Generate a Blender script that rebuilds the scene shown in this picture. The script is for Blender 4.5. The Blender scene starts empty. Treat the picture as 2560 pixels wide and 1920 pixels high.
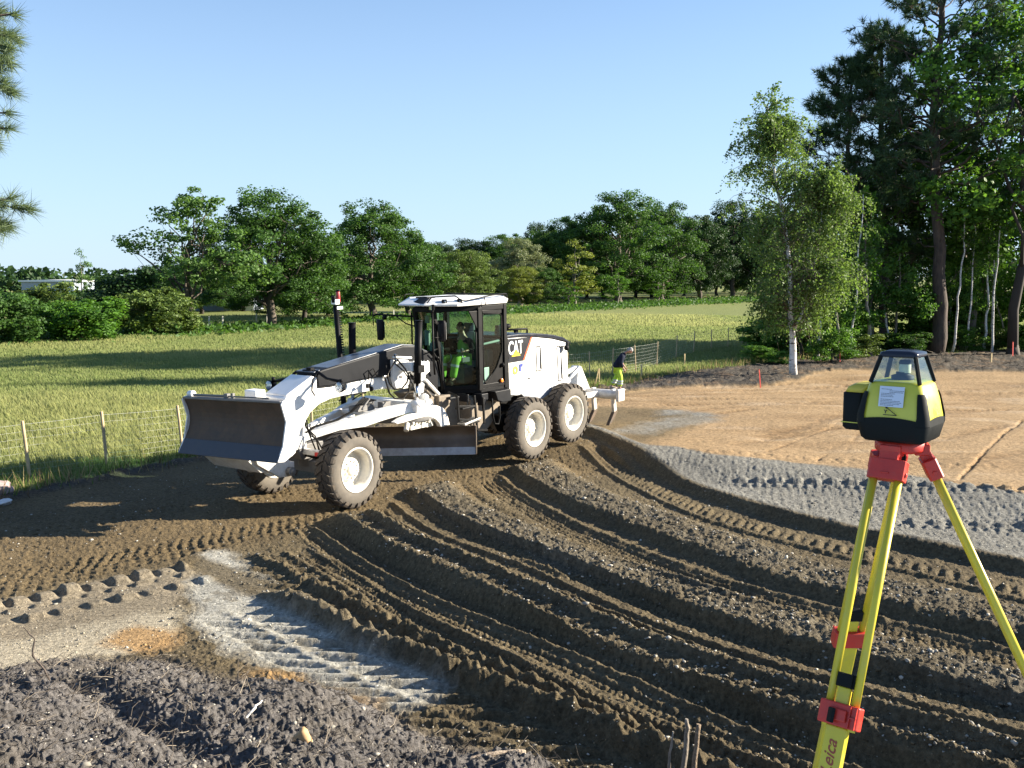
import bpy, bmesh, math, random
import numpy as np
from mathutils import Vector, Matrix

S = bpy.context.scene
COL = S.collection
R = math.radians
# ------------------------------------------------------------------ camera, sky, sun, exposure
cam_d = bpy.data.cameras.new('camera')
cam = bpy.data.objects.new('camera', cam_d); COL.objects.link(cam)
cam.location = (0, 0, 3.977); cam.rotation_euler = (math.pi / 2 - 0.105, 0, 0)
cam_d.sensor_width = 36; cam_d.lens = 36 * 2500 / 2560
cam_d.clip_start = 0.05; cam_d.clip_end = 20000
S.camera = cam
SUN_AZ, SUN_EL = R(9.0), R(21.5)          # azimuth counter-clockwise from +X
W = bpy.data.worlds.new('World'); S.world = W; W.use_nodes = True
nt = W.node_tree; nt.nodes.clear()
sky = nt.nodes.new('ShaderNodeTexSky'); sky.sky_type = 'NISHITA'; sky.sun_disc = False
sky.sun_elevation = SUN_EL; sky.sun_rotation = math.pi / 2 - SUN_AZ
sky.altitude = 0; sky.air_density = 1.0; sky.dust_density = 0.0; sky.ozone_density = 3.0
bg = nt.nodes.new('ShaderNodeBackground'); bg.inputs['Strength'].default_value = 0.056
wo = nt.nodes.new('ShaderNodeOutputWorld')
# pale blue air low over the horizon
_tc = nt.nodes.new('ShaderNodeTexCoord'); _sp = nt.nodes.new('ShaderNodeSeparateXYZ'); nt.links.new(_tc.outputs['Generated'], _sp.inputs[0])
_rp = nt.nodes.new('ShaderNodeValToRGB'); _rp.color_ramp.elements[0].position = 0.0; _rp.color_ramp.elements[0].color = (.85,.85,.85,1); _rp.color_ramp.elements[1].position = 0.34; _rp.color_ramp.elements[1].color = (.10,.10,.10,1)
nt.links.new(_sp.outputs['Z'], _rp.inputs[0])
_mx = nt.nodes.new('ShaderNodeMix'); _mx.data_type = 'RGBA'; _mx.inputs[7].default_value = (3.35, 4.35, 5.1, 1)
nt.links.new(_rp.outputs[0], _mx.inputs[0]); nt.links.new(sky.outputs[0], _mx.inputs[6])
_tn = nt.nodes.new('ShaderNodeMix'); _tn.data_type = 'RGBA'; _tn.blend_type = 'MULTIPLY'; _tn.inputs[0].default_value = 1.0; _tn.inputs[7].default_value = (0.95, 1.0, 1.11, 1)
nt.links.new(_mx.outputs[2], _tn.inputs[6]); nt.links.new(_tn.outputs[2], bg.inputs['Color']); nt.links.new(bg.outputs[0], wo.inputs['Surface'])
sun_d = bpy.data.lights.new('sun', 'SUN'); sun_d.energy = 5.0; sun_d.angle = R(0.53); sun_d.color = (1.0, 0.90, 0.74)
sun = bpy.data.objects.new('sun', sun_d); COL.objects.link(sun)
_sd = Vector((math.cos(SUN_AZ) * math.cos(SUN_EL), math.sin(SUN_AZ) * math.cos(SUN_EL), math.sin(SUN_EL)))
sun.rotation_euler = _sd.to_track_quat('Z', 'Y').to_euler(); sun.location = (30, 0, 40)
S.view_settings.view_transform = 'Standard'; S.view_settings.look = 'None'
S.view_settings.exposure = 1.78; S.view_settings.gamma = 1.0; S.view_settings.use_curve_mapping = False
S.cycles.max_bounces = 8; S.cycles.transparent_max_bounces = 12
S.cycles.diffuse_bounces = 3; S.cycles.glossy_bounces = 3; S.cycles.transmission_bounces = 6
S.cycles.caustics_reflective = False; S.cycles.caustics_refractive = False
rng = np.random.default_rng(7); random.seed(7)

# ------------------------------------------------------------------ helpers
def tag(o, label=None, cat=None, group=None, kind=None):
    if label: o['label'] = label
    if cat: o['category'] = cat
    if group: o['group'] = group
    if kind: o['kind'] = kind
    return o

def link(name, me, mats=None, parent=None):
    o = bpy.data.objects.new(name, me); COL.objects.link(o)
    if mats is not None:
        for m in (mats if isinstance(mats, (list, tuple)) else [mats]): me.materials.append(m)
    if parent is not None: o.parent = parent
    return o

def empty(name, loc=(0, 0, 0), rz=0.0):
    o = bpy.data.objects.new(name, None); COL.objects.link(o)
    o.location = loc; o.rotation_euler = (0, 0, rz); o.empty_display_size = 0.2
    return o

def np_mesh(name, V, F, smooth=False, col=None, cname='Col'):
    """V (n,3), F (m,k) with k = 3 or 4, optional per-vertex colour"""
    me = bpy.data.meshes.new(name)
    V = np.ascontiguousarray(V, np.float32); F = np.ascontiguousarray(F, np.int32)
    n, k = F.shape
    me.vertices.add(len(V)); me.vertices.foreach_set('co', V.ravel())
    me.loops.add(n * k); me.loops.foreach_set('vertex_index', F.ravel())
    me.polygons.add(n); me.polygons.foreach_set('loop_start', np.arange(0, n * k, k, dtype=np.int32))
    if smooth: me.polygons.foreach_set('use_smooth', np.ones(n, bool))
    if col is not None:
        a = me.color_attributes.new(cname, 'FLOAT_COLOR', 'POINT')
        c = np.ones((len(V), 4), np.float32); c[:, :col.shape[1]] = col
        a.data.foreach_set('color', c.ravel())
    me.update(calc_edges=True); me.validate(verbose=False)
    return me

def orient(d, up=(0, 0, 1)):
    d = Vector(d).normalized(); u = Vector(up)
    if abs(d.dot(u)) > 0.99: u = Vector((1, 0, 0))
    x = u.cross(d).normalized(); y = d.cross(x)
    return x, y, d

class MB:
    """collects solids, builds ONE mesh object"""
    def __init__(s): s.v = []; s.f = []; s.sm = []
    def add(s, vs, fs, smooth=False):
        b = len(s.v); s.v += [tuple(v) for v in vs]
        s.f += [tuple(i + b for i in f) for f in fs]; s.sm += [smooth] * len(fs); return s
    def box(s, c, d, rot=None):
        x, y, z = d[0] / 2, d[1] / 2, d[2] / 2
        vs = [Vector(p) for p in ((-x,-y,-z),(x,-y,-z),(x,y,-z),(-x,y,-z),(-x,-y,z),(x,-y,z),(x,y,z),(-x,y,z))]
        if rot is not None: vs = [rot @ v for v in vs]
        vs = [v + Vector(c) for v in vs]
        return s.add(vs, [(0,3,2,1),(4,5,6,7),(0,1,5,4),(1,2,6,5),(2,3,7,6),(3,0,4,7)])
    def bar(s, a, b, w, h, up=(0, 0, 1)):
        a = Vector(a); b = Vector(b); x, y, d = orient(b - a, up)
        vs = []
        for p in (a, b):
            for sx, sy in ((-1,-1),(1,-1),(1,1),(-1,1)): vs.append(p + x * (sx * w / 2) + y * (sy * h / 2))
        return s.add(vs, [(3,2,1,0),(4,5,6,7),(0,1,5,4),(1,2,6,5),(2,3,7,6),(3,0,4,7)])
    def prism(s, poly, axis, a, b):
        """poly of 2-D points extruded along axis from a to b; (x,z) for axis y, (y,z) for x, (x,y) for z"""
        def P(p, t):
            return (p[0], t, p[1]) if axis == 'y' else ((t, p[0], p[1]) if axis == 'x' else (p[0], p[1], t))
        n = len(poly); vs = [P(p, a) for p in poly] + [P(p, b) for p in poly]
        fs = [tuple(range(n)), tuple(range(2 * n - 1, n - 1, -1))]
        fs += [(i, i + n, (i + 1) % n + n, (i + 1) % n) for i in range(n)]
        return s.add(vs, fs)
    def tube(s, pts, r, n=10, cap=True, smooth=True):
        pts = [Vector(p) for p in pts]; rs = list(r) if isinstance(r, (list, tuple)) else [r] * len(pts)
        vs = []; pu = None
        for i, p in enumerate(pts):
            d = (pts[min(i + 1, len(pts) - 1)] - pts[max(i - 1, 0)])
            if d.length < 1e-9: d = Vector((0, 0, 1))
            d.normalize()
            if pu is None: x, y, _ = orient(d)
            else:
                y = (pu - d * pu.dot(d)); y = y.normalized() if y.length > 1e-6 else orient(d)[1]
                x = y.cross(d)
            pu = y
            for k in range(n):
                a = 2 * math.pi * k / n; vs.append(p + (x * math.cos(a) + y * math.sin(a)) * rs[i])
        fs = [(i*n+k, i*n+(k+1)%n, (i+1)*n+(k+1)%n, (i+1)*n+k) for i in range(len(pts)-1) for k in range(n)]
        s.add(vs, fs, smooth)
        if cap:
            b = len(s.v) - len(vs)
            s.f += [tuple(b + k for k in range(n - 1, -1, -1)), tuple(b + (len(pts)-1)*n + k for k in range(n))]; s.sm += [False, False]
        return s
    def lathe(s, prof, c, axis='y', n=32, smooth=True, closed=False):
        """prof: (radius, offset along axis)"""
        vs = []
        for r, o in prof:
            for k in range(n):
                a = 2 * math.pi * k / n; u, w = r * math.cos(a), r * math.sin(a)
                p = (u, o, w) if axis == 'y' else ((o, u, w) if axis == 'x' else (u, w, o))
                vs.append((p[0] + c[0], p[1] + c[1], p[2] + c[2]))
        m = len(prof); rr = range(m if closed else m - 1)
        fs = [(i*n+k, i*n+(k+1)%n, ((i+1)%m)*n+(k+1)%n, ((i+1)%m)*n+k) for i in rr for k in range(n)]
        return s.add(vs, fs, smooth)
    def build(s, name, mat, parent=None, bevel=0.0, seg=2):
        me = bpy.data.meshes.new(name); me.from_pydata(s.v, [], s.f)
        me.polygons.foreach_set('use_smooth', s.sm)
        bm = bmesh.new(); bm.from_mesh(me); bmesh.ops.recalc_face_normals(bm, faces=bm.faces); bm.to_mesh(me); bm.free()
        o = link(name, me, mat, parent)
        if bevel > 0:
            md = o.modifiers.new('bevel', 'BEVEL'); md.width = bevel; md.segments = seg; md.limit_method = 'ANGLE'; md.angle_limit = R(40)
            md.harden_normals = False
        return o

def copy_tree(o, parent=None):
    c = o.copy(); COL.objects.link(c); c.parent = parent
    for ch in list(o.children): copy_tree(ch, c)
    return c

# ------------------------------------------------------------------ materials
class NT:
    def __init__(s, name):
        s.m = bpy.data.materials.new(name); s.m.use_nodes = True; s.t = s.m.node_tree
        s.b = s.t.nodes['Principled BSDF']; s.out = s.t.nodes['Material Output']
    def n(s, typ, **kw):
        x = s.t.nodes.new(typ)
        for k, v in kw.items():
            if k in x.inputs: x.inputs[k].default_value = v
            else: setattr(x, k, v)
        return x
    def l(s, a, b): s.t.links.new(a, b)
    def coord(s, kind='Object'):
        return s.n('ShaderNodeTexCoord').outputs[kind]
    def noise(s, scale, detail=5, rough=0.6, vec=None):
        x = s.n('ShaderNodeTexNoise'); x.inputs['Scale'].default_value = scale
        x.inputs['Detail'].default_value = detail; x.inputs['Roughness'].default_value = rough
        s.l(vec if vec is not None else s.coord(), x.inputs['Vector']); return x
    def ramp(s, src, stops):
        x = s.n('ShaderNodeValToRGB'); e = x.color_ramp.elements
        while len(e) < len(stops): e.new(0.5)
        for el, (p, c) in zip(e, stops): el.position = p; el.color = (*c[:3], 1) if len(c) >= 3 else (c[0],)*3 + (1,)
        s.l(src, x.inputs[0]); return x.outputs[0]
    def mix(s, fac, a, b, mode='MIX'):
        x = s.n('ShaderNodeMix', data_type='RGBA', blend_type=mode)
        for sock, val in ((0, fac), (6, a), (7, b)):
            if hasattr(val, 'links'): s.l(val, x.inputs[sock])
            elif sock == 0: x.inputs[0].default_value = val
            else: x.inputs[sock].default_value = (*val[:3], 1)
        return x.outputs[2]
    def bump(s, h, strength=0.3, dist=0.01):
        x = s.n('ShaderNodeBump'); x.inputs['Strength'].default_value = strength; x.inputs['Distance'].default_value = dist
        s.l(h, x.inputs['Height']); s.l(x.outputs[0], s.b.inputs['Normal']); return x

def paint(name, c, rough=0.45, metal=0.0, var=0.12, scale=6.0, dirt=None, dirt_amt=0.35, bump=0.0, coat=0.0, mud=None):
    """solid colour with worn / dusty variation"""
    m = NT(name); c = np.array(c[:3])
    n1 = m.noise(scale, 6, 0.65)
    col = m.ramp(n1.outputs['Fac'], [(0.3, c * (1 - var)), (0.7, np.minimum(c * (1 + var), 1))])
    if dirt is not None:
        n2 = m.noise(scale * 0.6, 8, 0.75)
        f = m.ramp(n2.outputs['Fac'], [(0.5, (0, 0, 0)), (0.78, (dirt_amt,) * 3)])
        col = m.mix(f, col, dirt)
    if mud:      # splashed soil, thicker towards the ground (height in the machine's own frame)
        z0, z1, mc = mud; sp = m.n('ShaderNodeSeparateXYZ'); m.l(m.coord(), sp.inputs[0]); n3 = m.noise(9, 8, 0.8)
        ad = m.n('ShaderNodeMath', operation='MULTIPLY_ADD'); m.l(n3.outputs['Fac'], ad.inputs[0]); ad.inputs[1].default_value = -1.6 * (z1 - z0); m.l(sp.outputs['Z'], ad.inputs[2])
        mr = m.n('ShaderNodeMapRange'); mr.inputs['From Min'].default_value = z0 - .8 * (z1 - z0); mr.inputs['From Max'].default_value = z1 - .8 * (z1 - z0); mr.inputs['To Min'].default_value = .8; mr.inputs['To Max'].default_value = 0
        m.l(ad.outputs[0], mr.inputs['Value']); col = m.mix(mr.outputs[0], col, mc)
    m.l(col, m.b.inputs['Base Color'])
    m.b.inputs['Metallic'].default_value = metal
    if max(c) < .05: m.b.inputs['Specular IOR Level'].default_value = .14
    rr = m.ramp(n1.outputs['Fac'], [(0.3, (max(rough - .08, .05),) * 3), (0.7, (min(rough + .12, 1),) * 3)])
    m.l(rr, m.b.inputs['Roughness'])
    if coat: m.b.inputs['Coat Weight'].default_value = coat
    if bump: m.bump(n1.outputs['Fac'], bump, 0.01)
    return m.m

# ------------------------------------------------------------------ numpy noise
def _hash(ix, iy, seed):
    h = (ix.astype(np.int64) * 374761393 + iy.astype(np.int64) * 668265263 + seed * 1442695041) & 0xffffffff
    h = ((h ^ (h >> 13)) * 1274126177) & 0xffffffff
    return ((h ^ (h >> 16)) & 0xffff).astype(np.float32) / 65535.0
def vnoise(x, y, seed=0):
    ix = np.floor(x); iy = np.floor(y); fx = (x - ix); fy = (y - iy)
    fx = fx * fx * (3 - 2 * fx); fy = fy * fy * (3 - 2 * fy)
    a = _hash(ix, iy, seed); b = _hash(ix + 1, iy, seed); c = _hash(ix, iy + 1, seed); d = _hash(ix + 1, iy + 1, seed)
    return ((a * (1 - fx) + b * fx) * (1 - fy) + (c * (1 - fx) + d * fx) * fy) * 2 - 1
def fbm(x, y, scale, octv=4, seed=0, gain=0.5):
    t = 0; a = 1; s = 0
    for i in range(octv):
        t = t + a * vnoise(x * scale * 2 ** i + 17.3 * i, y * scale * 2 ** i - 9.1 * i, seed + i); s += a; a *= gain
    return t / s
def sst(x, a, b):
    t = np.clip((x - a) / (b - a), 0, 1); return t * t * (3 - 2 * t)
# ================================================================== TERRAIN
class Curve:
    """a furrow / ridge line in world metres; signed distance positive on the far right side"""
    def __init__(s, pts, sig=0.45):
        p = np.array(pts, float); u = (p[:, 0] - p[:, 1]) / 2 ** .5; v = (p[:, 0] + p[:, 1]) / 2 ** .5
        o = np.argsort(u); u, v = u[o], v[o]
        st = 0.05; g = np.arange(u[0] - 3, u[-1] + 3, st)
        m0 = (v[1] - v[0]) / (u[1] - u[0]); m1 = (v[-1] - v[-2]) / (u[-1] - u[-2])
        f = np.interp(g, u, v); f = np.where(g < u[0], v[0] + m0 * (g - u[0]), f); f = np.where(g > u[-1], v[-1] + m1 * (g - u[-1]), f)
        k = np.exp(-0.5 * (np.arange(-30, 31) * st / sig) ** 2); k /= k.sum()
        fp = np.r_[f[0] + (np.arange(-30, 0)) * (f[1] - f[0]), f, f[-1] + np.arange(1, 31) * (f[-1] - f[-2])]
        f = np.convolve(fp, k, 'valid')
        s.g = g; s.f = f; s.df = np.gradient(f, st); s.u0 = u[0]; s.u1 = u[-1]
        s.s = np.r_[0, np.cumsum(np.hypot(st, np.diff(f)))]
    def eval(s, x, y):
        u = (x - y) / 2 ** .5; v = (x + y) / 2 ** .5
        df = np.interp(u, s.g, s.df); d = (v - np.interp(u, s.g, s.f)) / np.sqrt(1 + df * df)
        return d, np.interp(u, s.g, s.s), u - s.u0, s.u1 - u      # distance, arc length, metres past start, metres to end

CV = {
 'E0': [(0.82,25.46),(1.86,24.37),(2.37,22.86),(2.94,20.34),(3.35,18.5),(4.09,16.96),(4.7,15.92),(5.28,15.12),(5.96,14.4),(6.49,13.85),(7.3,12.9)],
 'S0': [(1.49,22.72),(1.88,20.57),(2.17,19.28),(2.95,16.65),(3.71,15.32),(4.4,14.35),(4.85,13.85),(5.46,13.14),(6.32,12.0)],
 'W1': [(-0.05,21.0),(0.05,20.3),(0.34,19.1),(0.86,17.59),(1.19,16.88),(1.65,16.06),(2.3,14.7),(2.78,13.9),(3.18,13.1),(3.59,12.55),(4.08,11.96),(4.74,11.35),(5.25,10.87)],
 'T2': [(-0.59,19.96),(-0.36,18.83),(0.05,17.59),(0.77,15.71),(1.61,14.18),(2.3,12.86),(2.96,12.17),(3.67,11.46),(4.6,10.6)],
 'W2': [(-2.01,18.7),(-1.62,17.47),(-1.15,16.19),(-0.78,15.61),(-0.4,15.08),(0.04,14.4),(0.45,13.55),(1.04,12.9),(1.64,12.2),(2.08,11.62),(2.87,10.65),(3.5,10.0)],
 'S2': [(-2.18,17.59),(-1.78,16.49),(-1.33,15.52),(-0.99,14.91),(-0.6,14.49),(-0.17,13.88),(0.24,13.38),(0.63,12.7),(0.9,12.25),(1.41,11.47),(1.93,10.75),(2.5,10.12),(3.15,9.55)],
 'W3': [(-3.1,16.29),(-2.79,15.9),(-2.44,15.25),(-2.01,14.57),(-1.61,13.95),(-1.25,13.38),(-0.72,12.67),(-0.32,12.08),(0.0,11.7),(0.4,11.15),(0.72,10.68),(1.14,10.12),(1.7,9.44),(2.21,8.9),(2.9,8.3)],
 'S3': [(-3.29,15.8),(-2.68,14.74),(-2.22,13.88),(-1.71,13.11),(-1.26,12.4),(-0.67,11.7),(-0.3,11.29),(0.19,10.73),(0.6,10.25),(1.28,9.44),(1.62,8.95),(2.01,8.45),(2.6,7.9)],
 'S4': [(-3.5,15.71),(-3.22,14.99),(-2.81,14.26),(-2.39,13.66),(-1.86,12.79),(-1.28,11.75),(-0.8,11.14),(-0.29,10.59),(0.15,10.0),(0.63,9.4),(1.19,8.76),(1.8,8.15)],
 'T1': [(-3.34,14.57),(-2.96,13.95),(-2.54,13.38),(-2.02,12.61),(-1.67,12.08),(-1.14,11.19),(-0.68,10.59),(-0.27,10.17),(0.17,9.7),(0.81,8.95),(1.4,8.3)],
 'D1': [(-3.94,14.27),(-3.43,13.71),(-3.0,13.11),(-2.54,12.55),(-2.08,11.95),(-1.67,11.4),(-1.27,10.91),(-0.85,10.4),(-0.4,9.95)],
 'D2': [(-3.3,12.41),(-3.06,12.19),(-2.72,11.84),(-2.31,11.45),(-2.04,11.14),(-1.8,10.8),(-1.53,10.47),(-1.28,10.26),(-1.03,10.05),(-0.79,9.9),(-0.58,9.71),(-0.33,9.5),(-0.05,9.1),(0.39,8.71),(0.76,8.37),(1.2,7.9)],
}
CV = {k: Curve(v) for k, v in CV.items()}
_mf = np.array([(-14,9.4),(-6.5,9.5),(-5.2,9.7),(-4.6,10.1),(-3.6,10.2),(-2.8,9.7),(-2.2,9.5),(-1.5,9.25),(-1.0,8.85),(-.58,8.45),(0,8.05),(.54,7.8),(1.24,7.35),(2.2,6.9),(4,6.5),(8,6.0),(14,5.5)])
FENCE = [(-13.3,14.2),(-11.3,16.7),(-9.42,19.24),(-8.44,20.55),(-7.3,21.9),(-6.2,23.8),(-5.15,25.5),(-4.1,27.2),(-3.05,28.9),(-2.0,30.6),(-0.95,32.3),(0.1,34.0),(1.1,35.7),(2.05,37.3),
         (3.04,38.93),(4.07,40.37),(5.25,42.27),(6.55,45.18),(8.02,48.75),(9.58,52.64),(10.85,54.37),(12.15,56.23),(13.43,58.21),(14.74,60.34),(15.95,61.84)]
# far / left border of the earthworks: beyond it the meadow
_mb = np.array([(-30,-6),(-12.5,12.0),(-10.2,16.2),(-9.3,17.6),(-8.6,19.1),(-7.6,20.9),(-6.6,22.6),(-4,26.5),(-1,31),(1.66,34.9),(3.77,36.6),(4.86,38.2),(7.0,41.8),(9.8,44.8),(13,47.8),(17,50.2),(24,53.5),(33,58),(60,66),(120,75)])
_su = np.array([(-2,31.5),(1.66,34.2),(3.98,35.1),(6.14,36.2),(9.64,37.2),(11.21,39.2),(13.13,42.6),(15.39,44.0),(17.62,43.0),(21.83,42.3),(30,42),(60,42)])
_sl = np.array([(1.6,26.0),(2.4,23.6),(2.84,21.91),(3.61,21.4),(4.11,20.8),(4.86,20.23),(6.06,19.8),(7.1,19.28),(7.77,18.7),(8.16,17.95),(8.93,17.0),(11,15.2),(16,12),(30,6)])

def side(poly, x, y):
    """y minus the border's y at this x (positive = beyond it)"""
    return y - np.interp(x, poly[:, 0], poly[:, 1])

def in_poly(poly, x, y, jitter=None):
    p = np.array(poly); ins = np.zeros(x.shape, bool); n = len(p)
    for i in range(n):
        x0, y0 = p[i]; x1, y1 = p[(i + 1) % n]
        if y0 == y1: continue
        c = ((y0 > y) != (y1 > y)) & (x < (x1 - x0) * (y - y0) / (y1 - y0) + x0)
        ins ^= c
    return ins
def soft_poly(poly, x, y, w=0.12, seed=0):
    """soft inside mask from a few jittered tests"""
    t = 0; jx = x + 0.22 * fbm(x, y, 2.2, 4, seed); jy = y + 0.22 * fbm(x, y, 2.2, 4, seed + 50)
    for k in range(6):
        a = k * 1.05; t = t + in_poly(poly, jx + w * math.cos(a), jy + w * math.sin(a))
    return t / 6.0

P_LIME = [(-4.25,13.2),(-4.5,14.3),(-3.97,14.4),(-3.85,13.7),(-3.2,12.7),(-2.6,11.9),(-2.0,11.2),(-1.5,10.6),(-0.95,10.0),(-0.5,9.3),(-1.1,8.95),(-1.95,9.5),(-2.75,10.1),(-3.25,10.7),(-3.6,11.2),(-3.9,11.9)]
P_OR1 = [(-4.29,11.2),(-3.81,10.95),(-3.62,10.62),(-3.7,10.3),(-3.9,10.25),(-4.4,10.6)]
P_OR2 = [(-2.75,9.95),(-2.2,9.75),(-1.75,9.45),(-1.3,9.1),(-1.5,8.95),(-2.5,9.3)]
P_BEIGE = [(-7.5,10.3),(-5.62,10.75),(-4.95,11.05),(-4.5,11.5),(-3.99,11.8),(-3.7,10.9),(-4.1,10.3),(-4.6,10.1),(-5.2,9.6),(-7.5,9.3)]
P_TREAD = [(-9,9.2),(-9,10.0),(-6.9,11.4),(-4.75,13.5),(-4.2,13.2),(-4.1,11.8),(-5,10.6),(-6,9.9),(-7,9.3)]
P_GP1 = [(4.1,28.7),(4.95,28.6),(4.75,27.5),(4.0,27.3)]
P_GP2 = [(2.3,23.6),(5.2,28.1),(5.8,27.6),(5.4,26.0),(4.0,24.6),(3.2,23.2)]
P_FILL = [(-3,21),(0.2,26.5),(2.4,29.6),(4.4,28.9),(5.6,27.1),(4.9,25.3),(4.2,24.3),(3.1,22.0),(2,20)]

def track_fine(z, c, off, w, depth, xs, pitch=0.09):
    d, s, a, b = c; d = d - off
    m = sst(w / 2 - np.abs(d), 0, 0.06) * sst(a, 0.0, 0.8)
    rib = np.cos(2 * np.pi * d / 0.105) * 0.011 + np.where(np.sin(2 * np.pi * s / pitch) * np.cos(2 * np.pi * d / 0.21) > 0.2, -0.018, 0)
    return z * (1 - m * 0.75) + m * (-depth + rib)

def track_lug(z, c, off, w, depth, pitch, skew, end=0.0, seed=0, raise_=0.05, keep=0.3):
    d, s, a, b = c; d = d - off
    m = sst(w / 2 - np.abs(d), 0, 0.1) * sst(a, 0.1, 0.9) * sst(b, -3 + end, -2 + end)
    ph = s / pitch + skew * d / w + 0.10 * np.sin(s * 1.7) + 0.06 * np.sin(s * 5.1 + seed)
    t = ph - np.floor(ph)
    bar = sst(t, 0.06, 0.34) * (1 - sst(t, 0.60, 0.88))
    bar = bar * (0.8 + 0.25 * np.sin(3.1 * np.floor(ph) + seed))
    return z * (1 - m * (1 - keep)) + m * (-depth + raise_ * bar)

def terrain(x, y):
    """height, zone, colour"""
    n_lo = fbm(x, y, 0.35, 4, 3); n_md = fbm(x, y, 1.7, 4, 11); n_hi = fbm(x, y, 9.0, 3, 23, 0.6); grit0 = fbm(x, y, 16, 3, 91, 0.65)
    r = np.hypot(x, y)
    near = r < 48
    z = 0.03 * n_lo
    q = near & (x < 1) & (y < 17)
    pm = {}
    for nm, poly, sd in (('lime', P_LIME, 7), ('beige', P_BEIGE, 9), ('tread', P_TREAD, 11)):
        m = np.zeros_like(x); m[q] = soft_poly(poly, x[q], y[q], 0.10, sd); pm[nm] = m
    smooth_m = 1 - .85 * np.maximum(pm['lime'] * .8, np.maximum(pm['beige'], pm['tread'] * .9))
    C = {k: c.eval(x, y) for k, c in CV.items()}
    # fill platform behind the machine
    hx, hy = -0.598, -0.801
    t = -((x + 3.67) * hx + (y - 17.82) * hy); lat = (x + 3.67) * 0.801 + (y - 17.82) * -0.598
    z = z + 0.205 * sst(t, 4.9, 6.9) * (1 - sst(t, 14, 24)) * sst(lat, -4, -2.5)
    # step up to the grey / sand level
    d, s, a, b = C['E0']; on = sst(a, -0.2, 1.4)
    z = z + on * (0.135 * sst(d + 0.03 * n_md, -0.20, 0.0) * (1 - 0.75 * sst(d, 0.4, 4.0)) + 0.045 * np.exp(-((d - 0.1) / 0.22) ** 2) * (0.8 + 0.6 * n_md))
    def windrow(z, key, h, wn, wf, fl=0.6, lump=0.25, seed=0, st=0.0):
        d, s, a, b = C[key]; d = d + 0.022 * n_md + 0.014 * n_hi
        up = sst(d, -wn, 0.03); dn = 1 - sst(d, fl, wf)
        prof = up * dn
        hh = h * (1 + .5 * lump * fbm(s, d * 0.5, 0.9, 3, 31 + seed)) * sst(a, -0.1 + st, 0.7 + st) * sst(b, -3.5, -2.5)
        return np.maximum(z, z * 0.3 + prof * hh) + prof * sst(a, 0, .5) * (0.012 * n_md + 0.022 * n_hi + .016 * grit0)
    z = windrow(z, 'W1', 0.165, 0.20, 1.30, 0.75)
    z = windrow(z, 'W2', 0.155, 0.20, 1.15, 0.6, seed=5)
    z = windrow(z, 'W3', 0.215, 0.24, 1.0, 0.5, seed=9)
    # rolled tyre tracks between the windrows
    z = track_fine(z, C['T2'], 0.0, 0.42, 0.02, x); z = track_lug(z, C['T2'], -0.42, 0.36, 0.0, 0.22, -1.7, raise_=0.06, seed=1)
    z = track_fine(z, C['S2'], 0.42, 0.36, 0.03, x); z = track_fine(z, C['S2'], -0.40, 0.34, 0.03, x)
    z = track_lug(z, C['S2'], -0.85, 0.46, -0.02, 0.24, -1.8, raise_=0.05, seed=2)
    z = track_fine(z, C['S3'], 0.24, 0.30, 0.035, x); z = track_fine(z, C['S3'], -0.24, 0.26, 0.03, x)
    z = track_fine(z, C['T1'], 0.05, 0.36, 0.035, x)
    z = track_lug(z, C['T1'], -0.28, 0.40, -0.01, 0.24, -1.9, raise_=0.048, seed=3)
    z = track_lug(z, C['S0'], 0.38, 0.40, 0.02, 0.20, 0.7, raise_=0.05, seed=4)
    def berm(z, key, h, wn, wf, lump=0.3, seed=0, off=0.0):
        d, s, a, b = C[key]; d = d - off + 0.014 * n_md
        p = sst(d, -wn, 0) * (1 - sst(d, 0, wf))
        return z + p * h * (1 + lump * (.5 * n_md + .55 * n_hi)) * sst(a, -0.1, 0.5) * sst(b, -3.5, -2.5)
    z = berm(z, 'S0', 0.045, 0.06, 0.10); z = berm(z, 'S2', 0.055, 0.055, 0.09, seed=1); z = berm(z, 'S3', 0.055, 0.055, 0.09, seed=2)
    z = berm(z, 'S4', 0.042, 0.05, 0.08, seed=3); z = berm(z, 'T2', 0.045, 0.08, 0.16, 0.5, off=0.32); z = berm(z, 'T1', 0.03, 0.06, 0.12, 0.5, off=-0.2)
    # deep lug tracks at the left, then their crumbly scalloped crests
    z = track_lug(z, C['D1'], -0.30, 0.44, 0.02, 0.25, -1.9, end=1.0, raise_=0.05, seed=5, keep=.5)
    z = track_lug(z, C['D2'], -0.40, 0.46, 0.05, 0.26, -1.9, end=1.0, raise_=0.075, seed=6, keep=.5)
    z = track_lug(z, C['D2'], -0.86, 0.42, 0.05, 0.26, -1.9, end=.6, raise_=0.06, seed=8, keep=.5)
    for key, h, w, wf in (('D1', 0.085, 0.09, 0.13), ('D2', 0.20, 0.15, 0.18)):
        d, s, a, b = C[key]
        sc = 0.5 + 0.5 * np.sin(2 * np.pi * s / 0.27 + 1.6 * np.sin(s * 2.1) + .8 * np.sin(s * 5.3))
        lump = fbm(x, y, 4.2, 3, 35, 0.6)
        d2 = d + 0.03 * sc + 0.05 * n_md + 0.06 * lump
        p = sst(d2, -w, 0.02) * (1 - sst(d2, 0.06, wf))
        z = z + p * (h * (0.85 + 0.14 * sc + 0.14 * lump) + 0.03 * n_hi + 0.024 * grit0) * sst(a, 0.0, 0.9) * sst(b, -3.2, -2.0)
    # block-tread print at the left and the small dotted prints beside it
    ax, ay = 0.7071, 0.7071
    def strip(p0, p1):
        p0 = np.array(p0); p1 = np.array(p1); L = np.hypot(*(p1 - p0)); e = (p1 - p0) / L
        s = (x - p0[0]) * e[0] + (y - p0[1]) * e[1]; d = -(x - p0[0]) * e[1] + (y - p0[1]) * e[0]
        return s, d, L
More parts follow.
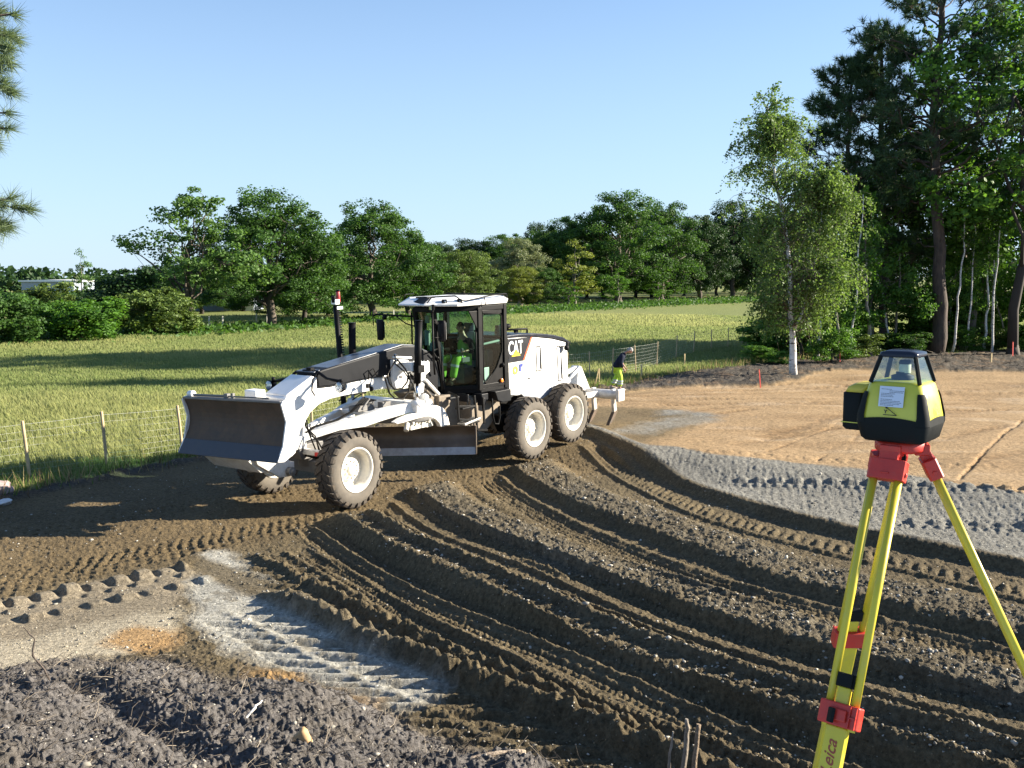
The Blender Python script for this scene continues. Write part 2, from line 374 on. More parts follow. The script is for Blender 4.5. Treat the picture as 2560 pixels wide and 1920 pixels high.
    s, d, L = strip((-7.6, 10.25), (-4.35, 13.45))
    d = d - 0.05 * np.sin(s * 0.9)
    m = sst(s, -1, 0) * sst(L - s, 0.0, 0.15)
    for off, w, pt, ph, hh in ((0.16, 0.36, 0.31, 0.0, 0.11), (-0.15, 0.20, 0.31, 0.45, 0.075), (-0.58, 0.34, 0.36, 0.2, 0.07)):
        q = s / pt + ph + 0.35 * (d - off); fr = q - np.floor(q)
        blk = np.clip(np.sin(np.pi * np.clip(fr / .84, 0, 1)) * 1.7, 0, 1) * sst(w / 2 - np.abs(d - off), 0, 0.12)
        blk = blk * (0.8 + 0.3 * np.sin(np.floor(q) * 2.3))
        z = z + m * hh * blk - m * 0.02 * sst(w / 2 - np.abs(d - off), 0, 0.09)
    for p0, p1, offs, dp in (((-9.2,11.0),(-2.2,17.1),(-.2,-.05,.1,.25),0.035), ((-9.0,9.9),(-2.6,16.6),(-.16,0.02,.2),0.04), ((-10.5,13.4),(-1.0,20.8),(-.25,0,.25),0.03),
                             ((-2.4,18.2),(1.0,22.0),(-.1,.1),0.03)):
        s, d, L = strip(p0, p1); d = d + 0.12 * np.sin(s * 0.55) + 0.04 * n_md
        m = sst(s, 0, .5) * sst(L - s, 0, .5)
        for i, o in enumerate(offs):
            fr = s / 0.17 + 0.5 * i; fr = np.abs(fr - np.floor(fr) - 0.5) * 2
            z = z - m * 1.5 * dp * sst(fr, 0.35, 0.75) * (np.exp(-((d - o) / 0.045) ** 2)) * (0.6 + 0.5 * n_md)
    # tracked-plant and roller prints on the grey strip and across the sand
    sandm = sst(side(_sl, x, y) + 0.35 * n_md, -0.2, 0.25) * (1 - sst(side(_su, x, y) + 0.4 * n_md, -0.25, 0.25)) * sst(x - 0.15 * y, -5, -3)
    greym0 = sst(C['E0'][0], .1, .3) * (1 - sandm) * sst(C['E0'][2], 1.2, 2.2) * (1 - sst(side(_su, x, y), -.5, .2)) * near
    for p0, p1, hh in (((3.9, 18.75), (13.0, 16.5), 0.06), ((5.6, 15.7), (13.5, 14.4), 0.05), ((3.5,21.3),(10,19.6),0.02)):
        s, d, L = strip(p0, p1); m = sst(s, 0, .6) * sst(L - s, 0, .6)
        q = s / 0.33; fr = q - np.floor(q)
        z = z + m * hh * sst(fr, 0.05, 0.25) * (1 - sst(fr, 0.6, 0.85)) * sst(0.17 - np.abs(d), 0, 0.06)
        q = s / 0.18 + .3; fr = q - np.floor(q)
        z = z + m * hh * 0.6 * sst(fr, 0.1, 0.4) * (1 - sst(fr, 0.6, 0.9)) * sst(0.09 - np.abs(d + 0.3), 0, 0.04)
    s, d, L = strip((3.9, 18.75), (13.0, 16.5)); d = d + .1 * n_md
    band = np.clip(.55 + 1.2 * fbm(s * .35, d, 1.2, 3, 331), 0, 1) * greym0
    tread = np.where(np.sin(2 * np.pi * (s / 0.15 + .35 * np.abs(((d / .42) % 1) - .5) * 2)) > .1, 1.0, 0.0) * sst(np.abs(((d / .42) % 1) - .5), .05, .14)
    z = z + .009 * band * tread * (.5 + .5 * n_md + .4); ruts = 0
    for p0, p1, w, dp in (((-2, 30.5), (16, 36.5), 0.25, .03), ((3,26.8),(20,37.5),0.3,.035), ((6,24.2),(22,34.0),0.22,.03), ((5.2,22.3),(9.5,26.5),.22,.04), ((4.8,21.7),(7.6,25.0),.22,.035),
                          ((8.05,18.0),(17.5,32.5),.038,.07), ((2.5,24.6),(7.5,29.0),.18,.04), ((5.6,23.0),(12,31.5),.2,.03), ((7.2,21.0),(15.5,27.5),.2,.03), ((9.0,20.0),(18,25.5),.18,.025), ((4,31.5),(19,32.5),.2,.04), ((12,24),(20,36),.16,.03), ((6,34.3),(16,38.5),.25,.04), ((10.5,21.5),(11.2,19.2),.1,.03), ((5.18,20.8),(9.5,27.4),.05,.03), ((14,34.3),(23,34.9),.2,.05), ((6.1,19.9),(6.9,21.5),.05,.04), ((1.0,31.5),(14,40.0),.3,.03), ((4,29.6),(26,33.0),.25,.035), ((6.5,21.5),(10.5,25.5),.16,.03), ((7.0,21),(14,36),.06,.02),((8.5,28),(24,31.5),.16,.05),((10,33),(25,36),.2,.03),((7.5,19.4),(8.6,17.2),.05,.03)):
        s, d, L = strip(p0, p1); d = d + (0.16 if w > .15 else .03) * np.sin(s * 0.5 + p0[0]) + 0.06 * n_md
        m = sst(s, 0, 1) * sst(L - s, 0, 1) * np.exp(-(d / w) ** 2)
        q = s / 0.24; fr = np.abs(q - np.floor(q) - .5) * 2
        mm = m * (0.45 + 0.55 * sst(fr, 0.3, 0.7)) * np.clip(0.75 + 0.9 * fbm(s, d, 0.7, 3, int(p0[1])), 0, 1.2)
        z = z - 1.1 * dp * mm + (.6 if w > .1 else .1) * dp * np.exp(-((np.abs(d) - 1.5 * w) / (.5 * w)) ** 2) * m; ruts = np.maximum(ruts, mm)
    # spoil mound the surveyor stands on
    e = -side(_mf, x, y) + 0.28 * n_md + 0.2 * n_lo
    mound = sst(e, -0.05, 0.35)
    zm = 0.30 * np.maximum(e, 0) * sst(e, 0, 0.8)
    zm = np.where(zm > 1.75, 1.75 + (zm - 1.75) * 0.5, zm); zm = np.minimum(zm, 2.12)
    hump = 0.22 * np.exp(-(((x + 1.95) / 0.75) ** 2 + ((y - 8.2) / 0.75) ** 2)) + 0.2 * np.exp(-(((x - 0.0) / 0.6) ** 2 + ((y - 7.2) / 0.35) ** 2)) - 0.16 * np.exp(-(((x + 2.6 + (y - 7) * 0.9) / 0.3) ** 2)) * sst(y, 5.5, 6.5) * (1 - sst(y, 8.2, 9))
    clod = np.abs(fbm(x, y, 3.0, 4, 71, 0.6))
    z = z * (1 - mound) + mound * (zm + hump * sst(e, .1, .6) + 0.085 * clod + 0.045 * n_hi + 0.04 * np.abs(fbm(x, y, 15, 3, 81, .7)) + 0.02 * fbm(x, y, 42, 2, 83) - 0.05)
    # small clods of soil everywhere in the worked area
    work = (1 - sst(side(_mb, x, y), -0.3, 0.2)) * (1 - mound)
    grit = grit0
    z = z + work * (1 - sandm) * smooth_m * (0.026 * np.maximum(grit, 0) + 0.014 * n_hi + 0.010 * fbm(x, y, 38, 2, 95))
    z = z + work * sandm * (0.015 * n_md + 0.006 * n_hi)
    greym = sst(C['E0'][0] + 0.06 * n_md, -0.02, 0.16) * (1 - sandm) * sst(C['E0'][2], .6, 1.6) * (1 - sst(side(_su, x, y), -.5, .2))
    z = z + greym * (0.014 * np.maximum(fbm(x, y, 4.5, 3, 44), 0) - 0.012 * n_hi + 0.03 * np.exp(-((x - 8.6) ** 2 + (y - 15.3) ** 2) / .25) * 6)
    # topsoil strip along the fence and under the trees, meadow beyond
    mb = side(_mb, x, y) + 0.5 * n_md
    strip_m = sst(side(_su, x, y) + 0.4 * n_md, -0.25, 0.3) * (1 - sst(mb, -0.2, 0.3)) * sst(x, -1, 1.5)
    strip_l = (1 - sst(-mb, 0.4, 1.0)) * (1 - sst(mb, -0.2, 0.3)) * (1 - sst(x, -1, 1.5))
    dark = np.maximum(strip_m, strip_l)
    z = z + dark * (0.16 * np.abs(fbm(x, y, 1.5, 4, 61)) + 0.05)
    mead = sst(mb, -0.1, 0.25)
    z = z * (1 - mead) + mead * (0.08 + 0.10 * fbm(x, y, 0.12, 3, 5) + 0.03 * n_md)
    far = sst(r, 60, 140); z = z * (1 - far)
    # ---- colours (albedo)
    def L(c): return np.array(c, np.float32)
    k1 = (0.5 + 0.5 * fbm(x, y, 0.8, 4, 101))[:, None]; k2 = (0.5 + 0.5 * fbm(x, y, 12, 3, 111, 0.7))[:, None]
    brown = L((0.142, 0.112, 0.066)) * (0.75 + 0.5 * k1) * (0.8 + 0.4 * k2)
    # drier, yellower travelled strip at the left, darker moist windrows
    dry = (sst(-C['S4'][0], 0.2, 1.2) * (1 - sst(C['S4'][0] + 6, -2, 2) * 0))[:, None]
    leftz = (sst(-(x * 0.7 + (y - 18) * -0.7), 1.0, 3.0) * 0)[:, None]
    trav = (sst(y - 0.95 * x, 17.6, 19.2) * (1 - sst(side(_mb, x, y), -1.2, -.5)))[:, None]
    brown = brown * (1 - 0.55 * trav) + 0.55 * trav * L((0.200, 0.142, 0.072)) * (0.7 + 0.55 * k1)
    wr = np.zeros_like(x)
    for key, wf in (('W1', 1.1), ('W2', 1.0), ('W3', .6)):
        d, s, a, b = C[key]; wr = np.maximum(wr, sst(d, -.05, .1) * (1 - sst(d, .6 * wf, wf)) * sst(a, -.3, .8) * sst(b, -3.5, -2) * (1 if key != 'W3' else .35))
    wr = wr * (.6 + .4 * sst(n_md, -.4, .3)); brown = brown * (1 - .75 * wr[:, None]) + .75 * wr[:, None] * L((0.150, 0.132, 0.098)) * (0.5 + 0.9 * k2) * (.8 + .4 * k1)
    sand = L((0.39, 0.268, 0.145)) * (0.82 + 0.3 * k1) * (0.93 + 0.14 * k2)
    sdk = (sst(fbm(x * 0.35, y * 1.2, 1.4, 4, 121), 0.1, 0.6) * 0.42 + np.minimum(ruts, 1) * 0.8)[:, None]
    sand = sand * (1 - sdk) + sdk * L((0.22, 0.135, 0.065))
    spal = (sst(fbm(x * .6, y * 1.3, .9, 4, 128), 0.15, 0.6) * 0.3)[:, None]
    sand = sand * (1 - spal) + spal * L((.55, .45, .32))
    grey = L((0.265, 0.258, 0.228)) * (0.75 + 0.35 * k1) * (0.8 + 0.4 * k2)
    lime = L((0.50, 0.485, 0.425)) * (0.8 + 0.3 * k1)
    col = brown
    def over(c, m, k): return c * (1 - m[:, None]) + m[:, None] * k
    fill = np.zeros_like(x); ww = near & (y > 18)
    fill[ww] = soft_poly(P_FILL, x[ww], y[ww], 0.25, 3)
    col = over(col, sandm, sand); col = over(col, fill * sandm, brown * 1.05)
    col = over(col, greym * 0.95, grey)
    q = near & (x < 1) & (y < 17)
    col = over(col, pm['tread'] * .75, L((0.36, 0.305, 0.222)) * (0.75 + 0.4 * k1) * (.9 + .2 * k2))
    for poly, kc, sd, am in ((P_LIME, lime, 7, .85), (P_BEIGE, L((0.48, 0.42, 0.31)) * (0.7 + 0.5 * k1), 9, .95), (P_OR1, L((0.42, 0.26, 0.115)) * (0.7 + 0.5 * k1), 13, .9), (P_OR2, L((0.40, 0.25, 0.11)) * (0.7 + 0.5 * k1), 15, .9)):
        m = np.zeros_like(x); m[q] = soft_poly(poly, x[q], y[q], 0.10, sd)
        if sd == 7:     # lime survives in the prints, not on the crumbled soil crests
            cr = np.maximum(sst(C['D1'][0], -0.16, 0.0) * (1 - sst(C['D1'][0], .22, .4)), sst(C['D2'][0], -0.22, -0.04) * (1 - sst(C['D2'][0], .3, .5))); m = m * (1 - 0.9 * cr) * (1 - 0.5 * sst(n_hi + n_md, 0.2, 0.6))
        col = over(col, m * am, kc)
    q2 = near & (x > 1) & (y > 21)
    for poly, sd in ((P_GP1, 17), (P_GP2, 19)):
        m = np.zeros_like(x); m[q2] = soft_poly(poly, x[q2], y[q2], 0.2, sd); col = over(col, m * (.55 + .4 * sst(n_md, -.3, .3)), grey * 1.08)
    mcol = L((0.192, 0.177, 0.166)) * (0.65 + 0.5 * k1) * (0.6 + 0.7 * k2)
    mcol = over(mcol, sst(fbm(x, y, 1.3, 4, 131), 0.15, 0.5) * 0.5, L((0.17, 0.148, 0.12)))
    col = over(col, mound, mcol)
    col = over(col, dark, L((0.098, 0.085, 0.070)) * (0.5 + 0.9 * k1) * (0.6 + 0.7 * k2))
    litter = dark * sst(fbm(x, y, 2.5, 3, 141), 0.1, .5) * .5
    col = over(col, litter, L((0.26, 0.17, 0.10)))
    g1 = L((0.25, 0.26, 0.085)) * (0.8 + 0.4 * k1); g2 = L((0.17, 0.21, 0.065))
    tall = .45 + .55 * sst(fbm(x, y, 0.07, 4, 151), -0.1, 0.4)
    col = over(col, mead, over(g2 + 0 * k1, tall * .9, g1))
    zone = np.zeros(len(x), np.int8)
    zone[sandm > 0.5] = 1; zone[mead > 0.5] = 2; zone[mound > 0.5] = 3
    return z, zone, col * 0.80

def ground_z(x, y):
    xx = np.atleast_1d(np.asarray(x, float)); yy = np.atleast_1d(np.asarray(y, float))
    return terrain(xx, yy)[0]

def build_terrain():
    th = np.concatenate([np.radians(np.arange(-62, -30, 0.35)), np.radians(np.arange(-30, 30, 0.055)), np.radians(np.arange(30, 62.01, 0.35))])
    q = 3977.0; rows = []; r = 2.6
    while r < 95:
        rows.append(r); r += max(0.0125, 0.92 * r * r / q if r > 8.5 else 0.0165)
    while r < 6000: rows.append(r); r *= 1.09
    rr = np.array(rows); nT, nR = len(th), len(rr)
    TH, RR = np.meshgrid(th, rr)
    x = (RR * np.sin(TH)).ravel(); y = (RR * np.cos(TH)).ravel()
    z = np.empty_like(x); zone = np.empty(len(x), np.int8); col = np.empty((len(x), 3), np.float32)
    for i in range(0, len(x), 200000):
        j = slice(i, i + 200000); z[j], zone[j], col[j] = terrain(x[j], y[j])
    V = np.c_[x, y, z]
    idx = np.arange(nT * nR).reshape(nR, nT)
    F = np.stack([idx[:-1, :-1], idx[:-1, 1:], idx[1:, 1:], idx[1:, :-1]], -1).reshape(-1, 4)[:, ::-1]
    fz = zone[F[:, 0]]
    names = ('ground', 'sand_ground', 'meadow_ground', 'soil_mound_ground')
    for k, nm in enumerate(names):
        Fk = F[fz == k]; us, inv = np.unique(Fk, return_inverse=True)
        me = np_mesh(nm, V[us], inv.reshape(-1, 4), True, col[us])
        o = link(nm, me, SOIL[k]); tag(o, kind='structure')

def soil_mat(name, stone_amt, stone_scale, bump, fine):
    m = NT(name); pos = m.n('ShaderNodeNewGeometry').outputs['Position']
    at = m.n('ShaderNodeVertexColor'); at.layer_name = 'Col'
    n1 = m.noise(fine, 6, 0.7, pos); n2 = m.noise(fine * 5, 4, 0.7, pos)
    c = m.mix(1.0, at.outputs['Color'], m.ramp(n1.outputs['Fac'], [(0.30, (0.45,) * 3), (0.70, (1.5,) * 3)]), 'MULTIPLY')
    v = m.n('ShaderNodeTexVoronoi'); v.inputs['Scale'].default_value = stone_scale; m.l(pos, v.inputs['Vector'])
    sel = m.n('ShaderNodeSeparateColor'); m.l(v.outputs['Color'], sel.inputs[0])
    stone = m.n('ShaderNodeMath', operation='MULTIPLY')
    m.l(m.ramp(sel.outputs[0], [(1 - stone_amt, (0, 0, 0)), (1 - stone_amt + .03, (1, 1, 1))]), stone.inputs[0])
    m.l(m.ramp(v.outputs['Distance'], [(0.22, (1, 1, 1)), (0.36, (0, 0, 0))]), stone.inputs[1])
    sc = m.mix(1.0, c, m.ramp(sel.outputs[1], [(0.0, (.55, .55, .55)), (0.6, (1.15, 1.15, 1.15)), (0.85, (1.9, 1.88, 1.85)), (1.0, (3.6, 3.6, 3.6))]), 'MULTIPLY')
    c = m.mix(stone.outputs[0], c, sc); m.l(c, m.b.inputs['Base Color'])
    m.b.inputs['Roughness'].default_value = 0.95; m.b.inputs['Specular IOR Level'].default_value = 0.15
    hsum = m.n('ShaderNodeMath', operation='MULTIPLY_ADD'); m.l(n2.outputs['Fac'], hsum.inputs[0]); hsum.inputs[1].default_value = 0.5; m.l(n1.outputs['Fac'], hsum.inputs[2])
    h2 = m.n('ShaderNodeMath', operation='MULTIPLY_ADD'); m.l(stone.outputs[0], h2.inputs[0]); h2.inputs[1].default_value = 0.5; m.l(hsum.outputs[0], h2.inputs[2])
    m.bump(h2.outputs[0], bump, 0.03)
    return m.m
SOIL = [soil_mat('worked_soil', 0.26, 34, 1.0, 18), soil_mat('sand', 0.03, 20, 0.7, 12), soil_mat('meadow_soil', 0.0, 10, 0.6, 8), soil_mat('peaty_soil', 0.16, 36, 1.0, 24)]
build_terrain()
# ================================================================== VEGETATION
def leaf_mat(name, c0, c1, trans=0.35, rough=0.55):
    m = NT(name); at = m.n('ShaderNodeVertexColor'); at.layer_name = 'Col'
    sc = m.n('ShaderNodeSeparateColor'); m.l(at.outputs['Color'], sc.inputs[0])
    c0 = [v * .9 for v in c0]; c1 = [v * .9 for v in c1]; col = m.ramp(sc.outputs[0], [(0.0, c0), (1.0, c1)])
    m.l(col, m.b.inputs['Base Color']); m.b.inputs['Roughness'].default_value = rough; m.b.inputs['Specular IOR Level'].default_value = 0.25
    tr = m.n('ShaderNodeBsdfTranslucent'); m.l(m.mix(1.0, col, (1.0, 1.0, 0.55), 'MULTIPLY'), tr.inputs['Color'])
    mx = m.n('ShaderNodeMixShader'); mx.inputs[0].default_value = trans
    m.l(m.b.outputs[0], mx.inputs[1]); m.l(tr.outputs[0], mx.inputs[2]); m.l(mx.outputs[0], m.out.inputs['Surface'])
    return m.m
def bark_mat(name, c0, c1, scale=8, stretch=0.2, bands=None):
    m = NT(name); mp = m.n('ShaderNodeMapping'); mp.inputs['Scale'].default_value = (1, 1, stretch)
    m.l(m.coord(), mp.inputs['Vector']); n = m.noise(scale, 6, 0.7, mp.outputs[0])
    c = m.ramp(n.outputs['Fac'], [(0.35, c0), (0.65, c1)])
    if bands:
        mp2 = m.n('ShaderNodeMapping'); mp2.inputs['Scale'].default_value = (1, 1, 4.5); m.l(m.coord(), mp2.inputs['Vector'])
        n2 = m.noise(2.6, 5, 0.7, mp2.outputs[0]); c = m.mix(m.ramp(n2.outputs['Fac'], [(0.55, (0, 0, 0)), (0.62, (1, 1, 1))]), c, bands)
    m.l(c, m.b.inputs['Base Color']); m.b.inputs['Roughness'].default_value = 0.9; m.bump(n.outputs['Fac'], 0.8, 0.04); return m.m

LEAF = dict(oak=leaf_mat('oak_leaf', (0.030,0.076,0.018), (0.100,0.208,0.043), .45), airy=leaf_mat('poplar_leaf', (0.060,0.125,0.030), (0.160,0.290,0.075), 0.45),
            olive=leaf_mat('olive_leaf', (0.068,0.112,0.024), (0.190,0.275,0.070), 0.4), yellow=leaf_mat('yellow_leaf', (0.10,0.145,0.022), (0.30,0.345,0.070), 0.4),
            pale=leaf_mat('pale_leaf', (0.12,0.155,0.07), (0.32,0.36,0.20), 0.35), bright=leaf_mat('bright_leaf', (0.045,0.120,0.015), (0.145,0.310,0.042), 0.48),
            dark=leaf_mat('dark_leaf', (0.016,0.040,0.013), (0.048,0.105,0.028), 0.3), birch=leaf_mat('birch_leaf', (0.065,0.125,0.028), (0.235,0.360,0.105), 0.45),
            needle=leaf_mat('pine_needle', (0.026,0.060,0.028), (0.095,0.165,0.070), 0.3), needle_near=leaf_mat('near_needle', (0.07,0.12,0.06), (0.26,0.33,0.18), 0.35),
            wood=leaf_mat('woodland_leaf', (0.045,0.120,0.020), (0.165,0.330,0.058), 0.5))
BARK = dict(twig=bark_mat('twig_bark', (0.07,0.055,0.042), (0.20,0.165,0.13), 9, 0.4), oak=bark_mat('oak_bark', (0.055,0.043,0.032), (0.14,0.115,0.09)), pine=bark_mat('pine_bark', (0.030,0.024,0.021), (0.105,0.075,0.058), 6, 0.25),
            birch=bark_mat('birch_bark', (0.50,0.48,0.45), (0.74,0.72,0.69), 5, 0.5, (0.05,0.045,0.04)), grey=bark_mat('grey_bark', (0.12,0.10,0.08), (0.30,0.27,0.22), 7, 0.25),
            dark=bark_mat('dark_bark', (0.025,0.02,0.016), (0.075,0.06,0.048), 6, 0.25))

def leaf_cards(P, size, shade, rg, up=0.5, aspect=0.62, N=None):
    """P (n,3) leaf positions -> diamond quads of varied size and tilt"""
    n = len(P); sz = size * rg.uniform(0.65, 1.35, n)
    nr = rg.normal(0, 1, (n, 3)) + np.array([0, 0, up]) + (0 if N is None else N)
    nr /= np.linalg.norm(nr, axis=1, keepdims=True)
    a = np.cross(nr, rg.normal(0, 1, (n, 3))); a /= np.linalg.norm(a, axis=1, keepdims=True) + 1e-9
    b = np.cross(nr, a) * aspect
    V = np.stack([P - a * sz[:, None] / 2, P + b * sz[:, None] / 2, P + a * sz[:, None] / 2, P - b * sz[:, None] / 2], 1).reshape(-1, 3)
    F = np.arange(4 * n).reshape(n, 4)
    return V, F, np.repeat(np.clip(shade, 0, 1), 4)

def limb(mb, a, b, r0, r1, rg, n=5, wob=0.06, sides=6, sag=0.0):
    a = np.array(a, float); b = np.array(b, float); L = np.linalg.norm(b - a); pts = []; rs = []
    for i in range(n + 1):
        t = i / n; p = a + (b - a) * t + (rg.normal(0, 1, 3) * wob * L * math.sin(math.pi * t) if 0 < i < n else 0)
        p[2] += sag * L * math.sin(math.pi * t); pts.append(p); rs.append(r0 + (r1 - r0) * t)
    mb.tube(pts, rs, sides); return pts

def broadleaf(seed, lobes, clumps, per, leaf, clump_r, trunk_h=0.28, trunk_r=0.022, airy=1.0, lean=0.0, low=0.12):
    """unit-height tree: returns trunk MB and leaf arrays. lobes: (x, y, z, rx, rz)"""
    rg = np.random.default_rng(seed); mb = MB()
    top = limb(mb, (0, 0, -0.01), (lean, rg.normal(0, .01), trunk_h + .25), trunk_r * 1.25, trunk_r * 0.55, rg, 7, 0.02, 8)
    mb.tube([(0, 0, -0.01), (0, 0, 0.03)], [trunk_r * 1.9, trunk_r * 1.15], 8)
    P = []; Sh = []; NN = []
    for (lx, ly, lz, rx, rz) in lobes:
        st = np.array(top[min(7, 2 + int(rg.integers(0, 5)))]); e = np.array((lx, ly, lz))
        ps = limb(mb, st, e, trunk_r * 0.5, trunk_r * 0.12, rg, 5, 0.05, 5, 0.05)
        k = max(3, int(clumps * (rx * rx * rz / 0.02) ** .67))
        for _ in range(k):
            d = rg.normal(0, 1, 3); d /= np.linalg.norm(d); rad = rg.uniform(0.45, 1.0) ** 0.6
            c = e + d * np.array((rx, rx, rz)) * rad
            if c[2] < low: continue
            if rg.random() < 0.35: limb(mb, ps[int(rg.integers(2, 6))], c, trunk_r * 0.13, trunk_r * 0.03, rg, 3, 0.06, 4)
            cr = clump_r * rg.uniform(0.6, 1.35); m = int(per * rg.uniform(0.6, 1.3) * airy)
            q = rg.normal(0, 1, (m, 3)); q /= np.linalg.norm(q, axis=1, keepdims=True); q *= (rg.random(m) ** 0.45)[:, None] * cr * np.array((1.15, 1.15, 0.75))
            P.append(c + q); Sh.append(np.full(m, 0.5 + rg.normal(0, .16)) + rg.normal(0, .2, m)); NN.append(q / cr * 0.9 + d * 0.7)
    P = np.concatenate(P); Sh = np.concatenate(Sh); NN = np.concatenate(NN)
    V, F, s = leaf_cards(P, leaf, Sh, rg, 0.35, 0.7, NN)
    return mb, V, F, s

_protos = {}
def proto(key, **kw):
    if key not in _protos:
        mb, V, F, s = broadleaf(**kw); _protos[key] = (mb, np_mesh('crown', V, F, False, np.c_[s, s, s]))
        me = bpy.data.meshes.new('trunk'); me.from_pydata(mb.v, [], mb.f); me.polygons.foreach_set('use_smooth', mb.sm); _protos[key] = (me, _protos[key][1])
    return _protos[key]

def place_tree(name, label, cat, key, leafm, barkm, x, y, h, w, rz, group=None, z=None):
    tm, cm = _protos[key]
    r = empty(name, (x, y, (float(ground_z(x, y)[0]) if z is None else z) - 0.05), rz); tag(r, label, cat, group)
    tm2 = tm if not tm.materials else tm.copy(); cm2 = cm if not cm.materials else cm.copy()
    for base, mat, nm in ((tm, BARK[barkm], 'trunk'), (cm, LEAF[leafm], 'crown')):
        key2 = (base.name, mat.name)
        if key2 not in _mcache:
            me = base.copy() if base.users or base.materials else base
            me = base.copy(); me.materials.clear(); me.materials.append(mat); _mcache[key2] = me
        o = bpy.data.objects.new(nm, _mcache[key2]); COL.objects.link(o); o.parent = r; o.scale = (w, w, h)
    return r
_mcache = {}

def lobes_oak(seed, n=9, spread=0.34, z0=0.22, z1=0.86):
    rg = np.random.default_rng(seed); L = []
    for i in range(n):
        t = i / max(1, n - 1); z = z0 + (z1 - z0) * t; prof = math.sin(math.pi * min(1, 0.22 + 0.78 * t)) ** 0.8
        a = i * 2.4 + rg.uniform(-.4, .4); rr = spread * prof * rg.uniform(0.55, 1.0) * (0.25 if i == n - 1 else 1)
        L.append((rr * math.cos(a), rr * math.sin(a), z, rg.uniform(0.17, 0.25), rg.uniform(0.11, 0.17)))
    return L
proto('oakA', seed=11, lobes=lobes_oak(1, 13), clumps=50, per=150, leaf=0.0155, clump_r=0.055)
proto('oakB', seed=12, lobes=lobes_oak(2, 12, 0.32), clumps=50, per=150, leaf=0.0155, clump_r=0.055)
proto('oakC', seed=13, lobes=lobes_oak(5, 14, 0.37, 0.17), clumps=46, per=150, leaf=0.0155, clump_r=0.055, low=0.06)
proto('airy', seed=21, lobes=[(.02,.05,.86,.13,.09),(-.12,.05,.82,.1,.08),(.12,0,.78,.12,.1),(0,-.1,.55,.14,.12),(.2,.1,.52,.15,.12),(-.30,0,.62,.13,.10),(-.18,.1,.52,.10,.08),(.0,0,.80,.15,.13),(.08,.05,.93,.10,.06),(-.08,-.05,.70,.11,.09),(.16,0,.62,.16,.13),(.26,-.08,.47,.18,.12),(.1,.1,.40,.18,.12),(-.05,-.1,.36,.13,.10),(.3,.05,.36,.15,.09),(-.2,0,.40,.10,.07)],
      clumps=46, per=70, leaf=0.019, clump_r=0.05, trunk_h=0.45, trunk_r=0.016, low=0.16)
proto('bush', seed=31, lobes=[(-.22,0,.40,.24,.32),(.22,.1,.42,.25,.32),(0,-.15,.55,.28,.33),(.05,.2,.45,.26,.34),(-.32,-.1,.25,.16,.2),(.34,-.1,.26,.16,.2)], clumps=26, per=110, leaf=0.036, clump_r=0.10, trunk_h=0.1, trunk_r=0.02, low=0.02)
proto('bush2', seed=33, lobes=[(-.25,0,.33,.2,.25),(.18,.1,.48,.2,.28),(0,-.1,.70,.2,.25),(.3,.1,.3,.2,.22),(-.1,.1,.52,.22,.28)], clumps=26, per=105, leaf=0.034, clump_r=0.09, trunk_h=0.15, trunk_r=0.02, low=0.03)
proto('young', seed=41, lobes=[(0,0,.9,.07,.09),(.05,0,.72,.13,.12),(-.07,.03,.6,.16,.13),(.06,-.05,.47,.19,.13),(-.05,0,.35,.2,.13),(.1,.05,.28,.18,.1)], clumps=34, per=85, leaf=0.021, clump_r=0.05, trunk_h=0.4, trunk_r=0.012, low=0.1)
proto('tallwood', seed=51, lobes=[(-.12,0,.45,.12,.09),(.1,.05,.52,.13,.09),(-.06,-.05,.62,.14,.09),(.1,0,.70,.14,.1),(-.08,.05,.80,.13,.09),(.04,0,.9,.12,.09),(.16,-.08,.6,.1,.08),(-.17,.0,.72,.1,.08),(.0,.1,.36,.13,.07)], clumps=110, per=85, leaf=0.0115, clump_r=0.036, trunk_h=0.6, trunk_r=0.009, low=0.16)
proto('understory', seed=55, lobes=[(-.2,0,.5,.2,.16),(.18,.1,.6,.2,.16),(0,-.1,.8,.18,.15),(.05,.1,.38,.26,.14),(-.28,-.1,.34,.18,.12),(.3,-.1,.36,.18,.12)], clumps=52, per=85, leaf=0.021, clump_r=0.06, trunk_h=0.3, trunk_r=0.011, low=0.1)

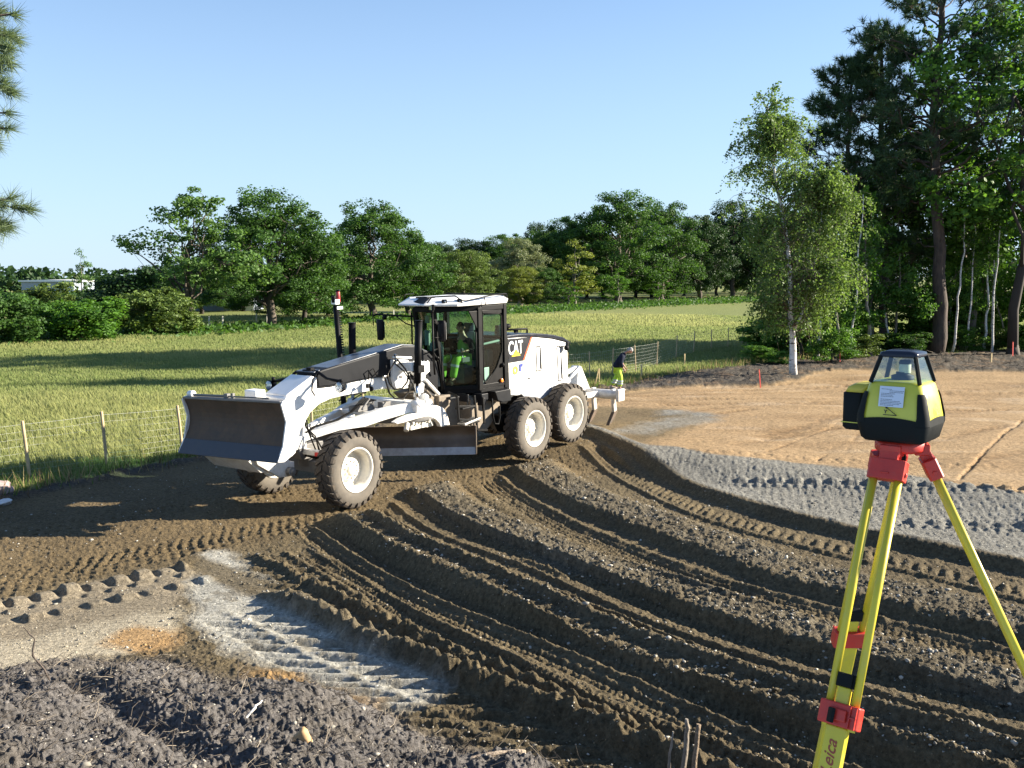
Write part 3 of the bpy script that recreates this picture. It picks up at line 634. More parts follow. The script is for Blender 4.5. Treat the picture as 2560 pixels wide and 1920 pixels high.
FAR = [ # label, name, category, proto, leaf, bark, x, y, height, width, rotation
 ('rounded green bush cut by the left edge of the picture', 'shrub', 'bush', 'bush', 'oak', 'oak', -31.2, 60.3, 4.4, 4.6, .3),
 ('brownish olive bush between the white shed and the bright green bush', 'shrub', 'bush', 'bush2', 'olive', 'oak', -39.0, 84, 4.2, 6.2, 1.3),
 ('bright green rounded bush standing alone at the left meadow edge', 'shrub', 'bush', 'bush', 'bright', 'oak', -27.6, 64.2, 3.5, 5.2, 2.1),
 ('thin wispy young tree in front of the white shed', 'young_tree', 'tree', 'young', 'airy', 'grey', -45.8, 107, 7.2, 4.6, .5),
 ('dark dense bush left of the tall airy tree', 'shrub', 'bush', 'bush2', 'dark', 'oak', -28.4, 74.0, 5.4, 6.5, .9),
 ('olive green leaning bush at the foot of the tall airy tree', 'shrub', 'bush', 'bush', 'olive', 'oak', -25.0, 70.0, 4.2, 5.0, 2.9),
 ('tall airy tree with sky showing through its open crown', 'broadleaf_tree', 'tree', 'airy', 'airy', 'oak', -24.4, 76.0, 11.0, 11.0, 0.0),
 ('broad dark green oak with a thick short trunk left of the masts', 'oak_tree', 'tree', 'oakA', 'oak', 'oak', -19.8, 82.3, 11.2, 12.0, .4),
 ('slim green tree with a thin trunk just right of the thick oak', 'broadleaf_tree', 'tree', 'oakB', 'oak', 'dark', -18.0, 87.0, 8.6, 7.0, 2.4),
 ('big dark green oak above the long black masts of the machine', 'oak_tree', 'tree', 'oakC', 'oak', 'oak', -13.6, 96.7, 11.8, 11.5, 3.6),
 ('lower green tree behind the cab mirror on its left', 'broadleaf_tree', 'tree', 'oakB', 'oak', 'oak', -10.6, 101.7, 9.2, 8.5, 5.1),
 ('yellow green rounded tree just above the white cab roof', 'broadleaf_tree', 'tree', 'oakB', 'olive', 'grey', -5.8, 120.0, 7.8, 8.5, .7),
 ('far dark tree on the low skyline above the cab', 'broadleaf_tree', 'tree', 'oakA', 'dark', 'oak', -13.5, 171.5, 10.2, 12, 1.9),
 ('far bluish rounded tree highest on the low skyline right of the cab', 'broadleaf_tree', 'tree', 'oakC', 'dark', 'oak', -7.5, 181, 11.6, 13, 2.2),
 ('far dark tree closing the gap beside the pale tree', 'broadleaf_tree', 'tree', 'oakB', 'oak', 'oak', -0.5, 181, 12.5, 13, 4.0),
 ('pale silvery green tree among the darker trees', 'broadleaf_tree', 'tree', 'oakA', 'pale', 'grey', 1.4, 150, 10.0, 9.0, 5.2),
 ('small yellowish tree with thin stems right of the cab roof', 'young_tree', 'tree', 'oakB', 'yellow', 'grey', 0.9, 138, 6.0, 7.0, 1.1),
 ('low green tree between the two yellowish trees', 'young_tree', 'tree', 'oakC', 'oak', 'grey', 4.6, 140, 5.8, 6.0, 3.3),
 ('taller yellow tipped tree in front of the biggest far oak', 'broadleaf_tree', 'tree', 'young', 'yellow', 'grey', 9.0, 143, 9.6, 11.0, .2),
 ('dark tree rising behind the pale tree', 'broadleaf_tree', 'tree', 'oakC', 'oak', 'oak', 4.6, 172, 12.6, 11, 2.7),
 ('biggest broad oak of the far right group', 'oak_tree', 'tree', 'oakA', 'oak', 'oak', 17.4, 164, 18.0, 18.5, 1.5),
 ('green tree at the left flank of the biggest far oak', 'broadleaf_tree', 'tree', 'oakB', 'oak', 'oak', 10.2, 168, 15.0, 12, 3.9),
 ('tall oak second from the left in the far right group', 'oak_tree', 'tree', 'oakC', 'oak', 'oak', 26.6, 178, 18.4, 14.5, .8),
 ('rounded dark oak right of the tallest far oaks', 'oak_tree', 'tree', 'oakB', 'dark', 'oak', 35.5, 190, 16.5, 14.5, 4.4),
 ('dark tree partly hidden by the left side of the birch', 'broadleaf_tree', 'tree', 'oakA', 'dark', 'oak', 44.5, 203, 19.5, 16, 5.6),
 ('dark tree low behind the birch crown', 'broadleaf_tree', 'tree', 'oakC', 'dark', 'oak', 54, 206, 18.5, 17, .3),
 ('green sapling with a bare stem at the foot of the far oaks', 'young_tree', 'tree', 'young', 'bright', 'grey', 7.9, 140, 3.6, 6.5, 1.0),
 ('bright green leafy sapling under the biggest far oak', 'young_tree', 'tree', 'young', 'bright', 'grey', 16.0, 152, 5.6, 8, 2.5),
 ('low bright sapling at the right end of the far oaks', 'young_tree', 'tree', 'young', 'bright', 'grey', 24.5, 168, 5.2, 9, 4.2),
]
for (lb, nm, ct, k, lf, bk, x, y, h, w, rz) in FAR:
    place_tree(nm, lb, ct, k, lf, bk, x, y, h, w * 1.25, rz, 'trees and bushes along the far meadow edge', z=0.0)

# second row, deeper in the far wood: alike and mostly hidden
_rg2 = np.random.default_rng(70)
for i in range(26):
    t = i / 25; px_ = 860 + t * 1010; d = 150 + 62 * t + _rg2.uniform(0, 14) + (18 if i % 2 else 0)
    place_tree('broadleaf_tree', 'dark green tree deep in the far wood, behind the front row', 'tree', ('oakA', 'oakB', 'oakC')[i % 3], ('dark', 'oak', 'oak')[i % 3], 'dark', (px_ - 1280) / 2500 * d, d,
               (9.0 if px_ < 1330 else 14.0) * _rg2.uniform(.9, 1.1), 13 * _rg2.uniform(.9, 1.2), _rg2.uniform(0, 6.28), 'dark trees deep in the far wood', z=0.0)
for i in range(9):
    d = 100 + _rg2.uniform(0, 25); px_ = -20 + i * 105
    place_tree('broadleaf_tree' if px_ > 300 else 'shrub', 'dark green growth behind the bushes and oaks at the left', 'tree' if px_ > 300 else 'bush', ('oakC', 'bush')[px_ <= 300], 'oak', 'dark', (px_ - 1280) / 2500 * d, d, (6.5 if px_ > 300 else 3.0) * _rg2.uniform(.85, 1.1), 9, _rg2.uniform(0, 6.28), 'dark growth behind the left trees', z=0.0)
# the far wooded horizon behind them, one mass
def far_wood():
    rg = np.random.default_rng(77); P = []; Sh = []
    for i in range(520):
        a = rg.uniform(-0.62, 0.62); r = rg.uniform(255, 320); hh = rg.uniform(8, 13) + 3.0 * math.sin(a * 9) + (4 if a > 0.12 else 0)
        if a < -0.33: hh *= 0.5
        m = 70; q = rg.normal(0, 1, (m, 3)); q /= np.linalg.norm(q, axis=1, keepdims=True); q *= (rg.random(m) ** .4)[:, None]
        P.append(np.array((r * math.sin(a), r * math.cos(a), hh * 0.5)) + q * np.array((5, 5, hh * .55))); Sh.append(rg.normal(.45, .2, m))
    V, F, s = leaf_cards(np.concatenate(P), 1.3, np.concatenate(Sh), rg, .4, .8)
    o = link('distant_woods', np_mesh('distant_woods', V, F, False, np.c_[s, s, s]), LEAF['dark'])
    tag(o, 'low band of distant woods along the horizon', 'woods', kind='stuff')
far_wood()

def undergrowth():
    rg = np.random.default_rng(88); n = 42000; t = rg.random(n) ** 1.3
    x = -34 + 84 * t; y = 63 + np.interp(x, [-34, -20, -5, 8, 20, 50], [0, 16, 50, 72, 92, 132]) + rg.normal(0, 3.5, n) * (1 + t)
    P = np.c_[x, y, np.abs(rg.normal(0, .24, n)) * (1 + .9 * t) * (0.6 + .5 * fbm(x, y, .25, 3, 301))]
    V, F, s = leaf_cards(P, .34, rg.normal(.55, .22, n), rg, .5, .7)
    tag(link('undergrowth', np_mesh('undergrowth', V, F, False, np.c_[s, s, s]), LEAF['oak']), 'low green undergrowth along the feet of the far trees', 'undergrowth', kind='stuff')
undergrowth()
# ------------------------------------------------------------------ the birch beside the sand
def strands_tree(name, label, base, stems, n_branch, seed, leafm, barkm, leaf, rel, strand_n, spread, droop, group=None, clear=1.0):
    rg = np.random.default_rng(seed); mb = MB(); tw = MB(); P = []; Sh = []
    root = empty(name, base); tag(root, label, 'tree', group)
    for pts, r0, r1, frac in stems:
        pts = np.array(pts, float); n = len(pts)
        t = np.linspace(0, 1, n); tt = np.linspace(0, 1, 16)
        path = np.c_[[np.interp(tt, t, pts[:, k]) for k in range(3)]].T + np.c_[rg.normal(0, .03, 16), rg.normal(0, .03, 16), np.zeros(16)]
        mb.tube(path, [r0 + (r1 - r0) * q ** .8 for q in tt], 10)
        H = path[-1, 2]
        for _ in range(int(n_branch * frac)):
            q = rg.uniform(rel[0], 1) ** 0.9; i = min(int(q * 15), 14); o = path[i] + (path[i + 1] - path[i]) * rg.random()
            az = rg.uniform(0, 2 * math.pi); u = (o[2] / H)
            L = spread * (0.35 + 0.75 * math.sin(math.pi * min(1.0, max(0, (u - 0.12) / 0.9))) ** 0.7) * rg.uniform(0.6, 1.15)
            ele = rg.uniform(0.25, 0.9) + 0.35 * u; d = np.array((math.cos(az) * math.cos(ele), math.sin(az) * math.cos(ele), math.sin(ele)))
            br = [o]; p = o.copy(); st = L / 6
            for k in range(6):
                d = d + np.array((0, 0, -droop * (0.35 + 0.3 * k))) * 0.25 + rg.normal(0, .06, 3); d /= np.linalg.norm(d); p = p + d * st; br.append(p.copy())
            tw.tube(br, [max(.004, r0 * .22 * (1 - .15 * k)) * (1.2 - u * .7) for k in range(7)], 4, smooth=True)
            for k in range(strand_n):
                j = rg.uniform(1.2, 6); i0 = min(int(j), 5); s0 = np.array(br[i0]) + (np.array(br[i0 + 1]) - np.array(br[i0])) * (j - i0)
                dd = rg.normal(0, .55, 3); dd[2] = rg.uniform(-.5, .25); dd /= np.linalg.norm(dd) + 1e-6
                ln = rg.uniform(.45, 1.15); m = int(rg.uniform(11, 20)); f = np.linspace(0.08, 1, m)[:, None]
                hang = s0 + dd * f * ln * 0.55 + np.array((0, 0, -1)) * (f ** 1.8) * ln * 0.75 * droop
                P.append(hang + rg.normal(0, .05, (m, 3))); Sh.append(np.full(m, rg.normal(.5, .2)) + rg.normal(0, .18, m))
                if rg.random() < .3: tw.tube([s0, s0 + dd * ln * .3 + np.array((0,0,-.12*ln)), hang[-1]], [.006, .005, .003], 3, smooth=True)
    P = np.concatenate(P); Sh = np.concatenate(Sh); rad = np.hypot(P[:, 0], P[:, 1]); ok = (P[:, 2] > clear - .9 * np.clip(rad - .6, 0, 2) + rg.normal(0, .15, len(P))) & ~((P[:, 2] < 7.0) & (P[:, 1] < .1) & (np.abs(P[:, 0] + .2) < .8) & (rg.random(len(P)) < .7)); P = P[ok]; Sh = Sh[ok]
    V, F, s = leaf_cards(P, leaf, Sh, rg, 0.2, 0.75)
    mb.build('trunk', BARK[barkm], root); tw.build('branches', BARK['twig'], root)
    link('crown', np_mesh('crown', V, F, False, np.c_[s, s, s]), LEAF[leafm], root)
    return root
bz = float(ground_z(11.58, 40.87)[0])
strands_tree('birch_tree', 'big silver birch with a forked white trunk at the far edge of the sand', (11.58, 40.87, bz - .05),
    [([(0,0,0),(-.08,.0,1.2),(-.22,-.05,2.2),(-.35,-.35,4.2),(-.75,.1,7.0),(-1.1,.15,9.0),(-1.3,.2,10.9)], .17, .025, .56),
     ([(-.14,0,1.7),(.18,-.1,2.4),(.5,-.3,4.2),(.8,-.4,6.2),(.85,-.3,8.0)], .085, .018, .44)],
    270, 5, 'birch', 'birch', 0.098, (0.19,), 16, 2.25, 0.9, None, 2.1)

# ------------------------------------------------------------------ pines
def pine(name, label, base, path, r0, r1, crown_from, spread, nb, seed, tuft_len, leafm='needle', blades=15, width=.028, group=None, dead=8, tufts=9):
    rg = np.random.default_rng(seed); mb = MB(); root = empty(name, base); tag(root, label, 'tree', group)
    pts = np.array(path, float); t = np.linspace(0, 1, len(pts)); tt = np.linspace(0, 1, 18)
    P = np.c_[[np.interp(tt, t, pts[:, k]) for k in range(3)]].T; P[1:-1, :2] += rg.normal(0, .05, (16, 2))
    rad = [r0 * (1.25 if i == 0 else 1) * (1 - q) + r1 * q for i, q in enumerate(tt)]
    mb.tube(P, rad, 14); H = P[-1, 2]; TP = []; TD = []
    def at(z):
        return np.array([np.interp(z, P[:, 2], P[:, k]) for k in range(3)])
    for i in range(dead):
        z = H * rg.uniform(crown_from * .45, crown_from); a = rg.uniform(0, 6.28); L = rg.uniform(.6, 2.0); o = at(z)
        limb(mb, o, o + np.array((math.cos(a) * L, math.sin(a) * L, rg.uniform(-.1, .5) * L)), .035, .008, rg, 4, .06, 5)
    for i in range(nb):
        u = (i + rg.random()) / nb; z = H * (crown_from + (1 - crown_from) * u); o = at(z); a = i * 2.39 + rg.normal(0, .3)
        L = spread * (math.sin(math.pi * min(1, .28 + .72 * u)) ** .75) * rg.uniform(.55, 1.15) + .3; ele = rg.uniform(-.05, .35) + .55 * u
        e = o + np.array((math.cos(a) * math.cos(ele), math.sin(a) * math.cos(ele), math.sin(ele))) * L
        br = limb(mb, o, e, max(.02, r0 * .22 * (1 - u * .6)), .012, rg, 6, .05, 5, .04)
        for k in range(tufts):
            j = rg.uniform(2.4, 6); i0 = min(int(j), 5); s0 = np.array(br[i0]) + (np.array(br[i0+1]) - np.array(br[i0])) * (j - i0)
            d = (e - o) / L + rg.normal(0, .55, 3) + np.array((0, 0, .35)); d /= np.linalg.norm(d); ln = rg.uniform(.25, .75) * min(1.0, L)
            tip = s0 + d * ln; mb.tube([s0, (s0 + tip) / 2 + rg.normal(0, .03, 3), tip], [.012, .009, .006], 3)
            for g in np.linspace(.45, 1, 3): TP.append(s0 + (tip - s0) * g); TD.append(d)
    TP = np.array(TP); TD = np.array(TD); n = len(TP)
    q = np.repeat(TP, blades, 0); dd = np.repeat(TD, blades, 0) * .75 + rg.normal(0, .62, (n * blades, 3)); dd /= np.linalg.norm(dd, axis=1, keepdims=True)
    ln = tuft_len * rg.uniform(.65, 1.2, n * blades)[:, None]; sd = np.cross(dd, rg.normal(0, 1, (n * blades, 3))); sd /= np.linalg.norm(sd, axis=1, keepdims=True)
    V = np.stack([q - sd * width / 2, q + sd * width / 2, q + dd * ln], 1).reshape(-1, 3); F = np.arange(len(V)).reshape(-1, 3)
    s = np.repeat(np.clip(rg.normal(.45, .22, n * blades) + np.repeat(rg.normal(0, .15, n), blades), 0, 1), 3)
    mb.build('trunk', BARK['pine'], root); link('crown', np_mesh('crown', V, F, False, np.c_[s, s, s]), LEAF[leafm], root)
    return root
def gz(x, y): return float(ground_z(x, y)[0]) - .05
pine('pine_tree', 'tall dark pine with a thick bent trunk at the right of the clearing', (22.4, 52.9, gz(22.4, 52.9)),
     [(0,0,0),(.25,0,2.5),(.1,0,5),(-.35,.1,9),(-.55,.1,13),(-.4,.1,17),(-.3,0,21.5)], .40, .10, .36, 4.9, 92, 3, .42, blades=14, width=.042, tufts=12)
pine('pine_tree', 'dark bushy pine rising behind the birch', (18.9, 57.0, gz(18.9, 57.0)),
     [(0,0,0),(.1,0,4),(-.1,0,8),(.0,.1,12),(0,0,15.6)], .24, .06, .26, 3.9, 78, 8, .42, blades=13, width=.042, tufts=12)
pine('pine_tree', 'second dark pine leaning left between the birch and the tall pine', (20.9, 56.0, gz(20.9, 56.0)),
     [(0,0,0),(-.2,0,5),(-.5,0,10),(-.7,.1,14.0),(-.9,0,17.0)], .26, .07, .30, 3.7, 72, 9, .42, blades=13, width=.042, tufts=12)
# near pine just outside the left edge: its branches reach into the picture
def near_pine():
    rg = np.random.default_rng(91); x0, y0 = -6.9, 9.3; g = gz(x0, y0)
    root = empty('pine_tree', (x0, y0, g)); tag(root, 'near pine whose needle branches reach in at the upper left corner', 'tree')
    mb = MB(); mb.tube([(0,0,0),(.05,0,2),(0,.05,5),(-.05,0,9)], [.2,.17,.13,.05], 12); TP = []; TD = []
    def twig(a, b, r, n=6, tuft=True, side=2):
        a = np.array(a); b = np.array(b); pts = limb(mb, a, b, r, r * .4, rg, n, .03, 6, .03)
        d = (b - a) / np.linalg.norm(b - a)
        for i in range(2, n + 1):
            TP.append(np.array(pts[i])); TD.append(d)
            if i > 3: TP.append((np.array(pts[i]) + np.array(pts[i - 1])) / 2); TD.append(d)
        return [np.array(p) for p in pts]
    def spray(a, b, r, nt=5):
        p = twig(a, b, r); d = (p[-1] - p[0]); 
        for k in range(nt):
            i = int(rg.integers(2, 6)); e = p[i] + d / np.linalg.norm(d) * rg.uniform(.15, .32) + rg.normal(0, .12, 3) + np.array((0, 0, -.05)); twig(p[i], e, r * .6, 4)
    # branches given as world end points, in tree coordinates
    for a, b, nt in (((0,0,4.4),(2.6,-.6,4.72),7),((1.6,-.4,4.5),(2.5,-.6,4.45),5),((0,0,5.3),(2.55,-.5,5.45),7),((1.5,-.3,5.3),(2.4,-.55,5.15),5),((0,0,5.7),(2.5,-.4,6.0),8),((0.5,-.1,5.8),(2.3,-.6,5.75),8),((0,0,6.1),(2.6,-.4,6.3),7),
                     ((0,0,3.2),(2.3,-.8,3.0),3),((.4,0,5.6),(2.5,-.45,5.72),8),((.6,0,5.95),(2.55,-.4,6.12),8),((.6,.1,6.2),(2.35,-.2,6.35),7),((1.2,-.2,5.35),(2.6,-.6,5.3),6),((0,0,6.6),(2.2,.2,7.0),5),((0,0,5.0),(-1.5,.8,5.3),4),((0,0,6.2),(-1.2,-1.0,6.5),4)):
        spray(a, b, .022, nt)
    TP = np.array(TP); TD = np.array(TD); n = len(TP); B = 80
    q = np.repeat(TP, B, 0) + rg.normal(0, .015, (n * B, 3)); dd = np.repeat(TD, B, 0) * .55 + rg.normal(0, .5, (n * B, 3)); dd /= np.linalg.norm(dd, axis=1, keepdims=True)
    ln = .16 * rg.uniform(.6, 1.15, n * B)[:, None]; sd = np.cross(dd, rg.normal(0, 1, (n * B, 3))); sd /= np.linalg.norm(sd, axis=1, keepdims=True)
    V = np.stack([q - sd * .0032, q + sd * .0032, q + dd * ln], 1).reshape(-1, 3); s = np.repeat(np.clip(rg.normal(.5, .25, n * B), 0, 1), 3)
    mb.build('trunk', BARK['pine'], root); link('crown', np_mesh('crown', V, np.arange(len(V)).reshape(-1, 3), False, np.c_[s, s, s]), LEAF['needle_near'], root)
near_pine()

# ------------------------------------------------------------------ the wood at the right
WOOD = [
 ('tall leafy tree with a dark trunk at the right edge of the picture', 'tallwood', 'wood', 'dark', 25.9, 51.6, 19.5, 24, .3),
 ('tall bright tree filling the top right corner', 'tallwood', 'bright', 'dark', 29.5, 55.0, 21, 25, 1.7),
 ('leafy tree between the tall pine and the dark trunk at the edge', 'tallwood', 'wood', 'grey', 26.6, 58.0, 16.5, 22, 3.1),
 ('dark leafy tree close behind the tall pine', 'tallwood', 'oak', 'grey', 24.2, 60.5, 15.0, 21, 4.4),
 ('leafy tree seen through the pines left of the tall pine', 'tallwood', 'oak', 'grey', 20.2, 61.0, 11.5, 20, 5.0),
 ('small leafy tree right behind the birch trunk', 'understory', 'wood', 'dark', 14.4, 49.5, 4.6, 5.6, .4),
 ('understory tree between the birch and the leaning stems', 'understory', 'wood', 'grey', 17.0, 52.0, 6.6, 6.6, 1.2),
 ('understory tree behind the leaning stems', 'understory', 'wood', 'grey', 19.6, 54.6, 7.6, 7.0, 2.2),
 ('understory tree left of the tall pine foot', 'understory', 'bright', 'grey', 21.0, 58.5, 7.8, 7.2, 3.0),
 ('understory tree right of the tall pine foot', 'understory', 'wood', 'grey', 25.0, 57.5, 7.2, 6.8, 4.1),
 ('understory tree behind the twin white stems', 'understory', 'bright', 'grey', 28.2, 60.0, 8.2, 7.4, 5.3),
 ('understory tree below the dark trunk at the right edge', 'understory', 'wood', 'grey', 30.5, 57.5, 7.0, 7.0, .9),
 ('low bush of mixed twigs right of the birch foot', 'bush2', 'wood', 'dark', 14.9, 46.4, 1.9, 3.0, .3),
 ('low dark bush between the stems and the tall pine', 'bush', 'oak', 'dark', 20.6, 52.6, 1.5, 3.2, 1.3),
 ('low bush right of the tall pine foot', 'bush2', 'wood', 'dark', 24.6, 55.0, 1.6, 3.4, 2.3),
 ('pale dry bush around the twin white stems', 'bush', 'olive', 'grey', 27.3, 56.2, 1.7, 2.8, 4.3),
 ('low green bush left of the birch along the fence', 'bush2', 'wood', 'dark', 11.6, 46.5, 1.0, 3.0, 5.1),
 ('leafy green bush in front of the leaning stems', 'bush2', 'wood', 'grey', 18.6, 53.6, 2.6, 4.4, 1.1),
 ('tall bush behind the dark forked stem', 'bush', 'bright', 'grey', 16.4, 53.0, 3.0, 4.6, 2.3),
 ('bright bush between the tall pine and the speckled stem', 'bush2', 'bright', 'grey', 23.9, 58.6, 3.0, 5.0, 3.3),
 ('bushy growth behind the speckled leaning stem', 'bush', 'wood', 'grey', 26.4, 60.6, 3.4, 5.4, 4.6),
 ('leafy bush behind the twin white stems', 'bush2', 'wood', 'grey', 29.2, 62.0, 3.6, 5.6, 5.4),
 ('leafy bush at the foot of the dark trunk by the right edge', 'bush', 'bright', 'grey', 28.6, 54.6, 2.0, 3.6, .2),
 ('spreading bush closing the gap right of the birch', 'bush', 'wood', 'grey', 14.0, 51.5, 2.6, 4.8, 1.9),
 ('spreading bush far behind the left pines', 'bush2', 'bright', 'grey', 20.6, 62.0, 3.4, 6.0, 2.8),
 ('low bush half hidden by the laser level', 'bush2', 'olive', 'dark', 17.6, 49.6, 1.4, 2.8, 0.7),
]
for lb, k, lf, bk, x, y, h, w, rz in WOOD:
    place_tree('shrub' if k.startswith('bush') else 'broadleaf_tree', lb, 'bush' if k.startswith('bush') else 'tree', k, lf, bk, x, y, h, w, rz, 'trees and bushes of the wood at the right')
# slender stems: pale birches and saplings with thin tops
def stem_tree(label, x, y, pts, r, barkm, leafm, seed, nb=16):
    strands_tree('slender_tree', label, (x, y, gz(x, y)), [(pts, r, r * .25, 1.0)], nb, seed, leafm, barkm, .12, (.5,), 9, 1.5, .6, 'slender stems in the wood at the right')
stem_tree('straight white birch stem, left of the two beside the pale dry bush', 26.3, 55.6, [(0,0,0),(.1,0,2.5),(-.15,0,6),(-.3,0,10.5)], .085, 'birch', 'wood', 61)
stem_tree('white birch stem, right of the two beside the pale dry bush', 27.2, 56.8, [(0,0,0),(.1,0,3),(-.05,0,6),(-.35,0,11)], .075, 'birch', 'wood', 62)
stem_tree('leaning speckled birch stem right of the tall pine', 25.6, 58.6, [(0,0,0),(-.6,0,2.2),(-1.1,0,5),(-1.5,0,8)], .075, 'birch', 'bright', 63)
stem_tree('dark forked sapling stem closest to the left of the laser level', 18.0, 50.0, [(0,0,0),(-.25,0,2.2),(-.4,0,4.5),(-.5,0,6.5)], .12, 'grey', 'wood', 64)
stem_tree('thin pale stem leaning left of the tall pine', 20.6, 54.4, [(0,0,0),(-.35,0,2.5),(-1.0,0,5),(-1.3,0,8)], .07, 'birch', 'wood', 65)
stem_tree('tall mossy pale stem touching the tall pine crown', 21.2, 55.4, [(0,0,0),(.2,0,3.5),(.05,0,6),(-.3,0,10)], .08, 'grey', 'wood', 66)
stem_tree('reddish short stem in shade right of the birch', 15.6, 47.6, [(0,0,0),(-.1,0,1.6),(-.3,0,3.2),(-.4,0,5)], .08, 'grey', 'wood', 67)
stem_tree('thin stem leaning right at the far right edge', 28.6, 57.4, [(0,0,0),(-.7,0,2),(-1.3,0,4),(-1.6,0,7)], .06, 'grey', 'bright', 68)
stem_tree('slim pale stem standing alone just right of the birch', 14.9, 48.6, [(0,0,0),(.1,0,2.5),(0,0,5),(-.1,0,7.5)], .07, 'birch', 'wood', 71)
stem_tree('slim pale stem beside the reddish short stem', 16.6, 49.2, [(0,0,0),(.25,0,2.2),(.3,0,4.8),(.5,0,8)], .07, 'birch', 'bright', 72)
stem_tree('pale stem close to the right side of the tall pine', 23.7, 53.6, [(0,0,0),(.15,0,3),(.35,0,6),(.3,0,9.5)], .075, 'birch', 'wood', 73)
stem_tree('pale thin stem between the speckled stem and the white pair', 24.9, 54.8, [(0,0,0),(.2,0,2.5),(.15,0,5.5),(.4,0,9)], .065, 'birch', 'bright', 74)
stem_tree('pale stem just left of the dark trunk at the right edge', 25.6, 53.2, [(0,0,0),(-.1,0,3),(.1,0,6),(.2,0,10)], .07, 'birch', 'wood', 75)
# the wood goes on beyond the right edge; its long shadow lies across the meadow
place_tree('broadleaf_tree', 'leafy tree of the wood just outside the right edge', 'tree', 'tallwood', 'wood', 'dark', 43, 62, 16, 22, 1.3, 'trees and bushes of the wood at the right')

# ------------------------------------------------------------------ meadow grass
def meadow_grass():
    rg = np.random.default_rng(5)
    n = 560000
    a = np.radians(rg.uniform(-34, 34, n)); rr = 17 * np.exp(rg.random(n) ** 0.85 * math.log(110 / 17)); x = rr * np.sin(a); y = rr * np.cos(a)
    keep = side(_mb, x, y) + 0.5 * fbm(x, y, 1.7, 4, 11) > 0.15 - 0.45 * (rg.random(n) ** 4)
    x, y, rr = x[keep], y[keep], rr[keep]; n = len(x)
    z, zone, _ = terrain(x, y)
    tall = sst(fbm(x, y, 0.07, 4, 151), -0.1, 0.4); edge = sst(side(_mb, x, y), 0, 3)
    green_belt = np.exp(-((y - (76 + (x + 25) * 1.55)) / 7.0) ** 2)
    h = (0.13 + 0.10 * tall + 0.07 * fbm(x, y, .6, 3, 77)) * (0.7 + .3 * edge) * rg.uniform(.55, 1.25, n)
    w = 0.0085 * np.clip(rr / 22, .8, 3.4) * rg.uniform(.6, 1.4, n); ph = rg.uniform(0, 6.28, n)
    sd = np.c_[np.cos(ph), np.sin(ph), 0 * ph]; ln = np.c_[rg.normal(-.12, .16, n), rg.normal(0, .16, n), np.ones(n)]
    b = np.c_[x, y, z - .02]; mid = b + ln * (h * .55)[:, None]; tip = b + ln * np.array((1.5, 1.5, 1)) * h[:, None]
    V = np.stack([b - sd * w[:, None], b + sd * w[:, None], mid + sd * w[:, None] * .8, tip, mid - sd * w[:, None] * .8], 1)
    F = (np.arange(n) * 5)[:, None] + np.array([0, 1, 2, 3, 4]); 
    k = np.clip(.4 * tall + .36 + rg.normal(0, .14, n) - .8 * green_belt - .3 * (1 - edge), 0, 1)
    base = np.array((.135, .20, .055)); dryc = np.array((.32, .335, .13)); seed = np.array((.44, .39, .20))
    c = base[None] * (1 - k[:, None]) + dryc[None] * k[:, None]; ct = c * .7 + .3 * (seed[None] * k[:, None] + c * (1 - k[:, None]))
    C = np.stack([c * .9, c * .9, c, ct * 1.08, c], 1).reshape(-1, 3)
    me = bpy.data.meshes.new('meadow_grass'); V = V.reshape(-1, 3).astype(np.float32)
    me.vertices.add(len(V)); me.vertices.foreach_set('co', V.ravel()); me.loops.add(n * 5); me.loops.foreach_set('vertex_index', F.astype(np.int32).ravel())
    me.polygons.add(n); me.polygons.foreach_set('loop_start', np.arange(0, n * 5, 5, dtype=np.int32))
    at = me.color_attributes.new('Col', 'FLOAT_COLOR', 'POINT'); cc = np.ones((len(V), 4), np.float32); cc[:, :3] = C; at.data.foreach_set('color', cc.ravel())
    me.update(calc_edges=True)
    m = NT('meadow_grass'); v = m.n('ShaderNodeVertexColor'); v.layer_name = 'Col'; m.l(v.outputs[0], m.b.inputs['Base Color']); m.b.inputs['Roughness'].default_value = .7; m.b.inputs['Specular IOR Level'].default_value = .2
    tr = m.n('ShaderNodeBsdfTranslucent'); m.l(v.outputs[0], tr.inputs[0]); mx = m.n('ShaderNodeMixShader'); mx.inputs[0].default_value = .55
    m.l(m.b.outputs[0], mx.inputs[1]); m.l(tr.outputs[0], mx.inputs[2]); m.l(mx.outputs[0], m.out.inputs[0])
    tag(link('meadow_grass', me, m.m), 'tall pale green meadow grass behind the wire fence', 'grass', kind='stuff')
meadow_grass()
# ================================================================== MOTOR GRADER  (x forward, y left, z up)
GP, YAW = 0.028, 0.930
_h = Vector((-math.cos(YAW) * math.cos(GP), -math.sin(YAW) * math.cos(GP), -math.sin(GP))); _l = Vector((math.sin(YAW), -math.cos(YAW), 0)); _u = _h.cross(_l)
GM = Matrix(((_h.x, _l.x, _u.x, -3.673), (_h.y, _l.y, _u.y, 17.82), (_h.z, _l.z, _u.z, 0.015), (0, 0, 0, 1)))
WHITE = paint('white_paint', (0.76, 0.755, 0.735), 0.38, var=0.05, scale=3, dirt=(0.40, 0.33, 0.24), dirt_amt=0.6, coat=.15, mud=(.35, 1.25, (.30, .24, .17)))
BLACK = paint('black_paint', (0.0045, 0.0045, 0.005), 0.5, var=0.3, scale=4, dirt=(0.014, 0.012, 0.010), dirt_amt=0.4)
DKGREY = paint('grey_black_panel', (0.0085, 0.0095, 0.012), 0.5, var=0.2, scale=3, dirt=(0.020, 0.019, 0.017), dirt_amt=0.4)
RUBBER = paint('black_rubber', (0.010, 0.010, 0.010), 0.8, var=0.25, scale=10, dirt=(0.10, 0.08, 0.06), dirt_amt=0.45)
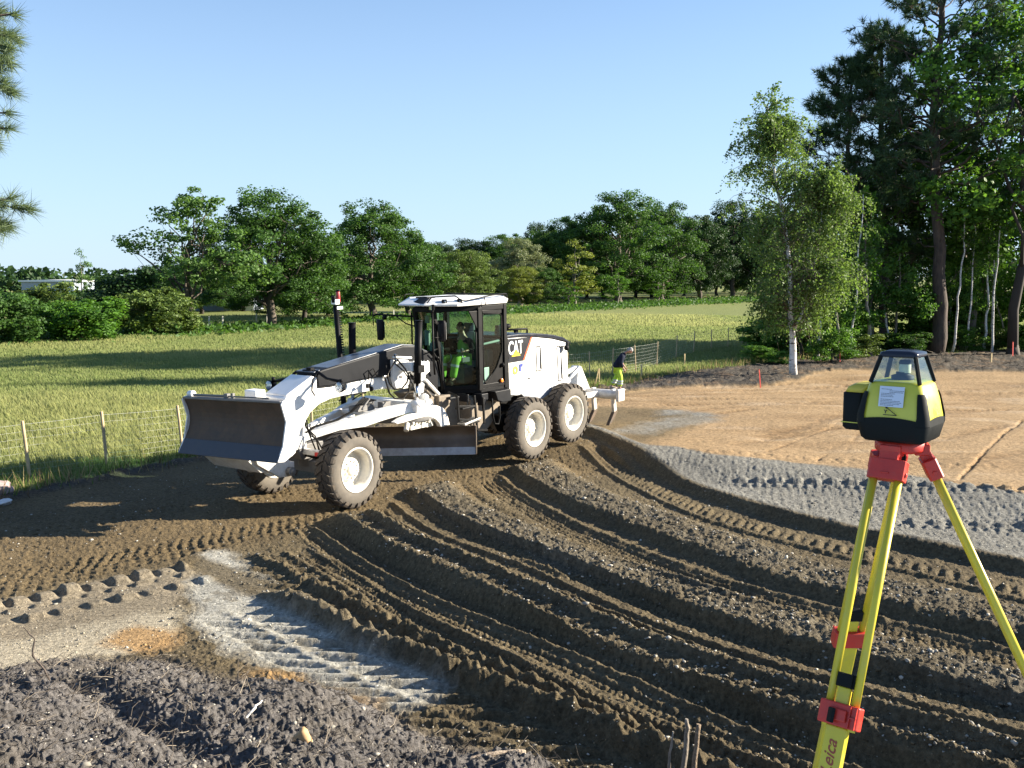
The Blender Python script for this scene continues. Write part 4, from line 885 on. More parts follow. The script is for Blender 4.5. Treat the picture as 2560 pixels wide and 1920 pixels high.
TYRE = paint('dusty_tyre', (0.112, 0.098, 0.080), 0.92, var=0.25, scale=7, dirt=(0.16, 0.13, 0.096), dirt_amt=0.6, bump=.15)
TREAD = paint('tyre_tread', (0.058, 0.048, 0.038), 0.92, var=0.35, scale=9, dirt=(0.13, 0.098, 0.065), dirt_amt=0.7, bump=.2)
RIM = paint('cream_rim', (0.70, 0.665, 0.58), 0.5, var=0.08, scale=9, dirt=(0.30, 0.235, 0.16), dirt_amt=0.6)
STEEL = paint('worn_blade_steel', (0.080, 0.054, 0.036), 0.75, 0.0, var=0.35, scale=4, dirt=(0.135, 0.082, 0.045), dirt_amt=0.9)
BLADE2 = paint('polished_brown_blade', (0.13, 0.10, 0.076), 0.55, 0.25, var=0.3, scale=4, dirt=(0.14, 0.10, 0.065), dirt_amt=0.8)
EDGE = paint('cutting_edge_steel', (0.34, 0.34, 0.35), 0.5, 0.6, var=0.2, scale=8, dirt=(0.16, 0.12, 0.085), dirt_amt=0.5)
DEDGE = paint('blue_steel_edge', (0.045, 0.047, 0.058), 0.5, 0.35, var=0.25, scale=6, dirt=(0.11, 0.085, 0.06), dirt_amt=0.4)
CHROME = paint('chromed_rod', (0.6, 0.6, 0.6), 0.15, 1.0, var=0.05)
MUD = paint('muddy_steel', (0.20, 0.165, 0.125), 0.85, var=0.3, scale=5, dirt=(0.10, 0.075, 0.05), dirt_amt=0.7)
GREYM = paint('grey_casting', (0.16, 0.155, 0.15), 0.6, 0.2, var=0.25, scale=6, dirt=(0.2, 0.165, 0.12), dirt_amt=0.6)
REDP = paint('red_plastic', (0.55, 0.035, 0.03), 0.4, var=0.1)
ORANGE = paint('orange_lens', (0.85, 0.22, 0.02), 0.25, var=0.05)
YEL = paint('yellow_mark', (0.85, 0.62, 0.02), 0.4, var=0.03)
ORST = paint('orange_stripe', (0.80, 0.10, 0.03), 0.4, var=0.03)
LIMEL = paint('lime_letter', (0.50, 0.62, 0.06), 0.4, var=0.02); BLUEL = paint('blue_letter', (0.03, 0.05, 0.28), 0.4, var=0.02)
LETW = paint('white_letter', (0.82, 0.82, 0.80), 0.4, var=0.02)
INTER = paint('cab_interior_grey', (0.10, 0.11, 0.11), 0.7, var=0.2)
INTL = paint('cab_console_grey', (0.30, 0.35, 0.33), 0.6, var=0.1)
def glass_mat(name, tint, gl=0.08):
    m = NT(name); t = m.n('ShaderNodeBsdfTransparent'); t.inputs[0].default_value = (*tint, 1)
    g = m.n('ShaderNodeBsdfGlossy'); g.inputs['Roughness'].default_value = 0.02; g.inputs[0].default_value = (.9, .95, .95, 1)
    lw = m.n('ShaderNodeLayerWeight'); lw.inputs['Blend'].default_value = 0.5
    pw = m.n('ShaderNodeMath', operation='POWER'); m.l(lw.outputs['Facing'], pw.inputs[0]); pw.inputs[1].default_value = 4.0
    mm = m.n('ShaderNodeMath', operation='MULTIPLY_ADD'); m.l(pw.outputs[0], mm.inputs[0]); mm.inputs[1].default_value = 0.6; mm.inputs[2].default_value = gl * .5
    mx = m.n('ShaderNodeMixShader'); m.l(mm.outputs[0], mx.inputs[0]); m.l(t.outputs[0], mx.inputs[1]); m.l(g.outputs[0], mx.inputs[2]); m.l(mx.outputs[0], m.out.inputs[0]); return m.m
GLASS = glass_mat('green_tinted_glass', (0.50, 0.66, 0.585)); LENS = glass_mat('lamp_lens', (0.9, 0.92, 0.95), .5)

def text(name, body, size, mat, parent, M, sx=1.0, bold=0.0, extr=0.002, shear=0.0):
    cu = bpy.data.curves.new(name, 'FONT'); cu.body = body; cu.size = size; cu.extrude = extr; cu.offset = bold; cu.shear = shear
    cu.align_x = 'CENTER'; cu.align_y = 'CENTER'; t = bpy.data.objects.new(name, cu); me = bpy.data.meshes.new_from_object(t); bpy.data.objects.remove(t); me.materials.clear()
    o = link(name, me, mat, parent); o.matrix_local = M @ Matrix.Diagonal((sx, 1, 1, 1)); return o
def side_m(x, y, z, rot=0.0):      # text on the left flank, read from outside
    return Matrix(((-1, 0, 0, x), (0, 0, 1, y), (0, 1, 0, z), (0, 0, 0, 1))) @ Matrix.Rotation(rot, 4, 'Z')

G = empty('motor_grader'); G.matrix_world = GM
tag(G, 'white and black motor grader with a dozer blade in front and a ripper behind', 'motor grader')

# ---- wheels
RT = 0.675
def wheel_protos():
    t = MB(); hw = 0.185
    prof = [(.385, -hw + .03), (.40, -hw), (.47, -hw - .015), (.56, -hw - .01), (.62, -hw + .02), (.645, -hw + .05), (.650, 0), (.645, hw - .05), (.62, hw - .02), (.56, hw + .01), (.47, hw + .015), (.40, hw), (.385, hw - .03)]
    t.lathe(prof, (0, 0, 0), 'y', 64, closed=True)
    tr = MB(); n = 25
    for k in range(n):
        for sgn in (-1, 1):
            a0 = 2 * math.pi * (k + (0.5 if sgn > 0 else 0)) / n
            def pt(r, y, a): return (r * math.sin(a), y, r * math.cos(a))
            da = 2 * math.pi / n
            sk = 0.30 * da
            rows = [(0.672, 0.012, -sk), (RT, 0.07, -sk * .4), (RT, 0.13, sk * .6), (RT - .008, hw - .012, sk), (.635, hw + .012, sk * 1.05), (.585, hw + .016, sk * 1.1)]
            w0 = da * 0.31; vs = []
            for i, (r, y, s) in enumerate(rows):
                wd = w0 * (1.0, 1.0, 1.05, 1.05, .95, .7)[i]
                vs += [pt(r, sgn * y, a0 + s - wd), pt(r, sgn * y, a0 + s + wd)]
            inner = [(.635, .012), (.64, .07), (.64, .13), (.63, hw - .03), (.60, hw - .01), (.57, hw - .012)]
            for i, (r, y) in enumerate(inner):
                s = rows[i][2]; wd = w0 * .95; vs += [pt(r, sgn * y, a0 + s - wd), pt(r, sgn * y, a0 + s + wd)]
            m = len(rows); fs = [(2*i, 2*i+1, 2*i+3, 2*i+2) for i in range(m-1)]
            o = 2 * m
            fs += [(o+2*i, 2*i, 2*i+2, o+2*i+2) for i in range(m-1)] + [(2*i+1, o+2*i+1, o+2*i+3, 2*i+3) for i in range(m-1)] + [(o, o+1, 1, 0), (2*m-2, 2*m-1, o+2*m-1, o+2*m-2)]
            tr.add(vs, fs)
    tr.lathe([(.652, -hw+.05), (.653, 0), (.652, hw-.05)], (0, 0, 0), 'y', 64)
    r = MB()
    r.lathe([(.392, hw - .012), (.40, hw + .004), (.388, hw + .012), (.372, hw - .002), (.350, hw - .02), (.338, hw - .05), (.325, hw - .20), (.29, hw - .225), (.205, hw - .215), (.20, hw - .20)], (0, 0, 0), 'y', 48)
    r.lathe([(.392, -hw + .012), (.395, -hw - .01), (.345, -hw + .02), (.325, -hw + .10), (.31, hw - .20)], (0, 0, 0), 'y', 48)
    hb = MB(); hb.lathe([(.20, hw - .22), (.20, hw - .155), (.185, hw - .14), (.105, hw - .135), (.10, hw - .115), (.085, hw - .10), (0.001, hw - .098)], (0, 0, 0), 'y', 40)
    for k in range(10):
        a = 2 * math.pi * k / 10; hb.lathe([(.017, hw - .14), (.017, hw - .112), (.001, hw - .110)], (.148 * math.sin(a), 0, .148 * math.cos(a)), 'y', 8, False)
    return t, tr, r, hb
_wp = wheel_protos()
def wheel(x, y, z, steer=0.0, first=[None]):
    w = empty('wheel'); w.parent = G; s = 1 if y > 0 else -1
    w.matrix_local = Matrix.Translation((x, y, z)) @ Matrix.Rotation(steer, 4, 'Z') @ Matrix.Rotation(0 if s > 0 else math.pi, 4, 'Z') @ Matrix.Rotation(random.random() * 6, 4, 'Y')
    if first[0] is None:
        ms = [(_wp[0], 'tyre', TYRE), (_wp[1], 'tread', TREAD), (_wp[2], 'rim', RIM), (_wp[3], 'hub', RIM)]
        first[0] = [p.build(nm, mt, w) for p, nm, mt in ms]
    else:
        for o in first[0]: c = o.copy(); COL.objects.link(c); c.parent = w
    return w
for x, z in ((0, RT - .01), (-5.325, RT - .075), (-6.848, RT + .05)):
    for y in (1.065, -1.065): wheel(x, y, z, 0.03 if x == 0 else 0.0)

def part(mb, name, mat, bevel=0.0, parent=None): return mb.build(name, mat, parent or G, bevel)

# ---- front frame: white gooseneck with black anti-glare flanks
W2 = 0.20
fr = MB()
side_poly = [(.60,.98),(.66,1.35),(.66,1.98),(.06,2.24),(-.05,2.20),(-.07,2.02),(-.45,2.00),(-1.0,2.03),(-1.5,2.05),(-1.85,2.03),(-3.15,2.03),(-3.35,1.8),(-3.35,1.45),(-3.1,1.55),(-2.7,1.80),(-1.8,1.81),(-.75,1.80),(-.42,1.78),(-.15,1.72),(.06,1.60),(.20,1.45),(.24,1.2),(.22,.95)]
fr.prism(side_poly, 'y', -W2, W2)
part(fr, 'front_frame', WHITE, .02)
nose = MB(); nose.prism([(.67,1.25),(.78,1.5),(.74,1.94),(.67,1.97)], 'y', -.33, .33); nose.box((.40,0,1.10),(.34,.50,.22)); nose.prism([(.64,1.2),(.64,1.99),(.06,2.25),(-.04,2.22),(-.03,2.0),(.3,1.4)], 'y', W2 - .02, W2 + .085); nose.prism([(.64,1.2),(.64,1.99),(.06,2.25),(-.04,2.22),(-.03,2.0),(.3,1.4)], 'y', -W2 - .085, -W2 + .02)
nose.prism([(.66,1.95),(.66,1.99),(.06,2.262),(.06,2.22)], 'y', -.28, .28)
part(nose, 'nose_plate', WHITE, .015)
bx = MB(); bx.box((.93,-.22,2.0),(.22,.30,.17)); bx.tube([(.9,-.1,1.9),(.85,-.05,1.7)], .02)
part(bx, 'hydraulic_box', WHITE, .03)
fl = MB()
bp = [(-.08,2.03),(-.04,2.30),(-.2,2.34),(-2.30,2.60),(-2.62,2.575),(-3.05,2.42),(-3.3,2.2),(-3.35,1.9),(-3.3,1.5),(-2.75,1.83),(-2.4,2.0),(-1.5,2.06),(-.5,2.02)]
fl.prism(bp, 'y', -.27, .27)
part(fl, 'frame_cover', DKGREY, .03)
st = MB(); st.prism([(-.02,2.315),(-2.32,2.618),(-2.62,2.592),(-3.04,2.435),(-3.04,2.42),(-2.62,2.57),(-2.32,2.60),(-.02,2.30)], 'y', -.235, .235)
part(st, 'cover_cap', paint('cap_grey', (0.07, 0.085, 0.11), 0.3, var=.1, dirt=(.1,.09,.08), dirt_amt=.3), .006)
text('model_lettering', '120M', .30, LETW, G, side_m(-2.78, .274, 2.14, -.07), .72, .006)
# lower rear wedge of the frame, mud grey
wd = MB(); wd.prism([(-2.55,1.62),(-2.95,1.66),(-3.12,1.5),(-3.55,1.22),(-3.75,1.12),(-3.75,.85),(-3.5,.82),(-2.95,1.3)], 'y', -.30, .30)
wd.prism([(-3.2,1.5),(-3.2,.85),(-4.3,.8),(-4.5,1.5)], 'y', -.38, .38)
part(wd, 'hitch_frame', MUD, .02)
# lights on a bar over the nose
lb = MB(); X = -.1
lb.tube([(X-.05,.78,2.17),(X,.60,2.19),(X,.48,2.20),(X,.34,2.27),(X,.24,2.315),(X,-.30,2.285),(X,-.38,2.25),(X,-.46,2.17),(X,-.78,2.10),(X-.05,-1.0,2.06)], .028, 10)
lb.box((X-.02,0,2.30),(.12,.22,.08)); lb.box((X-.03,.02,2.35),(.08,.12,.05))
lb.tube([(X-.03,.80,2.17),(X-.03,.80,2.21)], .035, 8); lb.tube([(X-.03,-1.0,2.06),(X-.03,-1.0,2.14)], .03, 8)
part(lb, 'lamp_bar', BLACK)
lw = MB(); lw.tube([(X,.27,2.31),(.06,.30,2.20),(.09,.29,2.0),(.02,.288,1.9)], .010, 6); part(lw, 'lamp_cable', RUBBER)
for yy, zz in ((.80, 2.075), (-1.07, 1.985)):
    hl = MB(); hl.lathe([(.02,-.15),(.06,-.12),(.095,-.02),(.10,.02),(.092,.035)], (X,yy,zz), 'x', 20); h = part(hl, 'headlight', BLACK)
    h.rotation_euler = (0, 0, 0)
    ls = MB(); ls.lathe([(.092,.03),(.06,.045),(.001,.05)], (X,yy,zz), 'x', 20); part(ls, 'lens', LENS, 0, h)
    rf = MB(); rf.lathe([(.09,.028),(.06,-.02),(.02,-.06),(.001,-.06)], (X,yy,zz), 'x', 20); part(rf, 'reflector', CHROME, 0, h)
    if yy > 0:
        ind = MB(); ind.lathe([(.045,-.05),(.07,.0),(.068,.03),(.001,.045)], (X-.05,yy+.14,zz-.005), 'x', 16); part(ind, 'side_lamp', LENS, 0, h)
# ---- front axle and steering
ax = MB(); ax.bar((0,-.86,.62),(0,.86,.62),.20,.20); ax.tube([(.0,0,.62),(.0,0,1.0)], .17, 16); ax.bar((0,.62,.62),(0,.90,.72),.16,.26); ax.bar((0,-.62,.62),(0,-.90,.72),.16,.26)
ax.tube([(-.18,-.85,.70),(-.18,.85,.70)], .03, 8); ax.prism([(.3,.78),(.45,1.05),(-.2,1.05),(-.25,.78)], 'y', -.2, .2)
part(ax, 'front_axle', GREYM, .01)
wl = MB(); wl.bar((.24,-.75,.93),(.24,.75,.93),.09,.10); wl.bar((-.1,-.8,.78),(-.1,.8,.78),.07,.06); part(wl, 'wheel_lean_bar', WHITE, .01)
sc = MB(); sc.tube([(.20,.10,.88),(.20,.58,.84)], .045, 10); part(sc, 'steering_cylinder', BLACK)
rc = MB(); rc.box((.33,.62,.93),(.03,.10,.07)); part(rc, 'red_reflector', REDP, .005)
fh = MB()
for i, (y, z0, z1) in enumerate(((.20,1.55,.85),(.25,1.50,.80),(.30,1.42,.90),(.17,1.62,.78))):
    fh.tube([(.24-.03*i,y,z0),(.22,y+.05,z0-.2),(.12+.03*i,y+.16,(z0+z1)/2),(.16,y+.3,z1+.05),(.10,y+.42,z1)], .013, 6)
part(fh, 'steering_hoses', RUBBER)
# ---- front dozer blade
DW = 1.28
dz = MB(); nseg = 9; arc = []
for i in range(nseg + 1):
    t = i / nseg; arc.append((1.60 - .11 * math.sin(math.pi * t) + .05 * t, 1.98 - .69 * t))
bk = [(x - .05, z) for x, z in arc]
dz.prism(arc + bk[::-1], 'y', -DW, DW)
_d1 = part(dz, 'dozer_blade', STEEL)
de = MB(); de.prism([(1.655,1.30),(1.80,1.06),(1.775,1.05),(1.61,1.28)], 'y', -DW - .015, DW + .02)
_d2 = part(de, 'dozer_cutting_edge', DEDGE, .004)
DOZ = []
for s in (-1, 1):
    y0, y1 = (DW + .001, DW + .032) if s > 0 else (-DW - .032, -DW - .001); dsd = MB()
    dsd.prism([(1.60,2.02),(1.635,1.97),(1.56,1.68),(1.66,1.30),(1.79,1.07),(1.66,1.05),(1.42,1.16),(1.36,1.32),(1.36,2.0),(1.43,2.05)], 'y', y0, y1)
    DOZ.append(part(dsd, 'dozer_side_plate', WHITE, .005))
dt = MB(); dt.box((1.55,0,2.005),(.17,2*DW,.035)); dt.tube([(1.53,-1.10,2.05),(1.53,-.25,2.05)], .022, 8); dt.tube([(1.53,-.25,2.05),(1.53,.9,2.045)], .014, 8); dt.box((1.53,-.18,2.06),(.07,.10,.07)); dt.box((1.53,-.02,2.06),(.05,.05,.09))
_d3 = part(dt, 'dozer_top_rail', GREYM, .006)
dk = MB(); dk.lathe([(.001,-.06),(.06,-.06),(.06,.06),(.001,.06)], (1.50,-1.20,2.06), 'y', 14); _d4 = part(dk, 'dozer_top_knob', WHITE, .01)
for _o in DOZ + [_d1, _d2, _d3, _d4]:      # the blade hangs a little lower on the far side
    _o.matrix_local = Matrix.Translation((0, 0, 1.5)) @ Matrix.Rotation(.042, 4, 'X') @ Matrix.Translation((0, 0, -1.5))
db = MB(); db.box((1.34,0,1.5),(.10,2.3,.14)); db.box((1.36,0,1.88),(.09,2.3,.10)); db.box((1.40,0,1.18),(.16,2.3,.10))
for y in (-.85,-.4,.4,.85): db.box((1.33,y,1.5),(.14,.03,.85))
for y in (-.38,.38):
    db.prism([(1.50,1.06),(1.45,.92),(1.0,.62),(.78,.60),(.72,.78),(.95,1.2),(1.3,1.6)], 'y', y - .03, y + .03)
db.prism([(1.62,1.02),(1.35,.76),(1.05,.72),(1.05,1.0)], 'y', -.9, .35); db.bar((.70,-.38,.78),(.70,.38,.78),.12,.12)
db.bar((.66,-.3,1.6),(1.4,-.55,1.65),.10,.14); db.bar((.66,.3,1.6),(1.4,.55,1.65),.10,.14)
part(db, 'dozer_lift_frame', WHITE, .01)
dp = MB(); dp.lathe([(.001,-.05),(.075,-.05),(.08,.05),(.035,.055),(.035,.085),(.001,.085)], (.80,.46,.70), 'y', 18); part(dp, 'pivot_pin', GREYM, .005)
dc = MB(); dc.tube([(.62,0,1.75),(1.0,0,1.5)], .06, 12); dc.tube([(1.0,0,1.5),(1.35,0,1.3)], .035, 10); part(dc, 'dozer_lift_cylinder', BLACK)
# ---- drawbar, circle and moldboard
dr = MB()
for s in (1, -1):
    vs = []
    for (x, y, zt, zb) in ((.50,.05,1.20,1.05),(-.06,.15,1.25,1.13),(-.5,.26,1.35,1.20),(-1.03,.38,1.42,1.20),(-1.38,.48,1.50,1.27),(-2.0,.64,1.54,1.36),(-2.30,.70,1.55,1.36)):
        for dy in (-.07, .07):
            vs += [(x, s * (y + dy), zt), (x, s * (y + dy), zb)]
    fs = []
    for i in range(6):
        o = 4 * i; a, b, c, d = o, o + 1, o + 3, o + 2
        fs += [(a, b, b + 4, a + 4), (c, d, d + 4, c + 4), (d, a, a + 4, d + 4), (b, c, c + 4, b + 4)]
    fs += [(0, 2, 3, 1), (24, 25, 27, 26)]
    dr.add(vs, fs)
dr.lathe([(.001,-.1),(.09,-.09),(.13,0),(.09,.09),(.001,.1)], (.52,0,1.12), 'z', 18)
dr.box((-2.20,0,1.46),(.30,1.52,.17)); dr.box((-1.45,0,1.40),(.5,.9,.08)); dr.prism([(-.2,1.24),(-1.1,1.40),(-1.1,1.34),(-.2,1.16)], 'y', -.12, .12)
part(dr, 'drawbar', WHITE, .015)
dm = MB(); dm.lathe([(.15,0),(.15,.05),(.13,.06),(.13,.12),(.15,.13),(.15,.17),(.10,.19),(.001,.19)], (-1.45,.08,1.44), 'z', 20); dm.box((-1.2,.1,1.5),(.25,.25,.10)); dm.box((-1.65,.35,1.53),(.22,.14,.12)); dm.tube([(-1.5,.2,1.6),(-1.3,.3,1.68),(-1.1,.3,1.5)], .02, 8)
part(dm, 'circle_drive_motor', GREYM, .01)
dmh = MB()
for i in range(3): dmh.tube([(-1.55,.15+.04*i,1.62),(-1.2,.25+.04*i,1.72-.02*i),(-.8,.30+.03*i,1.50),(-.45,.28+.03*i,1.40),(.05,.22+.03*i,1.34),(.2,.2,1.25)], .013, 6)
dmh.tube([(-1.0,-.1,1.9),(-1.3,-.15,1.78),(-1.5,-.1,1.72),(-1.35,-.2,1.62)], .014, 6); dmh.tube([(-1.1,-.15,1.86),(-1.3,-.3,1.7),(-1.1,-.3,1.62)], .014, 6)
part(dmh, 'drawbar_hoses', RUBBER)
hp = MB(); hp.box((-1.2,-.12,1.79),(.30,.12,.06)); 
for i in range(5): hp.box((-1.0-.12*i,.0-.05*(i%2),1.775),(.06,.06,.07))
part(hp, 'valve_block', GREYM, .005)
ci = MB(); ci.lathe([(.80,-.06),(.80,.06),(.66,.06),(.66,-.06)], (-2.4,0,1.22), 'z', 48, closed=True); part(ci, 'circle_ring', GREYM, .005)
arcm = MB(); arcp = [(-1.45,1.25),(-1.61,1.30),(-2.02,1.36),(-2.44,1.41),(-2.65,1.42),(-2.84,1.35),(-2.97,1.19),(-3.04,.97),(-2.76,.97),(-2.72,1.05),(-2.62,1.14),(-2.47,1.21),(-2.3,1.24),(-2.01,1.23),(-1.71,1.21),(-1.52,1.21)]
arcm.prism(arcp, 'y', .68, .80); arcm.prism([(x + .1, z) for x, z in arcp], 'y', -.9, -.78)
part(arcm, 'circle_bracket', paint('cream_white_paint', (.76,.73,.68), .45, var=.05, dirt=(.5,.36,.26), dirt_amt=.35), .02)
mc = MB(); mc.box((-2.25,.62,1.08),(.5,.14,.14)); mc.box((-2.6,.55,1.06),(.2,.2,.14)); mc.tube([(-1.85,.74,1.17),(-1.75,.8,1.05)], .05, 10); mc.tube([(-2.43,.78,1.2),(-2.45,.85,1.05)], .012, 6)
for i in range(6): mc.box((-2.5+.09*i,.70,1.12+.02*(i%2)),(.05,.06,.05))
part(mc, 'blade_shift_valves', RIM, .008)
# moldboard: runs along (-.6,.8); concave face looks to (.8,.6)
BX = Matrix(((.8, -.6, 0, -2.4), (.6, .8, 0, 0), (0, 0, 1, 0), (0, 0, 0, 1)))   # local: x = facing, y = along
def blade_m(o): o.matrix_local = BX
ml = MB(); arc = []
for i in range(11):
    t = i / 10; arc.append((.06 - .15 * math.sin(math.pi * t) + (.02) * t, .97 - .43 * t))
ml.prism(arc + [(x - .03, z) for x, z in arc[::-1]], 'y', -2.35, 1.52)
o = part(ml, 'moldboard', BLADE2); blade_m(o)
ce = MB(); ce.prism([(.085,.545),(.13,.40),(.11,.395),(.06,.54)], 'y', -2.35, 1.53); o = part(ce, 'cutting_edge', EDGE, .003); blade_m(o)
eb = MB(); eb.prism([(.07,.96),(.10,.90),(.14,.40),(-.02,.40),(-.12,.72),(-.03,.96)], 'y', 1.522, 1.545); o = part(eb, 'end_bit', BLADE2, .003); blade_m(o)
# blade lift cylinders and collar
cl = MB(); cl.prism([(-1.92,2.36),(-2.34,2.34),(-2.40,2.2),(-2.36,1.84),(-1.98,1.80),(-1.92,2.0)], 'y', .275, .36); cl.prism([(-1.92,2.36),(-2.34,2.34),(-2.40,2.2),(-2.36,1.84),(-1.98,1.80),(-1.92,2.0)], 'y', -.36, -.275)
cl.box((-2.16,.52,2.22),(.20,.34,.17)); cl.box((-2.12,-.58,2.22),(.20,.44,.17)); cl.box((-2.16,0,1.80),(.34,.70,.06))
cl.bar((-1.9,.37,2.42),(-2.4,.40,2.36),.03,.04)
part(cl, 'lift_collar', WHITE, .012)
tr2 = MB(); tr2.prism([(-2.44,2.26),(-2.92,2.24),(-2.93,2.04),(-2.80,1.98),(-2.70,1.56),(-2.54,1.56),(-2.60,1.95),(-2.48,2.04)], 'y', .28, .40)
tr2.tube([(-2.62,.44,1.55),(-2.70,.46,1.50)], .11, 14); tr2.tube([(-2.66,.36,1.42),(-2.66,.60,1.42)], .11, 14); tr2.tube([(-2.7,.36,1.28),(-2.7,.60,1.28)], .10, 14); tr2.bar((-2.75,.42,1.9),(-3.15,.42,1.55),.07,.05)
part(tr2, 'side_shift_link', WHITE, .012)
for i, (a, b, c) in enumerate((((-2.26,.74,3.09),(-2.16,.745,1.90),(-2.12,.75,1.55)), ((-2.02,-.82,3.02),(-1.98,-.82,1.95),(-1.96,-.82,1.5)))):
    lc = MB(); lc.tube([a, b], .072, 14); lc.tube([tuple(a), (a[0], a[1], a[2] + .02)], .078, 14); lc.box((a[0]+.07, a[1], a[2]-.55),(.03,.03,1.0)); lc.box(((a[0]+b[0])/2, (a[1]), 2.18),(.17,.17,.14))
    q = part(lc, 'lift_cylinder', BLACK)
    rd = MB(); rd.tube([b, c], .036, 10); part(rd, 'rod', CHROME, 0, q)
    ft = MB(); ft.lathe([(.001,-.07),(.10,-.06),(.12,0),(.10,.06),(.001,.07)], (c[0], c[1], c[2] - .03), 'z', 14); ft.box((c[0]-.05, c[1]-.03, c[2]-.12),(.28,.24,.12)); part(ft, 'socket', WHITE, 0, q)
hs = MB(); hs.tube([(-1.41,.62,2.09),(-1.38,.70,1.95),(-1.42,.72,1.80),(-1.55,.72,1.69),(-1.78,.72,1.65),(-1.95,.72,1.77),(-2.02,.70,2.01),(-1.93,.66,2.2),(-1.91,.5,2.36)], .017, 8)
hs.tube([(-1.55,.55,2.10),(-1.55,.6,1.96),(-1.66,.62,1.84),(-1.86,.62,1.83),(-2.03,.6,1.93),(-2.12,.58,2.12)], .017, 8)
hs.tube([(-1.45,.6,2.08),(-1.7,.5,2.22),(-1.95,.42,2.38),(-2.05,.4,2.32)], .014, 8); hs.tube([(-1.9,.42,2.3),(-2.0,.55,2.15),(-2.15,.62,1.9),(-2.2,.66,1.7)], .013, 8); hs.tube([(-1.3,.30,2.04),(-1.28,.34,2.2),(-1.4,.34,2.25),(-1.5,.32,2.1)], .012, 6)
hs.tube([(-2.35,.6,1.95),(-2.5,.7,1.85),(-2.45,.7,1.7),(-2.3,.7,1.68)], .013, 6)
part(hs, 'lift_hoses', RUBBER)
hf = MB()
for (x, y, z) in ((-1.42,.60,2.10),(-1.55,.54,2.11),(-1.9,.46,2.36),(-2.1,.5,2.15),(-1.95,.4,2.45),(-1.98,.38,2.40),(-1.62,.40,2.02),(-2.02,.42,2.28),(-2.05,.42,2.02)): hf.box((x, y, z),(.05,.05,.05))
part(hf, 'hose_fittings', CHROME, .006)
sl = MB(); sl.box((-1.28,.31,1.93),(.09,.05,.08)); sl.lathe([(.05,0),(.045,.03),(.001,.04)], (-1.33,.33,1.87), 'y', 12); part(sl, 'work_lamp', BLACK, .006)
# laser mast on the far end of the moldboard
ma = MB(); ma.tube([(-1.86,-.95,.95),(-1.80,-.95,2.1),(-1.72,-.95,3.40)], .055, 12)
for i in range(22): ma.tube([(-1.853+.0044*i,-.95,2.2+.05*i),(-1.853+.0044*i,-.95,2.222+.05*i)], .062, 10)
part(ma, 'laser_mast', BLACK)
mr = MB(); mr.box((-1.72,-.95,3.46),(.12,.12,.10)); mr.box((-1.78,-.92,3.34),(.16,.06,.06)); part(mr, 'mast_clamp', LETW, .01)
mv = MB(); mv.tube([(-1.80,-.95,3.45),(-1.79,-.95,3.66)], .042, 12); part(mv, 'laser_receiver', paint('dull_red', (.36,.04,.04), .4), .01)
mt = MB(); mt.tube([(-1.68,-.95,3.45),(-1.67,-.95,3.58)], .045, 12); mt.tube([(-1.80,-.95,3.66),(-1.80,-.95,3.70)], .044, 12); part(mt, 'receiver_cap', BLACK, .01)
# ---- cab (plan: narrow windscreen, angled doors)
def cabpt(k, z):
    t = (z - 1.62) / (3.25 - 1.62)
    P = {'F': (-3.50 + .26 * t, .25), 'B': (-4.06, .76), 'R': (-4.87, .79)}[k]; return P
cf = MB()
def post(k, s, z0, z1, w, d=None):
    a = cabpt(k, z0); b = cabpt(k, z1); cf.bar((a[0], s * a[1], z0), (b[0], s * b[1], z1), w, d or w, (1, 0, 0))
for s in (1, -1):
    post('F', s, 1.60, 3.26, .085); post('B', s, 1.55, 3.26, .10, .13); post('R', s, 1.52, 3.30, .10, .10)
    for z, w in ((3.245, .10), (1.62, .09)):
        pts = [(*cabpt(k, z)[:1], s * cabpt(k, z)[1], z) for k in 'FBR']
        for a, b in zip(pts, pts[1:]): cf.bar(a, b, .08, w)
    # dark corner panel over the door hinge side and quarter panel below the rear glass
    cf.prism([(-4.10,3.20),(-3.72,3.20),(-4.03,2.75),(-4.06,2.2),(-4.12,2.2)], 'y', s * .775 - .012, s * .775 + .012)
    cf.prism([(-4.13,3.20),(-4.87,3.20),(-4.87,3.10),(-4.15,3.13)], 'y', s * .79 - .012, s * .79 + .012)
    cf.prism([(-4.87,3.12),(-4.80,3.10),(-4.78,2.3),(-4.62,2.0),(-4.22,1.70),(-4.15,1.52),(-4.87,1.52)], 'y', s * .79 - .014, s * .79 + .014)
for z in (3.245, 1.62):
    a = cabpt('F', z); cf.bar((a[0], -a[1], z), (a[0], a[1], z), .08, .10); cf.bar((-4.87, -.79, z), (-4.87, .79, z), .08, .10)
cf.prism([(-3.50,1.60),(-3.47,1.60),(-3.36,2.40),(-3.39,2.40)], 'y', -.26, .26)
cf.prism([(-4.84,1.5),(-4.89,1.5),(-4.89,2.5),(-4.84,2.5)], 'y', -.79, .79)
part(cf, 'cab_frame', BLACK, .01)
fl2 = MB(); fl2.prism([(-3.52,.27),(-4.06,.80),(-4.9,.82),(-4.9,-.82),(-4.06,-.80),(-3.52,-.27)], 'z', 1.50, 1.585); part(fl2, 'cab_floor', BLACK, .01)
def pane(name, P): 
    m = MB(); m.add(P, [tuple(range(len(P)))]); return part(m, name, GLASS)
def q(k, s, z): a = cabpt(k, z); return (a[0], s * a[1], z)
